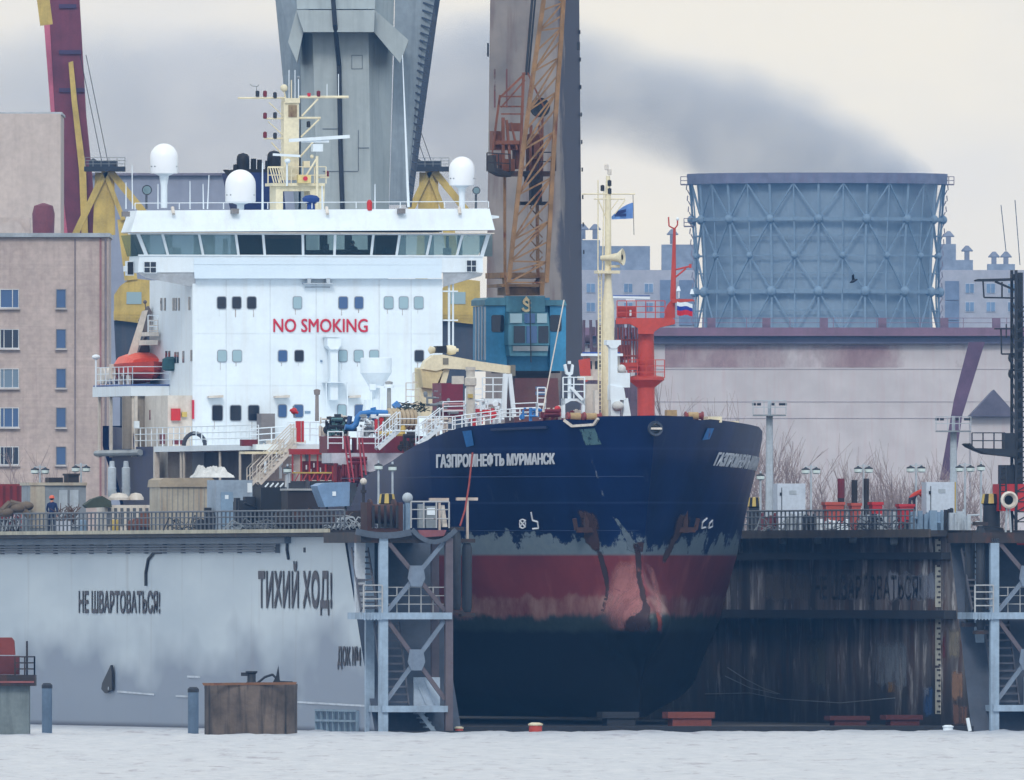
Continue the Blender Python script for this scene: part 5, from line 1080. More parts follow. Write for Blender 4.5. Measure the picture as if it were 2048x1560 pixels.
# fairleads, panama chock, recesses with blue paint
m=MB(); p=hit(1312,857,-1,0); m.lathe([(.26,-.02),(.36,-.04),(.38,.12),(.28,.12)],(p[0],BY-.02,p[2]),18,(0,1,0)); m.build('panama_chock',slate,hull)
m=MB(); m.lathe([(.01,0),(.25,0)],(p[0],BY-.04,p[2]),14,(0,1,0)); m.R(1302,855,1324,859,BY-.12,.05); m.build('chock_opening',offwhite,hull)
bfl=M('fairlead_blue',(40,104,168),.5,rust=.3); patch(([(926,862),(934,894)],[(944,860),(949,890)]),-1,bfl,'fairlead',.04,3,3)
tealm=ragged('chipped_teal_plate',(84,120,130),.42,s=3); patch(([(1160,858),(1172,890)],[(1190,856),(1204,888)]),-1,tealm,'fairlead',.04,3,3)
patch(([(1414,856),(1403,880)],[(1427,856),(1418,878)]),1,bfl,'fairlead',.04,3,3)
m=MB(); a=[hit(x,y,-1,.08) for x,y in ((1130,839),(1146,851),(1190,848),(1198,836))]
for u,v in zip(a,a[1:]): m.bar(u,v,.12)
m.build('roller_fairlead',offwhite,hull)
m=MB(); m.R(1416,833,1444,845,BY+4.5,1.0); m.R(1466,842,1478,850,BY+8,.8); m.build('roller_fairlead',cream,hull)
m=MB(); m.bar(hpt(BY+4.8,14.6,-1,.1),hpt(BY+8,14.5,-1,.1),.12); m.build('rubbing_bar',navy,hull)
# anchors in their pockets
for sx,px in ((-1,1176),(1,1366)):
    p=hit(px,1052,sx,.12); m=MB(); m.bar(p+Vector((0,0,1.0)),p-Vector((0,.0,.3)),.22); m.bar(p+Vector((-.5*1,0,-.15)),p+Vector((.5,0,-.15)),.25); m.bar(p+Vector((-.5,0,-.15)),p+Vector((-.62,-.1,.4)),.2,.1); m.bar(p+Vector((.5,0,-.15)),p+Vector((.62,-.1,.4)),.2,.1); m.build('anchor',M('rusty_anchor',(66,42,38),.8,rust=.4) if 'rusty_anchor' not in bpy.data.materials else bpy.data.materials['rusty_anchor'],ship)

# ---------- accommodation block
SF=QD[1]-.3
sup=MB(); a=F(385,557,SF); b=F(885,890,SF); XL,XR=a[0],b[0]; sup.box((XL,SF,MDZ),(XR,SF+11,a[2]))
sup_o=sup.build('superstructure',white,ship)
wf=M('window_rim',(150,158,168),.5)
def swin(x0,y0,x1,y1,g,par=None,ly=SF):
    m=MB(); m.P(rrect(x0-1.4,y0-1.6,x1+1.4,y1+1.6,4.5),ly-.04,.06); o=m.build('window',wf,par or sup_o); m=MB(); m.P(rrect(x0,y0,x1,y1,3.5),ly-.055,.05); m.build('pane',g,o)
for x0,x1,g in ((435,452,gl_dark),(465,482,gl_dark),(495,512,gl_dark),(587,603,gl_lt),(678,695,gl_mid),(710,726,gl_mid),(769,786,gl_lt),(799,816,gl_lt),(829,846,gl_lt)): swin(x0,594,x1,617,g)
for x0,x1,g in ((436,453,gl_lt),(466,483,gl_lt),(557,574,gl_mid),(590,607,gl_dark),(678,694,gl_lt),(709,726,gl_lt),(740,757,gl_lt),(830,847,gl_dark)): swin(x0,701,x1,723,g)
for x0,x1,g in ((425,445,gl_dark),(461,482,gl_dark),(497,518,gl_dark)): swin(x0,811,x1,841,g)
for x0,x1,g in ((557,573,gl_mid),(588,606,gl_mid),(676,692,gl_lt),(710,728,gl_mid)): swin(x0,810,x1,834,g)
# side windows and tiers of the left side wall
m=MB()
for x in (321,327,345,350,356,374):
    pass
sidew=[(322,596,621),(329,596,621),(346,596,621),(351,596,621),(357,596,621),(378,594,620),(332,702,725),(338,702,725),(350,704,726),(355,704,726),(366,702,725),(382,700,722)]
for x,y0,y1 in sidew:
    p=S(x-1.6,y0,XL-.03); q=S(x+1.6,y1,XL-.03); m=MB(); m.box((XL-.03,min(p[1],q[1]),q[2]),(XL+.03,max(p[1],q[1]),p[2])); m.build('window',gl_dark,sup_o)
def sign(txt,x0,y0,x1,y1,ly,mt,par,nm='lettering'):
    p=F(x0,y1,ly); q=F(x1,y0,ly); return lettering(nm,txt,lambda u,v:(p[0]+(q[0]-p[0])*u,ly,p[2]+(q[2]-p[2])*v),mt,par,.004,.03)
sign('NO SMOKING',547,638,735,664,SF-.04,signred,sup_o,'no_smoking_lettering')
m=MB()
for y_ in (667,771): m.R(386,y_,884,y_+.7,SF-.012,.02)
for x in (452,540,632,758,822): m.R(x,560,x+.6,888,SF-.012,.02)
m.build('plate_seam',M('plate_seam_line',(196,200,206),.5),sup_o)
for x0,x1 in ((418,447),(551,580),(698,722)):
    m=MB(); m.P([(x0,792),(x1,790),(x1,795),(x0,796)],SF-.5,.5); m.build('light_shade',offwhite,sup_o)
m=MB(); m.R(615,556,622,566,SF-.5,.4); m.R(653,556,660,566,SF-.5,.4); m.R(608,566,668,568,SF-.5,.5); m.R(610,573,660,576,SF-.02,.03); m.build('floodlight',ltgrey,sup_o)
m=MB(); m.R(641,720,645,724,SF-.1,.1); m.R(610,822,621,827,SF-.05,.05); m.build('small_lamp',paleblue,sup_o)
m=MB(); m.R(385.5,557,884.5,559.5,SF-.1,.1); m.build('trim',white,sup_o)
run=ragged('pale_rust_run',(170,128,96),.5,s=3,stretch=(1.5,1,.12),soft=.12,amt=.28)
m=MB(); rnd=random.Random(5)
for x,y in [(x,619) for x in (438,470,506,590,682,716,774,804,835)]+[(x,725) for x in (440,471,562,596,683,714,834)]+[(x,843) for x in (428,466,503)]+[(x,468) for x in (640,560,470,740)]:
    w_=rnd.uniform(1.2,2.4); l=rnd.uniform(6,16); m.R(x,y,x+w_,y+l,SF-.006,.004)
m.build('rust_run',run,sup_o)
# vent post with box on the front wall
m=MB(); m.R(655,676,682,692,SF-1.0,.9); m.P([(656,692),(681,692),(676,699),(661,699)],SF-1.0,.9); m.R(661,699,676,800,SF-.8,.6); m.R(653,673,684,675,SF-1.05,1.0); m.R(652,764,696,765.5,SF-1.1,1.05); m.R(694,764,696,812,SF-1.1,.1); m.R(652,764,653.5,812,SF-1.1,.1); m.build('vent_post',white,ship)
# door and locker at main level
m=MB(); m.R(523,827,550,882,SF-1.5,1.2); m.build('deck_locker',M('brown_grey_locker',(122,116,116),.6),ship)
# ---------- bridge
BF=SF-.45; bp=lambda x,y,l=BF:F(x,y,l)
zs,zw0,zw1,zr=F(600,545,BF)[2],F(600,512,BF)[2],F(600,470,BF)[2],F(600,418,BF)[2]
bl,br=F(280,512,BF)[0],F(965,512,BF)[0]; BD=2.6
bridge=MB(); # lower apron of the wings, sill and floor
bridge.hexa([F(276,545,BF),F(966,545,BF),F(966,545,BF)+Vector((0,BD,0)),F(276,545,BF)+Vector((0,BD,0))],[F(279,512,BF),F(966,512,BF),F(966,512,BF)+Vector((0,BD,0)),F(279,512,BF)+Vector((0,BD,0))])
bo=bridge.build('bridge',white,ship)
m=MB(); m.hexa([F(389,557,BF-.03),F(883,557,BF-.03),F(883,557,SF-.01),F(389,557,SF-.01)],[F(388,530.2,BF-.03),F(884,530.2,BF-.03),F(884,530.2,SF-.01),F(388,530.2,SF-.01)]); m.R(388,516,884,530,BF-.03,.025); m.build('front_apron',M('pale_blue_white_paint',(213,228,241),.4,var=.04,fine=.03),bo)
# roof with sloped parapet
m=MB(); t0=[F(262,464,BF-1.0),F(990,460,BF-1.0)]; t1=[F(274,421,BF-.6),F(979,417,BF-.6)]
m.hexa([t0[0],t0[1],t0[1]+Vector((0,BD,0)),t0[0]+Vector((0,BD,0))],[t1[0],t1[1],t1[1]+Vector((0,BD-.4,0)),t1[0]+Vector((0,BD-.4,0))]); m.R(400,420,884,464,BF-1.0+BD,6); ro=m.build('roof',white,bo)
m=MB(); m.R(264,464,989,467.5,BF-.95,BD-.1); m.R(400,464,884,467.5,BF-.95+BD,5.9); m.build('roof_soffit',offwhite,bo)
m=MB(); m.P([(983,438),(998,436),(998,432),(983,430)],BF,.5); m.build('wing_lamp',white,bo)
# windows: leaning mullions with glass panes between
edges=[279,325,398,471.5,526,605.5,670.5,747,799.5,862.5,925,973]; tx=lambda x:x; bx_=lambda x:625+(x-625)*.962+ (4 if x<300 else 0)
LT=BF-.45
def mull(m,x,wd): m.hexa([F(bx_(x)-wd,512,BF),F(bx_(x)+wd,512,BF),F(bx_(x)+wd,512,BF+.12),F(bx_(x)-wd,512,BF+.12)],[F(x-wd,468,LT),F(x+wd,468,LT),F(x+wd,468,LT+.12),F(x-wd,468,LT+.12)])
for x in edges[1:-1]: m=MB(); mull(m,x,2.6); m.build('mullion',white,bo)
m=MB(); mull(m,edges[0]-3,4); mull(m,edges[-1]+4,4); m.R(258,466,982,470.5,LT-.05,.25); m.R(277,509,968,513.5,BF-.06,.2); m.build('window_frame',white,bo)
for a_,b_ in zip(edges,edges[1:]):
    m=MB(); m.hexa([F(bx_(a_)+2.6,510,BF+.03),F(bx_(b_)-2.6,510,BF+.03),F(bx_(b_)-2.6,510,BF+.07),F(bx_(a_)+2.6,510,BF+.07)],[F(a_+2.6,470,LT+.03),F(b_-2.6,470,LT+.03),F(b_-2.6,470,LT+.07),F(a_+2.6,470,LT+.07)]); m.build('window',gl_brl if edges.index(a_) in (0,1,2,8,9,10) else gl_br,bo)
# left end windows, back wall with its own openings, floor furniture
m=MB(); p=F(262,470,LT); q=F(279,512,BF); m.hexa([q+Vector((-.12,.1,0)),q+Vector((-.02,.1,0)),q+Vector((-.02,BD,0)),q+Vector((-.12,BD,0))],[(p[0],LT+.1,p[2]),(p[0]+.1,LT+.1,p[2]),(p[0]+.1,LT+BD,p[2]),(p[0],LT+BD,p[2])]); m.build('end_window',gl_br,bo)
back=M('bridge_inside_panel',(112,126,128),.7); bkd=M('bridge_console_dark',(38,42,52),.6)
m=MB(); yb=BF+BD-.2; zf=zw0
for x0,x1 in ((262,300),(330,345),(388,430),(462,500),(522,560),(596,612),(640,655),(690,704),(736,760),(792,812),(850,868),(915,925),(960,985)): m.R(x0,466,x1,513,yb if not 395<x0<880 else yb+4.5,.12)
m.R(270,466,400,471,yb,.12); m.R(884,466,980,471,yb,.12); m.R(400,466,884,471,yb+4.5,.12); m.R(396,512,884,545,BF+BD+.01,4.6); m.build('back_wall',back,bo)
m=MB(); m.R(530,470,604,514,yb-.6,.1); m.R(474,470,524,514,yb-.5,.1); m.R(752,470,797,514,yb-.4,.1); m.build('partition',M('brown_partition',(74,62,66),.7),bo)
m=MB(); m.R(610,500,672,514,BF+1.2,.6); m.R(676,499,745,514,BF+1.2,.6); m.R(345,495,362,514,BF+1.4,.5); m.R(650,488,658,514,BF+2,.4); m.R(770,494,784,514,BF+1.5,.5); m.R(890,496,903,514,BF+1.5,.5); m.R(405,490,412,514,BF+1.8,.4); m.R(448,478,456,514,BF+1.8,.3); m.R(894,472,898,514,BF+2.2,.3); m.build('console',bkd,bo)
m=MB(); m.R(530,470,603,478,BF+.3,.05); m.build('blind',M('brown_blind',(120,84,72),.8),bo)
# wing undersides
m=MB(); m.hexa([F(292,556,BF+.2),F(391,575,BF+.6),F(391,575,BF+2.2),F(292,556,BF+2.4)],[F(276,546,BF+.05),F(391,546,BF+.05),F(391,546,BF+2.55),F(276,546,BF+2.55)]); m.hexa([F(886,574,BF+.6),F(962,552,BF+.2),F(962,552,BF+2.4),F(886,574,BF+2.2)],[F(886,546,BF+.05),F(966,546,BF+.05),F(966,546,BF+2.55),F(886,546,BF+2.55)]); m.build('wing_bracket',M('shaded_white_paint',(206,208,212),.5,streak=.2),bo)
for r in ((289,524,312,545),(934,521,952,543)):
    m=MB(); m.R(r[0]-1.5,r[1]-1.5,r[2]+1.5,r[3]+1.5,BF-.1,.08); o=m.build('wing_window',white,bo); m=MB(); mx_=(r[0]+r[2])/2; my=(r[1]+r[3])/2
    for u in ((r[0],r[1],mx_-.8,my-.8),(mx_+.8,r[1],r[2],my-.8),(r[0],my+.8,mx_-.8,r[3]),(mx_+.8,my+.8,r[2],r[3])): m.R(*u,BF-.115,.03)
    m.build('pane',gl_dark,o)
m=MB(); m.R(254,522,268,551,BF+1.2,.5); m.R(249,532,254,543,BF+1.2,.3); o=m.build('side_light_box',white,bo); m=MB(); m.R(255.5,524,266.5,549,BF+1.17,.04); m.build('screen',black,o)
# rail on the roof
m=MB(); rail(m,[F(270,419,BF-.4),F(977,415.5,BF-.4)],.32,.028,2.2,1); m.build('roof_railing',white,bo)
rp_=lambda x,y,l=SF+1:F(x,y,l)
def whip(x0,y0,x1,y1,ly,r=.035,r2=None,mt=white): m=MB(); m.tube(F(x0,y0,ly),F(x1,y1,ly),r,r2 or r*.6,6); return m.build('whip_antenna',mt,ship)
for a in ((817,414,805,110,SF+1,.075,.02),(252,418,252,365,SF),(265,418,264,330,SF),(316,418,316,368,SF+2),(380,418,380,362,SF+2),(407,418,406,368,SF+1),(415,418,418,350,SF+1),(525,420,525,325,SF,.06,.03),(750,418,750,368,SF),(645,420,644,372,SF,.06,.03)): whip(*a)
def dome(px,ytop,ybase,wpx,ypole,ly,label):
    c=F(px,ybase,ly); k=(D+Y.w((0,ly,0)).y)/FP; r=wpx/2*k; h=(ybase-ytop)*k; m=MB(); prf=[(r*.97,0),(r,.05),(r,h-r)]+[(r*math.cos(t),h-r+r*math.sin(t)) for t in [math.pi/2*i/8 for i in range(1,9)]]
    m.lathe(prf,c,24); o=m.build('satellite_dome',M('dome_white',(232,234,238),.35,var=.03,fine=0) if 'dome_white' not in bpy.data.materials else bpy.data.materials['dome_white'],ship)
    hp_=(ypole-ybase)*k; m=MB(); m.lathe([(r*.75,0),(r*.35,-hp_*.25 if wpx>58 else -.12),(r*.24,-hp_*.35),(r*.24,-hp_)],c,14); m.build('pedestal',white,o)
    m=MB()
    for s in (-1,1): m.bar(c+Vector((s*r*.75,-r*.66,.35)),c+Vector((s*r*.98,-r*.2,.35)),.03,.06)
    m.build('hinge',grey,o)
dome(328,287,347,56,416,SF+2,''); dome(481,339,404,61,420,SF+.6,''); dome(924,313,371,52,418,SF+1.5,'')
def searchlight(px,py,r,ly,yb):
    m=MB(); c=F(px,py,ly); m.lathe([(r*.8,.3),(r,.02),(r,0),(r*.85,.03)],c,16,(0,1,0)); m.path([c+Vector((0,.15,-r)),F(px,yb,ly)+Vector((0,.15,0))],.06); o=m.build('searchlight',M('dark_grey_lamp',(70,76,84),.5) if 'dark_grey_lamp' not in bpy.data.materials else bpy.data.materials['dark_grey_lamp'],ship); m=MB(); m.lathe([(.01,.01),(r*.8,.01)],c,14,(0,1,0)); m.build('lens',gl_lt,o)
searchlight(294,380,.26,SF,418); searchlight(953,381,.2,SF,418)
for px,py in ((253,427),(471,421),(804,421)): m=MB(); m.R(px-7,py-4,px+7,py+6,BF-1.1,.4); m.build('roof_lamp',M('grey_lamp_housing',(128,124,124),.6) if 'grey_lamp_housing' not in bpy.data.materials else bpy.data.materials['grey_lamp_housing'],bo)
for px in (345,653,918): m=MB(); m.tube(F(px,415,BF-.7),F(px+2,428,BF-1.0),.09,n=8); m.build('roof_lamp',offwhite,bo)
m=MB(); m.tube(F(739,421,SF-1),F(739,404,SF-1),.14,n=8); m.ball(F(739,404,SF-1),.12,8); m.build('life_buoy_light',red,ship)
m=MB(); c=F(622,408,SF-.6); m.lathe([(.22,-.3),(.2,0),(.42,.12),(.45,.28),(.3,.42),(.05,.46)],c,14); m.build('covered_compass',M('blue_canvas_cover',(34,66,132),.8),ship)
# ---------- funnel
m=MB(); m.P([(490,345),(565,345),(572,430),(490,430),(470,345)],SF+8.5,3.4); m.box((F(490,430,SF+8.6)[0],SF+8.6,MDZ),(F(572,430,SF+8.6)[0],SF+12,F(470,428,SF+8.6)[2])); fo=m.build('funnel',M('funnel_navy',(22,44,100),.5,streak=.3,scol=(20,24,40)),ship)
m=MB(); m.P([(453,339),(480,343),(465,354)],SF+8.7,1); m.R(484,338,570,346,SF+8.7,3); m.build('funnel_rim',black,fo)
for x,y_,r in ((486,318,13),(548,314,14),(507,322,5.5),(519,324,5),(472,334,6),(535,326,5)):
    m=MB(); c=F(x,y_,SF+10); k=.0252; m.tube((c[0],SF+10,F(x,348,SF+10)[2]),c,r*k,n=14); m.lathe([(r*k,-.1),(r*k*.98,.12),(r*k*.7,r*k*.75),(.02,r*k*.95)],c,14); m.build('exhaust_pipe',black,fo)
# ---------- radar mast
ML=SF+4.2; m=MB(); m.R(568,205,598,360,ML,.75); m.R(582,160,584,206,ML+.2,.05); m.P([(552,372),(650,372),(648,420),(626,420),(620,382),(566,382),(566,420),(552,420)],ML-.4,1.6); m.R(546,366,650,372,ML-.6,2); m.R(570,196,600,206,ML-.1,.95); rm=m.build('radar_mast',cream,ship)
m=MB(); m.R(577,210,594,234,ML-.05,.1); m.build('rust_panel',M('mast_recess',(150,130,100),.7,rust=.4),rm)
def arm(x0,y0,x1,y1,r,ly=ML+.3,nm='cross_arm',mt=cream): m=MB(); m.L((x0,y0),(x1,y1),ly,r); return m.build(nm,mt,rm)
for a in ((476,196,570,196,.05),(598,194,697,194,.07),(532,237,570,237,.045),(598,236,641,236,.06),(528,277,570,277,.045),(538,205,566,232,.03),(536,243,568,272,.03),(543,285,562,306,.04),(636,198,604,232,.05),(638,239,602,274,.05),(630,280,600,314,.05)): arm(*a)
for x,y_,mt in ((530,184,maroon),(550,187,dark),(515,184,dark),(637,184,maroon),(530,266,maroon),(550,227,dark),(530,228,maroon),(550,268,dark),(654,344,maroon),(617,245,dark)):
    m=MB(); c=F(x,y_+5,ML+.3); m.lathe([(.05,-.12),(.1,-.1),(.1,.16),(.04,.2)],c,10); m.build('signal_lamp',mt,rm)
m=MB(); m.tube(F(618,193,ML+.3),F(618,186,ML+.3),.09,n=8); m.build('red_lamp',signred,rm)
m=MB(); m.ball(F(568,176,ML+.3),.19,12); m.L((568,182),(572,200),ML+.3,.04); m.build('small_dome',cream,rm)
for x,y0,y1 in ((677,194,148),(654,192,168),(578,196,140),(590,196,140),(597,196,155)): arm(x,y0,x,y1,.022,nm='rod_aerial',mt=white)
m=MB(); m.ball(F(597,155,ML+.3),.08,8); m.path([F(500,168,ML+.3),F(504,172,ML+.3),F(515,173,ML+.3),F(518,169,ML+.3)],.02); m.L((513,190),(513,173),ML+.3,.02); m.build('wind_gauge',grey,rm)
# platform, rails and radars
m=MB(); rail(m,[F(536,367,ML-.6),F(652,367,ML-.6)],.85,.03,.5,2); m.build('platform_railing',cream,rm)
m=MB()
for k in range(6): m.bar(F(540+k*5,336,ML-.7),F(548+k*5,366,ML-.7),.05)
m.bar(F(536,335,ML-.7),F(570,335,ML-.7),.06); m.bar(F(540,350,ML-.7),F(572,350,ML-.7),.05); m.build('ladder_guard',cream,rm)
m=MB(); m.L((634,420),(634,312),ML-.8,.07); m.R(608,322,620,335,ML-.3,.4); m.L((612,352),(634,316),ML-.8,.05); m.build('radar_post',cream,rm)
m=MB(); m.R(626,288,646,303,ML-1.0,.5); o=m.build('radar_scanner',white,rm); m=MB(); m.bar(F(578,281,ML-1.0),F(699,273,ML-1.0),.16,.17); m.R(604,280,658,285,ML-1.0,.15); m.build('scanner_arm',white,o)
m=MB(); m.ball(F(575,322,ML-.9),.16,10,.8); m.L((574,322),(574,372),ML-.8,.05); o=m.build('radar_scanner',white,rm); m=MB(); m.bar(F(546,309,ML-.9),F(600,312,ML-.9),.13,.12); m.build('scanner_arm',white,o)
m=MB(); m.R(596,350,622,366,ML-.9,.3); o=m.build('horn_box',M('pale_yellow_box',(226,206,140),.5),rm); m=MB(); m.lathe([(.12,0),(.1,.15)],F(611,357,ML-1.0),10,(0,1,0)); m.build('red_horn',signred,o)
m=MB(); m.ball(F(624,313,ML-.4),.1,8); m.R(640,353,658,356,ML-.4,.4); m.build('small_platform',cream,rm)
# ---------- boat deck, poop and left side details
m=MB(); BL=S(262,780,-HB)[1]; z1=F(300,772,BL)[2]; z0=F(300,792,BL)[2]; m.box((-HB,BL,z0),(XL-.01,BL+10,z1)); m.build('boat_deck',white,ship)
m=MB(); z=F(300,771,BL)[2]; m.box((-HB+.02,BL-.03,z-.01),(XL-.02,BL+9.9,z+.06)); m.build('deck_coaming',M('blue_deck_line',(72,102,164),.5),ship)
m=MB(); rail(m,[(-HB+.1,BL+9.5,z1),(-HB+.1,BL+.1,z1),(XL,BL+.1,z1)],.98,.028,1.1,3); m.build('railing',white,ship)
m=MB(); XW=F(336,800,SF)[0]; m.box((XW,SF+.05,MDZ),(XL-.005,SF+6,z0-.003)); o=m.build('deck_house',offwhite,ship)
m=MB(); m.box((F(246,800,SF+6.05)[0],SF+6.05,QZ-.1),(XL,SF+6.3,z0-.003)); m.build('recess_wall',M('stained_recess_wall',(150,142,132),.7,streak=.5,scol=(90,84,80)),ship)
for px in (199,222,266,272): m=MB(); p=S(px,800,-HB+.15); m.box((p[0]-.07,p[1]-.07,QZ-.5),(p[0]+.07,p[1]+.07,z0)); m.build('deck_pillar',offwhite,ship)
for r,mt,nm in (((343,817,361,841),red,'fire_box'),((385,800,388.5,838),signred,'fire_cabinet'),((300,820,314,840),maroon,'fire_box'),((364,824,374,834),yellow,'notice'),((269,842,279,856),white,'notice')):
    m=MB(); m.R(*r,SF-.15 if r[0]>330 else SF+4.5,.18); m.build(nm,mt,ship)
m=MB(); rail(m,[(-HB+.1,S(266,885,-HB)[1],QZ),(-HB+.1,S(513,885,-HB)[1],QZ)],.95,.028,1.4,3); m.build('railing',white,ship)
QF=S(513,885,-HB)[1]
m=MB(); zq=QZ; m.box((-HB,QF,zq-.28),(HB,SF,zq)); m.build('quarter_deck',white,ship)
m=MB()
for px in (312,): p=S(px,900,-HB+.1); m.box((p[0]-.12,p[1]-.3,MDZ-.2),(p[0]+.12,p[1]+.1,zq-.28))
for px in (362,368,440,480): p=S(px,900,-HB+.1); m.box((p[0]-.05,p[1]-.05,MDZ-.2),(p[0]+.05,p[1]+.05,zq-.28))
m.build('side_post',offwhite,ship)
m=MB(); m.box((-HB+2.6,QF+.5,MDZ-.15),(-HB+2.8,SF,zq-.28)); m.build('casing_wall',M('shadow_grey_casing',(92,94,102),.7,streak=.3),ship)
m=MB(); p=S(389,880,-HB+.2); n=14
for i in range(n): 
    t0,t1=math.pi*i/n,math.pi*(i+1)/n; m.tube((p[0]+.55*math.cos(t0),p[1],zq+.62*math.sin(t0)),(p[0]+.55*math.cos(t1),p[1],zq+.62*math.sin(t1)),.11,n=6)
m.build('hose_reel',M('dark_hose_reel',(58,60,70),.6),ship)
m=MB(); m.R(483,879,518,892,QF+1,.4); m.R(322,868,330,888,SF-.6,.4); m.R(348,880,366,889,SF-1,.4); m.build('red_deck_box',maroon,ship)
m=MB(); p=S(185,905,-HB-.05); q=S(272,904,-HB-.05); m.tube((-HB-.02,q[1]-1,p[2]-.05),(-HB+.15,p[1],p[2]-.05),.16,n=8); m.build('rubbing_strake',M('pale_strake_paint',(150,158,164),.5),ship)
m=MB(); m.ball(F(192,714,SF+15),.22,10,.6); m.L((192,716),(192,775),SF+15,.05); m.build('stern_lamp',white,ship)
m=MB()
for i in range(5): m.lathe([(.1,-.12),(.42,-.12),(.42,.12),(.1,.12)],S(203+i*7,752,-HB+.8),12,(1,0,0))
m.build('mooring_reel',offwhite,ship)
m=MB(); m.lathe([(.3,-.3),(.45,-.2),(.45,.3),(.2,.42)],F(342,730,SF+5),12); m.build('covered_winch',M('teal_canvas',(44,84,92),.8),ship)
# side platforms on the house
m=MB(); m.R(292,680,316,690,SF+8,2); rail(m,[F(298,672,SF+8),F(316,672,SF+8)],.8,.03,.5,3); m.R(298,664,318,672,SF+8,2); m.build('side_platform',offwhite,ship)
m=MB(); rail(m,[F(296,664,SF+8),F(317,664,SF+8)],.85,.03,.4,3); m.build('railing',white,ship)
# boat davit crane
m=MB(); m.hexa([F(242,752,SF+10),F(262,752,SF+10),F(262,752,SF+10.5),F(242,752,SF+10.5)],[F(284,622,SF+10),F(296,620,SF+10),F(296,620,SF+10.5),F(284,622,SF+10.5)]); o=m.build('davit',offwhite,ship)
m=MB(); m.P([(280,640),(298,612),(304,624),(300,664),(290,672)],SF+10.1,.5); m.ball(F(290,604,SF+10.2),.1,8); m.L((290,604),(292,622),SF+10.2,.03); m.P([(262,740),(292,668),(300,700),(296,735)],SF+10.6,.5); m.build('davit_gear',M('brown_grey_gear',(104,96,96),.7),o)
# lifeboat
lbx=-7.15; lb0=S(285,740,lbx)[1]; t=T('lifeboat','orange enclosed lifeboat cradled on the boat deck under its davit','lifeboat',(lbx,lb0,z1))
hz=F(285,729,lb0)[2]; kz=F(300,768,lb0)[2]
def lsec(u): # u 0 stern .. 1 bow, bow towards the viewer
    wd=1.3*(1-max(0,(u-.5)/.5)**2.2)*(.9+.1*min(1,u/.2)); dp=(hz-kz)*(1-.35*max(0,(u-.75)/.25)**2); return wd,dp
m=MB(); ns=14; rows=[]
for i in range(ns+1):
    u=i/ns; wd,dp=lsec(u); y=lb0+3-6*u; zz=hz+.14*u*u; rows.append([(lbx-wd,y,zz),(lbx-wd*.82,y,zz-dp*.5),(lbx-wd*.35,y,zz-dp*.85),(lbx,y,zz-dp),(lbx+wd*.35,y,zz-dp*.85),(lbx+wd*.82,y,zz-dp*.5),(lbx+wd,y,zz)])
m.add([p for r in rows for p in r],[(i*7+j,i*7+j+1,i*7+j+8,i*7+j+7) for i in range(ns) for j in range(6)]); m.poly(rows[0]); m.add([p for r in rows for p in (r[0],r[6])],[(2*i,2*i+1,2*i+3,2*i+2) for i in range(ns)])
m.build('hull',M('lifeboat_orange',(206,70,50),.45,var=.12,streak=.2,scol=(110,40,40)),t)
m=MB(); rows=[]
for i in range(11):
    u=.08+.66*i/10; wd,dp=lsec(u); h=.62*math.sin(math.pi*min(1,max(0,(i+1)/12)))**.5; y=lb0+3-6*u; rows.append([(lbx-wd*.8,y,hz+.02),(lbx-wd*.7,y,hz+h*.7),(lbx-wd*.3,y,hz+h),(lbx+wd*.3,y,hz+h),(lbx+wd*.7,y,hz+h*.7),(lbx+wd*.8,y,hz+.02)])
m.add([p for r in rows for p in r],[(i*6+j,i*6+j+1,i*6+j+7,i*6+j+6) for i in range(10) for j in range(5)]); m.poly(rows[0]); m.poly(rows[-1]); co=m.build('canopy',M('lifeboat_canopy',(232,86,56),.45,var=.08),t)
m=MB(); m.R(303,718,318,722,lb0-1.1,.1); m.build('canopy_window',gl_lt,co)
m=MB(); m.box((lbx-1,lb0-1,z1),(lbx-.8,lb0-.7,hz-.55)); m.box((lbx+.8,lb0-1,z1),(lbx+1,lb0-.7,hz-.55)); m.box((lbx-1,lb0+1,z1),(lbx-.8,lb0+1.3,hz-.5)); m.box((lbx+.8,lb0+1,z1),(lbx+1,lb0+1.3,hz-.5)); m.build('cradle',offwhite,t)
m=MB(); m.R(222,728,232,757,lb0+1,.5); m.build('davit_post',offwhite,ship)
# thin ladder mast right of the block
m=MB(); m.L((898,700),(898,552),SF+.3,.06); m.L((906,700),(906,552),SF+.3,.05)
for y_ in (581,639): m.R(886,y_,916,y_+3,SF+.2,.2)
m.build('ladder_mast',white,ship)

# ---------- main deck gear between block and forecastle
# hose crane
CL=66; cr=MB(); cr.R(842,735,888,835,CL,1.6); crn=cr.build('deck_crane',cream,ship)
m=MB(); m.P([(842,738),(846,775),(870,778),(886,742),(870,735)],CL-.5,1.6); m.build('crane_head',M('tan_crane_plate',(214,196,152),.55,streak=.3),crn)
m=MB(); pts=[(845,738),(852,722),(868,710),(885,709),(960,723),(1024,732),(1026,748),(960,740),(890,737),(872,742)]
m.prism([F(x,y,CL-.6) for x,y in pts],(0,.8,0)); bm_=m.build('boom',cream,crn)
m=MB(); m.R(1022,730,1031,752,CL-.7,1.0); m.R(886,716,897,729,CL-.63,.04); m.build('boom_fitting',M('grey_boom_fitting',(120,116,104),.6),bm_)
m=MB(); m.bar(F(882,778,CL-.2),F(892,738,CL-.2),.3); m.build('luffing_cylinder',cream,crn)
m=MB(); m.R(874,692,893,706,CL-.4,.8); m.build('drive_motor',black,crn); m=MB(); c=F(893,700,CL); m.lathe([(.22,0),(.26,.2),(.2,.45),(.09,.5),(.08,.6)],c,10,(1,0,0)); m.lathe([(.05,0),(.2,.1),(.14,.35)],F(856,700,CL),10,(1,0,0)); m.build('motor_cone',cream,crn)
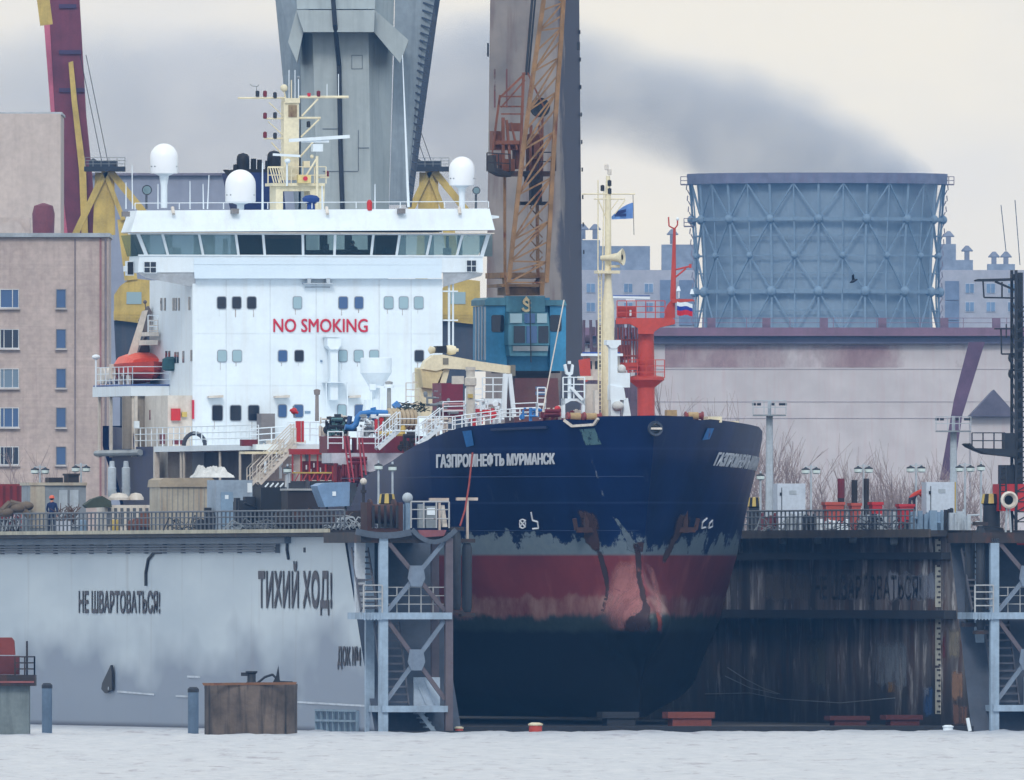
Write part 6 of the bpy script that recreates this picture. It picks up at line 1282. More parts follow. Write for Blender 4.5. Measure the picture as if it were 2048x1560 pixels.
m=MB(); rail(m,[F(812,806,CL+.5),F(838,806,CL+.5)],1.0,.025,.35,3); rail(m,[F(826,782,CL+.5),F(842,782,CL+.5)],.9,.025,.3,2); m.R(810,806,842,810,CL+.5,1); m.build('crane_platform',offwhite,crn)
# boom rest and gantry frames
m=MB(); m.bar(F(1011,748,48),F(1007,832,48),.22); m.bar(F(1019,748,48),F(1028,832,48),.2); m.bar(F(1010,748,49),F(1010,832,49.5),.15); m.build('boom_rest',white,ship)
def gantry(x0,x1,y0,ymid,ybot,ly,nm='gantry_frame'):
    m=MB(); w_=(x1-x0)*.12
    m.R(x0,ymid,x0+w_,ybot,ly,.3); m.R(x1-w_,ymid,x1,ybot,ly,.3); xm=(x0+x1)/2; m.P([(x0,ymid),(x1,ymid),(x1,ymid+14),(xm+6,ymid+5),(xm-6,ymid+5),(x0,ymid+14)],ly,.3); rail(m,[F(x0+1,ymid,ly),F(x1-1,ymid,ly)],(ymid-y0)/40,.035,.45,3); rail(m,[F(x0+1,ymid,ly+1.6),F(x1-1,ymid,ly+1.6)],(ymid-y0)/40,.035,.45,3); m.R(x0,ymid,x0+w_,ybot,ly+1.6,.3); m.R(x1-w_,ymid,x1,ybot,ly+1.6,.3); return m.build(nm,white,ship)
gantry(964,1008,756,797,836,50); gantry(1125,1170,756,797,836,20); gantry(930,966,778,812,842,54); gantry(1074,1092,776,806,832,30)
m=MB(); m.R(1076,773,1090,778,30,.6); m.R(1076,783,1090,790,30,.6); m.build('blue_white_box',M('blue_band_paint',(70,110,160),.5),ship)
m=MB(); m.P([(1128,730),(1133,728),(1136,744),(1142,744),(1144,728),(1148,730),(1146,748),(1140,752),(1132,748)],20,.2); m.L((1139,752),(1139,800),20.1,.09); m.bar(F(1142,775,19.9),F(1165,800,19.9),.14); m.R(1137,722,1142,728,20,.2); m.build('lifting_fork',white,ship)
# ventilator with conical head, thin posts
m=MB(); VL=80; c=F(752,772,VL); k=.0249; m.lathe([(8*k,-60*k),(8*k,0)],c,20); m.lathe([(15*k,0),(31*k,26*k)],c,24); m.lathe([(31.6*k,26*k),(31.6*k,56*k),(29*k,57*k)],c,24); m.build('cone_ventilator',white,ship)
m=MB(); m.R(742,771,762,776,VL-.6,.4); m.R(741,776,744,830,VL-.6,.1); m.R(760,776,763,830,VL-.6,.1); m.P([(734,800),(762,798),(768,832),(730,832)],VL-.4,.8); m.R(739,768,752,780,VL-.7,.2); m.build('ventilator_stand',white,ship)
for x,y0,y1,wd,mt in ((634,790,842,7,M('grey_brown_vent',(132,122,118),.6)),(778,774,836,8,M('grey_vent_pipe',(150,150,150),.6))):
    m=MB(); c=F(x,y1,76); h=F(x,y0,76)[2]-c[2]; m.lathe([(wd*k/2*1.2,0),(wd*k/2,h),(wd*k/2*1.7,h+.02),(wd*k/2*2,h+.25),(.05,h+.3)],c,12); m.build('vent_pipe',mt,ship)
m=MB(); m.lathe([(.26,0),(.27,.1),(.24,.18)],F(778,776,75.9),12); m.build('vent_cap',white,ship)
m=MB(); m.R(905,752,928,768,44,.2); c=F(941,836,44); m.lathe([(.22,0),(.22,1.55),(.3,1.6),(.3,1.95),(.22,2.0),(.22,2.3),(.25,2.32),(.25,2.5)],c,12); m.build('tank_vent',M('cream_grey_vent',(206,200,190),.5) ,ship)
m=MB(); m.R(936,788,946,796,43.7,.1); m.build('yellow_label',yellow,ship)
# blue cargo pipes and yellow line
def pp(px,ly,r,mt,nm,n=8): m=MB(); P=[F(x,y,ly) for x,y in px]; m.path(P,r,n); [m.ball(p,r*1.0,8) for p in P[1:-1]]; return m.build(nm,mt,ship)
PL=58
pp([(690,854),(704,856),(712,848),(715,836),(722,828),(742,825),(775,826),(792,826)],PL,.15,blue,'cargo_pipe',10)
pp([(745,840),(750,826)],PL+.5,.3,blue,'cargo_pipe'); pp([(790,818),(800,810)],PL+.5,.28,blue,'cargo_pipe'); pp([(698,848),(700,832)],PL+.3,.12,M('dark_blue_valve',(38,70,116),.5),'valve'); pp([(746,815),(748,824)],PL,.14,blue,'valve')
pp([(756,868),(805,868),(806,854)],PL-1,.14,yellow,'gas_pipe'); pp([(806,850),(808,880)],PL-1,.1,yellow,'gas_pipe'); pp([(862,842),(864,905)],PL-6,.12,cream,'gas_pipe')
# hose bundle with netting
m=MB()
for i in range(7):
    x=778+i*8; c=F(x,838,PL); m.lathe([(.45,-.1),(.56,0),(.45,.1)],c,14,(1,.25,0))
m.build('hose_bundle',M('tan_hose',(188,172,146),.8),ship)
m=MB(); rnd=random.Random(2)
for i in range(70): p=F(rnd.uniform(800,852),rnd.uniform(806,822),PL+rnd.uniform(-.2,.6)); q=p+Vector((rnd.uniform(-.4,.4),rnd.uniform(-.2,.2),rnd.uniform(-.15,.15))); m.tube(p,q,.03,n=4)
m.build('cargo_net',M('dark_green_net',(52,62,52),.9),ship)
m=MB(); m.R(788,842,815,850,PL-.3,.3); m.build('green_tray',M('green_tray_paint',(30,100,84),.6),ship)
# clutter of valves and manifold bits
def scraps(nm,x0,x1,y0,y1,ly,mt,seed,n,smin=.08,smax=.3):
    rnd=random.Random(seed); m=MB()
    for i in range(n):
        p=F(rnd.uniform(x0,x1),rnd.uniform(y0,y1),ly+rnd.uniform(-.6,.8)); r=rnd.random(); s=rnd.uniform(smin,smax)
        if r<.4: m.tube(p,p+Vector((0,0,-s*2.4)),s*.3,n=6)
        elif r<.7: m.tube(p,p+Vector((s*2,0,0)),s*.28,n=6)
        elif r<.88: m.box(p,p+Vector((s,s,s*.7)))
        else: m.lathe([(s*.5,-.03),(s*.6,0),(s*.5,.03)],p,10,(0,1,0))
    return m.build(nm,mt,ship)
scraps('valve_cluster',722,770,830,872,PL,white,3,60); scraps('valve_cluster',720,765,832,872,PL-.3,grey,4,26); scraps('valve_cluster',735,765,838,870,PL-.5,red,5,5)
scraps('manifold_fittings',640,700,828,880,62,offwhite,6,46); scraps('manifold_fittings',652,690,835,870,61,dark,7,34,.15,.4); scraps('manifold_fittings',655,690,838,862,60.5,M('sea_green_fitting',(84,124,128),.6),8,16)
scraps('deck_fittings',846,900,838,850,48,offwhite,9,30); scraps('deck_fittings',846,900,780,845,60,grey,10,34); scraps('deck_fittings',930,1000,800,842,45,white,11,50); scraps('deck_fittings',940,990,815,842,44.5,red,12,12,.15,.35)
scraps('deck_fittings',1040,1075,815,838,34,blue,13,10); scraps('deck_fittings',1080,1180,815,838,24,offwhite,14,40); scraps('deck_fittings',1080,1180,820,838,23,maroon,15,16,.15,.4)
scraps('deck_fittings',800,870,868,900,50,darkrust,16,30,.15,.4); scraps('deck_fittings',510,600,880,905,70,offwhite,17,40); scraps('deck_fittings',520,580,900,955,66,white,18,24); scraps('deck_fittings',670,720,915,965,52,maroon,19,40,.15,.45)
# maroon trunks and tanks
m=MB(); m.R(883,766,926,836,60,2.2); m.build('vent_trunk',M('deep_maroon_trunk',(116,30,52),.55,streak=.2,scol=(80,20,40)),ship)
m=MB(); m.R(655,872,700,906,56,2); m.R(720,875,815,910,54.5,2); m.R(770,872,850,906,53,2); m.build('cargo_trunk',maroon,ship)
m=MB(); rail(m,[F(886,832,52),F(934,832,52)],.6,.035,.9,2); m.build('railing',M('pink_rail_paint',(214,170,170),.5),ship)
# red pipe rack with a yellow bar
RL=61; m=MB()
for x in (584,601,618,634,650,664): m.R(x,905,x+3,962,RL,.1)
m.R(580,903,668,909,RL-.05,.3); m.P([(580,903),(668,903),(690,896),(690,892),(662,898),(580,898)],RL,.4); rk=m.build('pipe_rack',M('rack_red',(176,48,48),.5,streak=.2),ship)
m=MB(); m.R(606,922,664,960,RL+.4,.6); m.build('rack_panel',M('rack_dark_maroon',(104,24,36),.6),rk); m=MB(); m.R(585,944,664,947,RL-.1,.08); m.build('yellow_bar',yellow,rk)
m=MB()
for x,y_ in ((612,930),(627,926),(640,935),(650,928),(621,938)): m.R(x,y_,x+2.2,y_+9,RL+.3,.08)
m.build('white_handles',white,rk)
m=MB()
for x in (590,606,622,638,654): m.bar(F(x,962,RL-.2),F(x+8,947,RL-.2),.05)
m.build('rack_stay',M('pink_stay',(170,80,84),.6),rk)
# cream poop bulkhead, drip tray, stair flights and walkways
m=MB(); m.R(506,906,690,962,QF+.6,.3); m.build('poop_bulkhead',M('warm_white_bulkhead',(206,194,188),.6,streak=.35,scol=(150,120,104)),ship)
m=MB(); m.P([(664,906),(826,906),(806,920),(772,938),(740,944),(664,926)],52,2.5); m.build('drip_tray',M('pale_tray_paint',(196,198,210),.5,streak=.2),ship)
m=MB(); m.R(490,903,585,908,QF-1,1.4); m.build('transverse_beam',cream,ship)
def stair(a,b,wpx,ly,n,mt,nm='stairway',hr=.9):
    m=MB(); p=F(*a,ly); q=F(*b,ly); off=Vector((0,.75,0))
    for o in (Vector((0,0,0)),off): m.bar(p+o,q+o,.05,.16); m.tube(p+o+Vector((0,0,hr)),q+o+Vector((0,0,hr)),.028); m.tube(p+o+Vector((0,0,hr*.5)),q+o+Vector((0,0,hr*.5)),.022); [m.tube(p.lerp(q,f)+o,p.lerp(q,f)+o+Vector((0,0,hr)),.028) for f in (0,.33,.66,1)]
    for i in range(n): s_=p.lerp(q,(i+.5)/n); m.box(s_+Vector((-.12,0,-.02)),s_+Vector((.12,.75,.02)))
    return m.build(nm,mt,ship)
stair((500,972),(588,884),0,66,10,offwhite); stair((520,968),(592,892),0,64.5,9,offwhite)
stair((757,898),(800,860),0,51,6,white); stair((838,890),(886,852),0,44,6,white)
def srail(px,ly,h=.95,mt=white,step=.75,n=3,r=.03): m=MB(); rail(m,[F(x,y,ly) for x,y in px],h,r,step,n,5); m.build('railing',mt,ship)
srail([(576,882),(620,882)],68); srail([(620,882),(664,884)],67); srail([(656,898),(686,898)],52,.85); srail([(715,899),(757,899)],51.5,.9); srail([(790,874),(836,874)],50.5,.9); srail([(836,872),(910,872)],46.5,.95); srail([(905,858),(1000,845)],42,.6,white,.4); srail([(1000,842),(1080,838)],36,.55,white,.4); srail([(640,880),(690,878)],63,.9); srail([(886,832),(970,830)],56,.7); srail([(1026,836),(1076,834)],40,.7); srail([(500,894),(586,888)],70,.9)
for a,b in (((688,872),(700,965)),((695,872),(708,965)),((718,875),(725,960)),((724,875),(732,950))): pp([a,b],50.5,.045,M('red_ladder_paint',(170,66,80),.55) if 'red_ladder_paint' not in bpy.data.materials else bpy.data.materials['red_ladder_paint'],'ladder_rail',6)
m=MB()
for i in range(10): m.L((690+i*1.2,882+i*9),(697+i*1.2,882+i*9),50.5,.03)
m.build('ladder_rung',maroon,ship)
# hydrant, red pillar valves, winch drums on the forecastle
pp([(587,812),(589,835)],63,.05,grey,'monitor_post'); m=MB(); m.ball(F(588,822,63),.17,8); m.L((580,820),(596,826),62.9,.07); m.build('fire_monitor',red,ship)
m=MB(); m.R(593,842,602,884,66.5,.25); m.R(604,842,608,884,66.5,.2); m.build('fire_main',red,ship)
for x,y_,r,ly,mt in ((1102,828,12,24,M('dull_red_drum',(140,62,60),.6)),(1152,828,10,19.5,None),(1184,828,9,18.5,None),(1388,826,9,19,None)):
    mt=mt or bpy.data.materials['dull_red_drum']; c=F(x,y_+6,ly); kk=.0244; m=MB(); m.lathe([(r*kk,-.45),(r*kk,-.38),(r*kk*.7,-.36),(r*kk*.7,.36),(r*kk,.38),(r*kk,.45)],c,16,(1,0,0)); o=m.build('mooring_winch',mt,ship); m=MB(); m.lathe([(r*kk*.72,-.3),(r*kk*.86,-.28),(r*kk*.86,.2),(r*kk*.72,.22)],c,16,(1,0,0)); m.build('rope_coil',rope,o)
m=MB(); m.ball(F(1115,818,23),.16,8); m.build('red_valve',red,ship)
m=MB(); m.R(1334,820,1354,834,18,.5); m.build('tan_cover',rope,ship)
# ---------- foremast
FL=24; fm=MB(); k=.0242; c=F(1216,832,FL); zz=lambda y:F(1216,y,FL)[2]-c[2]
fm.lathe([(.31,0),(.31,zz(610)),(.22,zz(590)),(.17,zz(560)),(.15,zz(400)),(.12,zz(372)),(.1,zz(352))],c,14); fmo=fm.build('foremast',cream,ship)
def farm(a,b,r,nm='spar',mt=cream): m=MB(); m.L(a,b,FL-.1,r); return m.build(nm,mt,fmo)
for a,b,r in (((1164,388),(1270,388),.035),((1188,398),(1250,398),.03),((1197,400),(1214,440),.03),((1250,400),(1230,428),.03),((1236,400),(1214,430),.025),((1196,360),(1196,540),.03),((1208,380),(1205,540),.03),((1197,540),(1197,830),.04),((1203,540),(1203,830),.035)): farm(a,b,r)
m=MB()
for i in range(34): m.L((1197,545+i*8.3),(1203.5,545+i*8.3),FL-.1,.022)
m.build('mast_ladder',cream,fmo)
for x,y_ in ((1213,330),(1219,340),(1219,362),(1219,378),(1205,372)): m=MB(); cc=F(x,y_+6,FL-.1); m.lathe([(.05,-.1),(.1,-.08),(.1,.16),(.03,.2)],cc,10); m.build('signal_lamp',dark if y_>345 else offwhite,fmo)
m=MB(); cc=F(1206,516,FL-.3); m.lathe([(.12,-.1),(.15,.3),(.22,.75),(.42,1.0),(.4,1.02),(.15,.9)],cc,18,(1,-.55,.05)); m.build('foghorn',cream,fmo)
m=MB(); cc=cc+Vector((1,-.55,.05)).normalized()*.98; m.lathe([(.01,0),(.14,0)],cc,12,(1,-.55,.05)); m.build('horn_mouth',black,fmo)
m=MB(); m.R(1196,541,1240,547,FL-.5,.9); m.R(1222,530,1240,535,FL-.4,.6); m.build('mast_platform',cream,fmo)
# white vent post beside the mast
m=MB(); VQ=20; m.R(1214,680,1242,690,VQ,.7); m.P([(1217,690),(1239,690),(1233,697),(1222,697)],VQ,.6); m.R(1221,697,1235,790,VQ+.05,.5); m.R(1233,746,1260,775,VQ+.1,.6); m.P([(1221,770),(1248,776),(1252,800),(1221,800)],VQ,.7); m.R(1222,800,1240,832,VQ,.6); m.P([(1248,800),(1256,796),(1262,832),(1246,832)],VQ,.5); m.build('bow_vent',white,ship)
m=MB(); m.ball(F(1243,738,VQ+.2),.22,10); m.ball(F(1236,812,VQ-.1),.3,10,.8); m.build('wrapped_winch',tarp,ship)
m=MB(); m.R(1172,768,1196,830,22,.6); m.R(1160,752,1186,760,22.5,.6); m.R(1190,780,1198,832,20,.5); m.build('bow_locker',offwhite,ship)
# flag on the foremast stay
m=MB(); n=8; fl=[]
for i in range(n+1):
    u=i/n; yo=.12*math.sin(u*7); xo=1266-43*u
    fl.append((F(xo,405+10*u+ (u*u)*18,FL+yo),F(xo,437+ 2*u,FL+yo)))
for a,b in zip(fl,fl[1:]): m.add([a[0],b[0],b[1],a[1]],[(0,1,2,3)],True)
t=T('signal_flag','light blue house flag with a dark mark flying beside the foremast','flag',F(1266,437,FL)); fo_=m.build('cloth',M('flag_blue',(110,150,214),.8),t)
m=MB(); m.P([(1228,432),(1236,422),(1252,418),(1252,424),(1240,428),(1252,427),(1252,433)],FL-.14,.02); m.build('flag_mark',M('flag_dark_mark',(36,54,110),.8),fo_)
m=MB(); m.L((1266,390),(1268,470),FL,.015); m.build('halyard',dark,t)
# stay wires
m=MB(); m.L((1128,600),(1084,830),26,.03,24); m.build('stay_wire',offwhite,ship)

# ================= ORANGE-MASTED VESSEL beyond the bow
ol=dep(1650); ov=T('orange_mast_vessel','vessel with an orange mast and white wheelhouse lying behind the bow','ship',(F(1270,1100,ol,W)[0],ol+3,.4),W)
om=M('mast_orange',(188,66,50),.5,var=.12,streak=.2,scol=(140,44,36)); omd=M('mast_orange_shade',(170,52,42),.55)
def oR(nm,mt,*rs,l=0,d=1,par=None): 
    m=MB()
    for r in rs: m.R(*r,ol+l,d,W)
    return m.build(nm,mt,par or ov)
a=F(1120,760,ol,W); b=F(1345,760,ol,W); m=MB(); m.box((a[0],ol+.5,6),(b[0],ol+7,F(1200,838,ol,W)[2])); m.box((a[0]-3,ol-1,.4),(b[0]+3,ol+9,6)); m.build('hull',om,ov)
m=MB(); c=F(1292,835,ol+1,W); zo=lambda y:F(1292,y,ol+1,W)[2]-c[2]; m.lathe([(.46,0),(.46,zo(775)),(.88,zo(762)),(.96,zo(760)),(.96,zo(754)),(.46,zo(750)),(.4,zo(655)),(.42,zo(650))],c,12); mo=m.build('mast',om,ov)
m=MB(); m.P([(1232,636),(1345,636),(1350,640),(1350,648),(1320,655),(1308,664),(1308,668),(1276,668),(1276,656),(1260,648),(1232,648)],ol+.2,1.6,W); m.P([(1328,636),(1333,612),(1344,598),(1350,600),(1350,636)],ol+.6,.8,W); m.build('top_platform',om,mo)
m=MB(); rail(m,[F(1234,636,ol+.2,W),F(1330,636,ol+.2,W)],.9,.03,.45,3); m.build('top_railing',om,mo)
m=MB(); rail(m,[F(1257,756,ol+.3,W),F(1329,756,ol+.3,W)],.95,.03,.4,3); m.build('lower_railing',om,mo)
oR('lookout_box',omd,(1235,612,1272,635),l=.5,d=.8,par=mo); oR('box_window',white,(1259,620,1263,632),l=.45,d=.1,par=mo)
m=MB(); p=F(1346,600,ol+.9,W); q=F(1349,455,ol+.9,W); m.tube(p,q,.16,.07,8); m.L((1349,540),(1382,532),ol+.9,.05,fr=W); m.L((1349,556),(1372,537),ol+.9,.05,fr=W); m.path([F(1337,434,ol+.9,W),F(1338,452,ol+.9,W),F(1349,458,ol+.9,W),F(1355,450,ol+.9,W),F(1355,440,ol+.9,W)],.04); m.R(1378,528,1383,536,ol+.8,.2,W); m.build('topmast',om,mo)
m=MB(); m.ball(F(1355,438,ol+.9,W),.09,8); m.lathe([(.12,0),(.05,.25)],F(1357,582,ol+.5,W),8); m.lathe([(.12,0),(.05,.25)],F(1384,588,ol+.5,W),8); m.L((1358,596),(1358,582),ol+.5,.03,fr=W); m.build('lamp',white,mo)
m=MB(); m.P([(1345,598),(1385,598),(1390,602),(1345,606)],ol+.3,.5,W); m.build('yard_platform',om,mo)
m=MB(); m.bar(F(1226,594,ol+.4,W),F(1300,596,ol+.4,W),.1,.1); m.R(1252,598,1270,602,ol+.4,.2,W); m.build('radar_bar',white,mo); 
oR('radar_top_line',M('radar_blue',(44,84,160),.5),(1226,590.4,1300,592),l=.39,d=.1,par=mo)
m=MB(); m.P([(1157,720),(1180,716),(1182,758),(1172,764),(1160,750)],ol-.5,1.2,W); m.R(1205,725,1275,740,ol+.4,.4,W); m.build('funnel',om,ov)
oR('wheelhouse_roof',white,(1162,707,1246,712),l=-.6,d=3); oR('roof_line',M('roof_blue',(44,78,158),.5),(1165,704,1240,706.8),l=-.5,d=2.8); oR('wheelhouse',offwhite,(1166,712.2,1240,760),l=0,d=2.4)
oR('window',gl_dark,(1190,722,1204,738),(1210,722,1224,738),(1172,722,1184,738),l=-.04,d=.06)
m=MB()
for i in range(7): m.L((1236+i*6,655),(1238+i*6,745),ol+2,.04,fr=W)
for y_ in (680,712,738): m.L((1232,y_),(1280,y_),ol+2,.05,fr=W)
m.R(1236,690,1262,720,ol+2.5,.6,W); m.build('rigging_frame',M('faded_orange_frame',(170,90,84),.6),ov)
# tricolour flag
t=T('tricolour_flag','white blue and red flag under the orange mast platform','flag',F(1352,632,ol,W),W)
for y0,y1,mt in ((603,611,white),(611,620,M('flag_stripe_blue',(40,62,160),.8)),(620,630,M('flag_stripe_red',(206,36,52),.8))):
    m=MB(); n=6; F2=lambda u,y:F(1354+31*u,y+4*u+1.5*math.sin(u*8)-(6*u if y>615 else 0)*.4,ol+.1*math.sin(u*9),W)
    for i in range(n): m.add([F2(i/n,y0),F2((i+1)/n,y0),F2((i+1)/n,y1),F2(i/n,y1)],[(0,1,2,3)],True)
    m.build('stripe',mt,t)
# grey quay clutter between vessel and stack
m=MB(); rnd=random.Random(9)
for i in range(24): x=rnd.uniform(1166,1280); y0=rnd.uniform(625,745); m.R(x,y0,x+rnd.uniform(5,16),y0+rnd.uniform(4,30),ol+12+rnd.uniform(0,2),.8,W)
for i in range(9): x=1168+i*13; m.L((x,640),(x+rnd.uniform(-6,6),800),ol+12,.08,fr=W)
m.box(F(1160,770,ol+12,W)-Vector((0,0,8)),F(1290,760,ol+16,W)); m.thing('harbour_equipment',M('purple_grey_equipment',(96,84,100),.8,var=.4),'jumble of purple grey harbour gear behind the wheelhouse of the orange vessel','harbour gear',None,W)

# ================= PEOPLE AND A BIRD
def person(base,fr,joints,edges,radii,label,group=None,clothes=(24,38,66),helmet=None,trousers=None,hair=None,yaw=0):
    me=bpy.data.meshes.new('person'); names=list(joints); me.from_pydata([joints[n] for n in names],[(names.index(a),names.index(b)) for a,b in edges],[])
    o=bpy.data.objects.new('person',me); COL.objects.link(o)
    sk=o.modifiers.new('skin','SKIN'); sb=o.modifiers.new('sub','SUBSURF'); sb.levels=1; sb.render_levels=1
    for i,n in enumerate(names): me.skin_vertices[0].data[i].radius=(radii[n],radii[n]*.85); me.skin_vertices[0].data[i].use_root=(n=='pelvis')
    bpy.context.view_layer.update(); nm=bpy.data.meshes.new_from_object(o.evaluated_get(bpy.context.evaluated_depsgraph_get())); bpy.data.objects.remove(o)
    hands=[Vector(joints[n]) for n in ('hand_l','hand_r')]; elb=[Vector(joints[n]) for n in ('elbow_l','elbow_r')]
    bm=bmesh.new(); bm.from_mesh(nm)
    f=MB()
    for h,e in zip(hands,elb):          # five tapering fingers on each hand
        d=(h-e).normalized(); s=d.orthogonal().normalized(); q=d.cross(s)
        for k,(ln,sp) in enumerate(((.075,-.03),(.085,-.01),(.08,.01),(.065,.03))): a=h+d*.04+s*sp; m1=a+d*ln*.55; f.tube(a,m1,.0095,.009,6); f.tube(m1,m1+d*ln*.45+q*.02,.009,.006,6)
        f.tube(h+s*-.035,h+s*-.075+d*.045,.011,.007,6)
    fm_=f.mesh('fingers',(0,0,0),[]); bm.from_mesh(fm_); nm2=bpy.data.meshes.new('person_body'); bm.to_mesh(nm2); bm.free()
    cm=M('workwear_'+str(len(bpy.data.materials)),clothes,.85); tm=M('trousers_'+str(len(bpy.data.materials)),trousers or clothes,.85)
    for m_ in (skin,cm,tm): nm2.materials.append(m_)
    hd=Vector(joints['head']); pz=joints['pelvis'][2]
    for p in nm2.polygons:
        c=p.center; near=min((c-h).length for h in hands)<.13
        p.material_index=0 if near or (c-hd).length<.16 else (2 if c.z<pz else 1); p.use_smooth=True
    r=bpy.data.objects.new('person',nm2); COL.objects.link(r); r.location=fr.w(base); r.rotation_euler=(0,0,fr.th+yaw); BASE[r.name]=(0,0,0); tag(r,label,'person',group)
    m=MB(); h=hd
    if helmet:
        m.lathe([(.15,.0),(.17,.01),(.13,.03),(.125,.09),(.09,.14),(.02,.16)],h+Vector((0,0,.05)),14); m.build('helmet',M('helmet_paint_'+str(len(bpy.data.materials)),helmet,.4),r)
    m=MB(); m.ball(h+Vector((0,.02,.05)),.105,10,.9); m.build('hair',M('dark_hair_'+str(len(bpy.data.materials)),(50,40,36),.9),r)
    m=MB(); fy=-.1
    m.tube(h+Vector((0,fy,.0)),h+Vector((0,fy-.03,-.025)),.012,.018,6)
    for s in (-1,1): m.ball(h+Vector((s*.035,fy+.008,.02)),.013,6); m.ball(h+Vector((s*.1,0,-.005)),.025,6,1.4)
    m.box(h+Vector((-.025,fy-.004,-.065)),h+Vector((.025,fy+.02,-.055))); m.build('face',skin,r)
    return r
ED=[('pelvis','waist'),('waist','chest'),('chest','neck'),('neck','head'),('chest','sh_l'),('sh_l','elbow_l'),('elbow_l','hand_l'),('chest','sh_r'),('sh_r','elbow_r'),('elbow_r','hand_r'),('pelvis','hip_l'),('hip_l','knee_l'),('knee_l','ankle_l'),('ankle_l','toe_l'),('pelvis','hip_r'),('hip_r','knee_r'),('knee_r','ankle_r'),('ankle_r','toe_r')]
RD=dict(pelvis=.15,waist=.14,chest=.16,neck=.07,head=.105,sh_l=.085,sh_r=.085,elbow_l=.06,elbow_r=.06,hand_l=.04,hand_r=.04,hip_l=.11,hip_r=.11,knee_l=.08,knee_r=.08,ankle_l=.06,ankle_r=.06,toe_l=.05,toe_r=.05)
stand=dict(pelvis=(0,0,.95),waist=(0,0,1.12),chest=(0,.01,1.36),neck=(0,.0,1.52),head=(.01,-.01,1.66),sh_l=(-.2,0,1.42),sh_r=(.2,0,1.42),elbow_l=(-.27,.02,1.14),elbow_r=(.27,-.03,1.14),hand_l=(-.24,-.08,.9),hand_r=(.22,-.2,.98),hip_l=(-.1,0,.88),hip_r=(.1,0,.88),knee_l=(-.12,-.02,.48),knee_r=(.13,.03,.48),ankle_l=(-.13,.03,.08),ankle_r=(.15,.06,.08),toe_l=(-.15,-.13,.04),toe_r=(.18,-.1,.04))
lw=ly_of(104,-16.2); p=F(104,1057,lw); person((p[0],lw,DZ),Y,stand,ED,RD,'worker in navy overalls and an orange helmet standing at the dock railing',clothes=(22,40,84),trousers=(24,34,58),helmet=(236,110,76),yaw=2.7)
bend=dict(stand,waist=(.1,-.02,1.05),chest=(.33,-.04,1.2),neck=(.45,-.04,1.28),head=(.56,-.05,1.32),sh_l=(.34,-.24,1.2),sh_r=(.34,.16,1.2),elbow_l=(.5,-.28,.95),elbow_r=(.52,.16,.95),hand_l=(.62,-.2,.78),hand_r=(.66,.1,.8))
lr=rly(1834,14); p=F(1824,1050,lr); m=MB(); m.box((p[0]-.5,lr-.4,DZ),(p[0]+.7,lr+.5,DZ+.68)); m.thing('steel_crate',dark,'dark steel crate under the bending worker','crate'); person((p[0],lr,DZ+.68),Y,bend,ED,RD,'worker in an orange jacket bending over beside the white cabinet',clothes=(196,66,48),trousers=(54,56,70),helmet=(206,86,60))
p=F(705,512,BF+2.4); person((p[0],BF+2.4,p[2]-1.02),Y,stand,ED,RD,'person in dark clothes seen through the bridge windows',clothes=(40,44,52),yaw=0)
bl_=2300; p=F(1707,562,dep(bl_),W); m=MB(); m.lathe([(.02,-.3),(.1,-.15),(.12,0),(.08,.2),(.02,.34)],p,10,(.8,0,.35)); t=T('crow','black bird in flight against the cooling tower','bird',p,W); m.build('body',black,t)
for s in (-1,1): m=MB(); m.prism([p+Vector((.1,0,.05)),p+Vector((-.12,0,.02)),p+Vector((-.12,s*.3,.42)),p+Vector((.02,s*.34,.5))],(0,.02,.0)); m.build('wing',black,t)
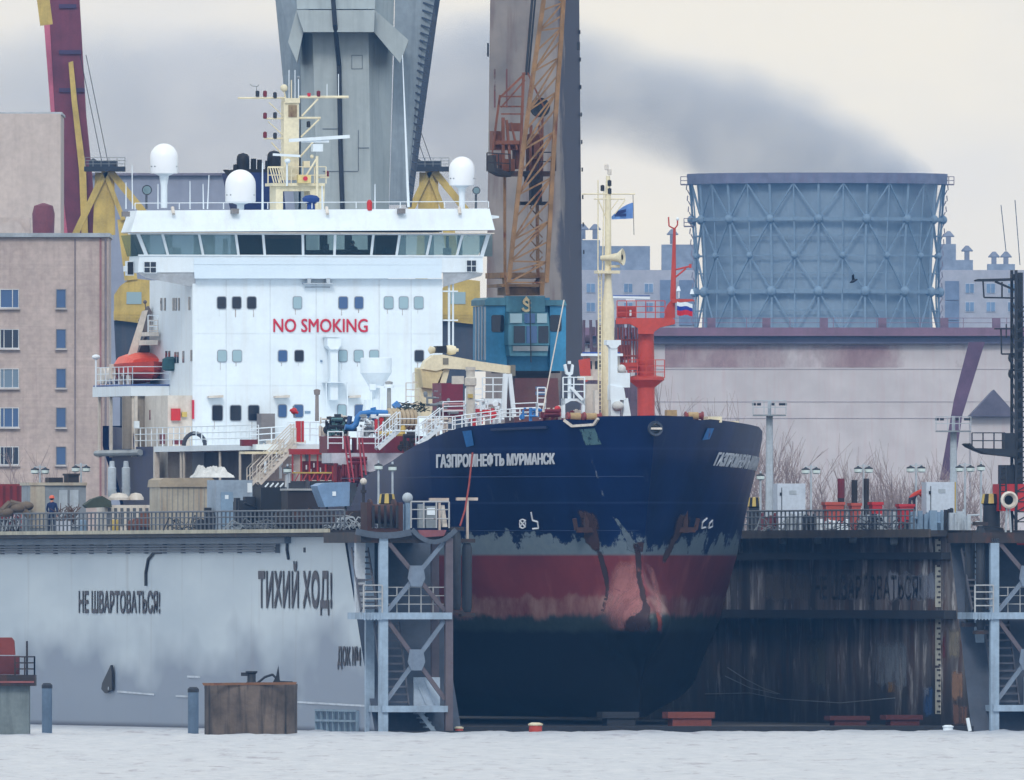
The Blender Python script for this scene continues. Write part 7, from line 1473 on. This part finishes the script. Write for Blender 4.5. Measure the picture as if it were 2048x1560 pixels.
# ================= air and smoke
def haze():
    m=bpy.data.materials.new('haze_air'); m.use_nodes=True; nt=m.node_tree; nt.nodes.clear()
    o=nd(nt,'ShaderNodeOutputMaterial'); v=nd(nt,'ShaderNodeVolumePrincipled'); v.inputs['Density'].default_value=6e-5; v.inputs['Color'].default_value=(.16,.45,1,1); v.inputs['Anisotropy'].default_value=.2
    nt.links.new(v.outputs[0],o.inputs['Volume'])
    mb=MB(); mb.box((-3300,-1700,-1.2),(3300,4400,170)); mb.thing('haze',m,'thin blue grey air haze over the whole shipyard',None,(0,0,-1.2),W,kind='stuff')
haze()
def plume():
    ly=ty+19.4; dist=ly+D; s=FP/dist; X=lambda px:(px-1024)/s; Z=lambda py:HC+(YH-py)/s
    x0,x1,z0,z1=X(-260),X(1930),Z(620),Z(-40); off=Vector((x0,ly-14,z0)); Wd,Hd=x1-x0,z1-z0
    m=bpy.data.materials.new('grey_smoke'); m.use_nodes=True; nt=m.node_tree; nt.nodes.clear()
    o=nd(nt,'ShaderNodeOutputMaterial'); v=nd(nt,'ShaderNodeVolumePrincipled'); v.inputs['Color'].default_value=(.82,.88,1,1); v.inputs['Anisotropy'].default_value=.1
    tc=nd(nt,'ShaderNodeTexCoord'); sp=nd(nt,'ShaderNodeSeparateXYZ'); nt.links.new(tc.outputs['Object'],sp.inputs[0])
    nz=noise(nt,(1,1,1.3),s=.055,det=5,rough=.55); n2=noise(nt,(1,1,1.2),s=.14,det=4)
    xn=math_(nt,'ADD',math_(nt,'DIVIDE',sp.outputs[0],Wd),math_(nt,'MULTIPLY',math_(nt,'SUBTRACT',n2,.5),.02))
    def curve(pts):
        r=nd(nt,'ShaderNodeValToRGB'); e=r.color_ramp.elements; r.color_ramp.interpolation='B_SPLINE'
        while len(e)<len(pts): e.new(.5)
        for k,(px,py) in zip(e,sorted(pts)):
            k.position=(X(px)-x0)/Wd; u=(Z(py)-z0)/Hd; k.color=(u,u,u,1)
        nt.links.new(xn,r.inputs[0]); return r.outputs[0]
    top=curve([(-260,20),(0,60),(250,30),(500,50),(900,0),(1050,0),(1180,40),(1330,70),(1500,130),(1650,190),(1780,258),(1860,325),(1900,430)])
    bot=curve([(-260,600),(200,600),(700,600),(980,470),(1100,330),(1180,290),(1300,318),(1375,345),(1410,430),(1915,430)])
    zn=math_(nt,'ADD',math_(nt,'DIVIDE',sp.outputs[2],Hd),math_(nt,'MULTIPLY',math_(nt,'SUBTRACT',nz,.5 ),.27))
    a=math_(nt,'MULTIPLY',math_(nt,'SUBTRACT',zn,bot),8,clamp=True); b=math_(nt,'MULTIPLY',math_(nt,'SUBTRACT',top,zn),9,clamp=True)
    d=math_(nt,'MULTIPLY',a,b); d=math_(nt,'MULTIPLY',d,ramp(nt,noise(nt,(1,1,1.2),s=.09,det=6,rough=.65),.32,.66,(.35,.35,.35,1)))
    # thickest right over the tower
    d=math_(nt,'MULTIPLY',d,ramp(nt,xn,.35,.95,(.45,.45,.45,1)))
    nt.links.new(math_(nt,'MULTIPLY',d,.08),v.inputs['Density']); nt.links.new(v.outputs[0],o.inputs['Volume'])
    mb=MB(); mb.box((x0,ly-14,z0),(x1,ly+14,z1)); mb.thing('smoke_plume',m,'blue grey smoke drifting left from the cooling tower across the sky','smoke',(x0,ly-14,z0),W,kind='stuff')
plume()
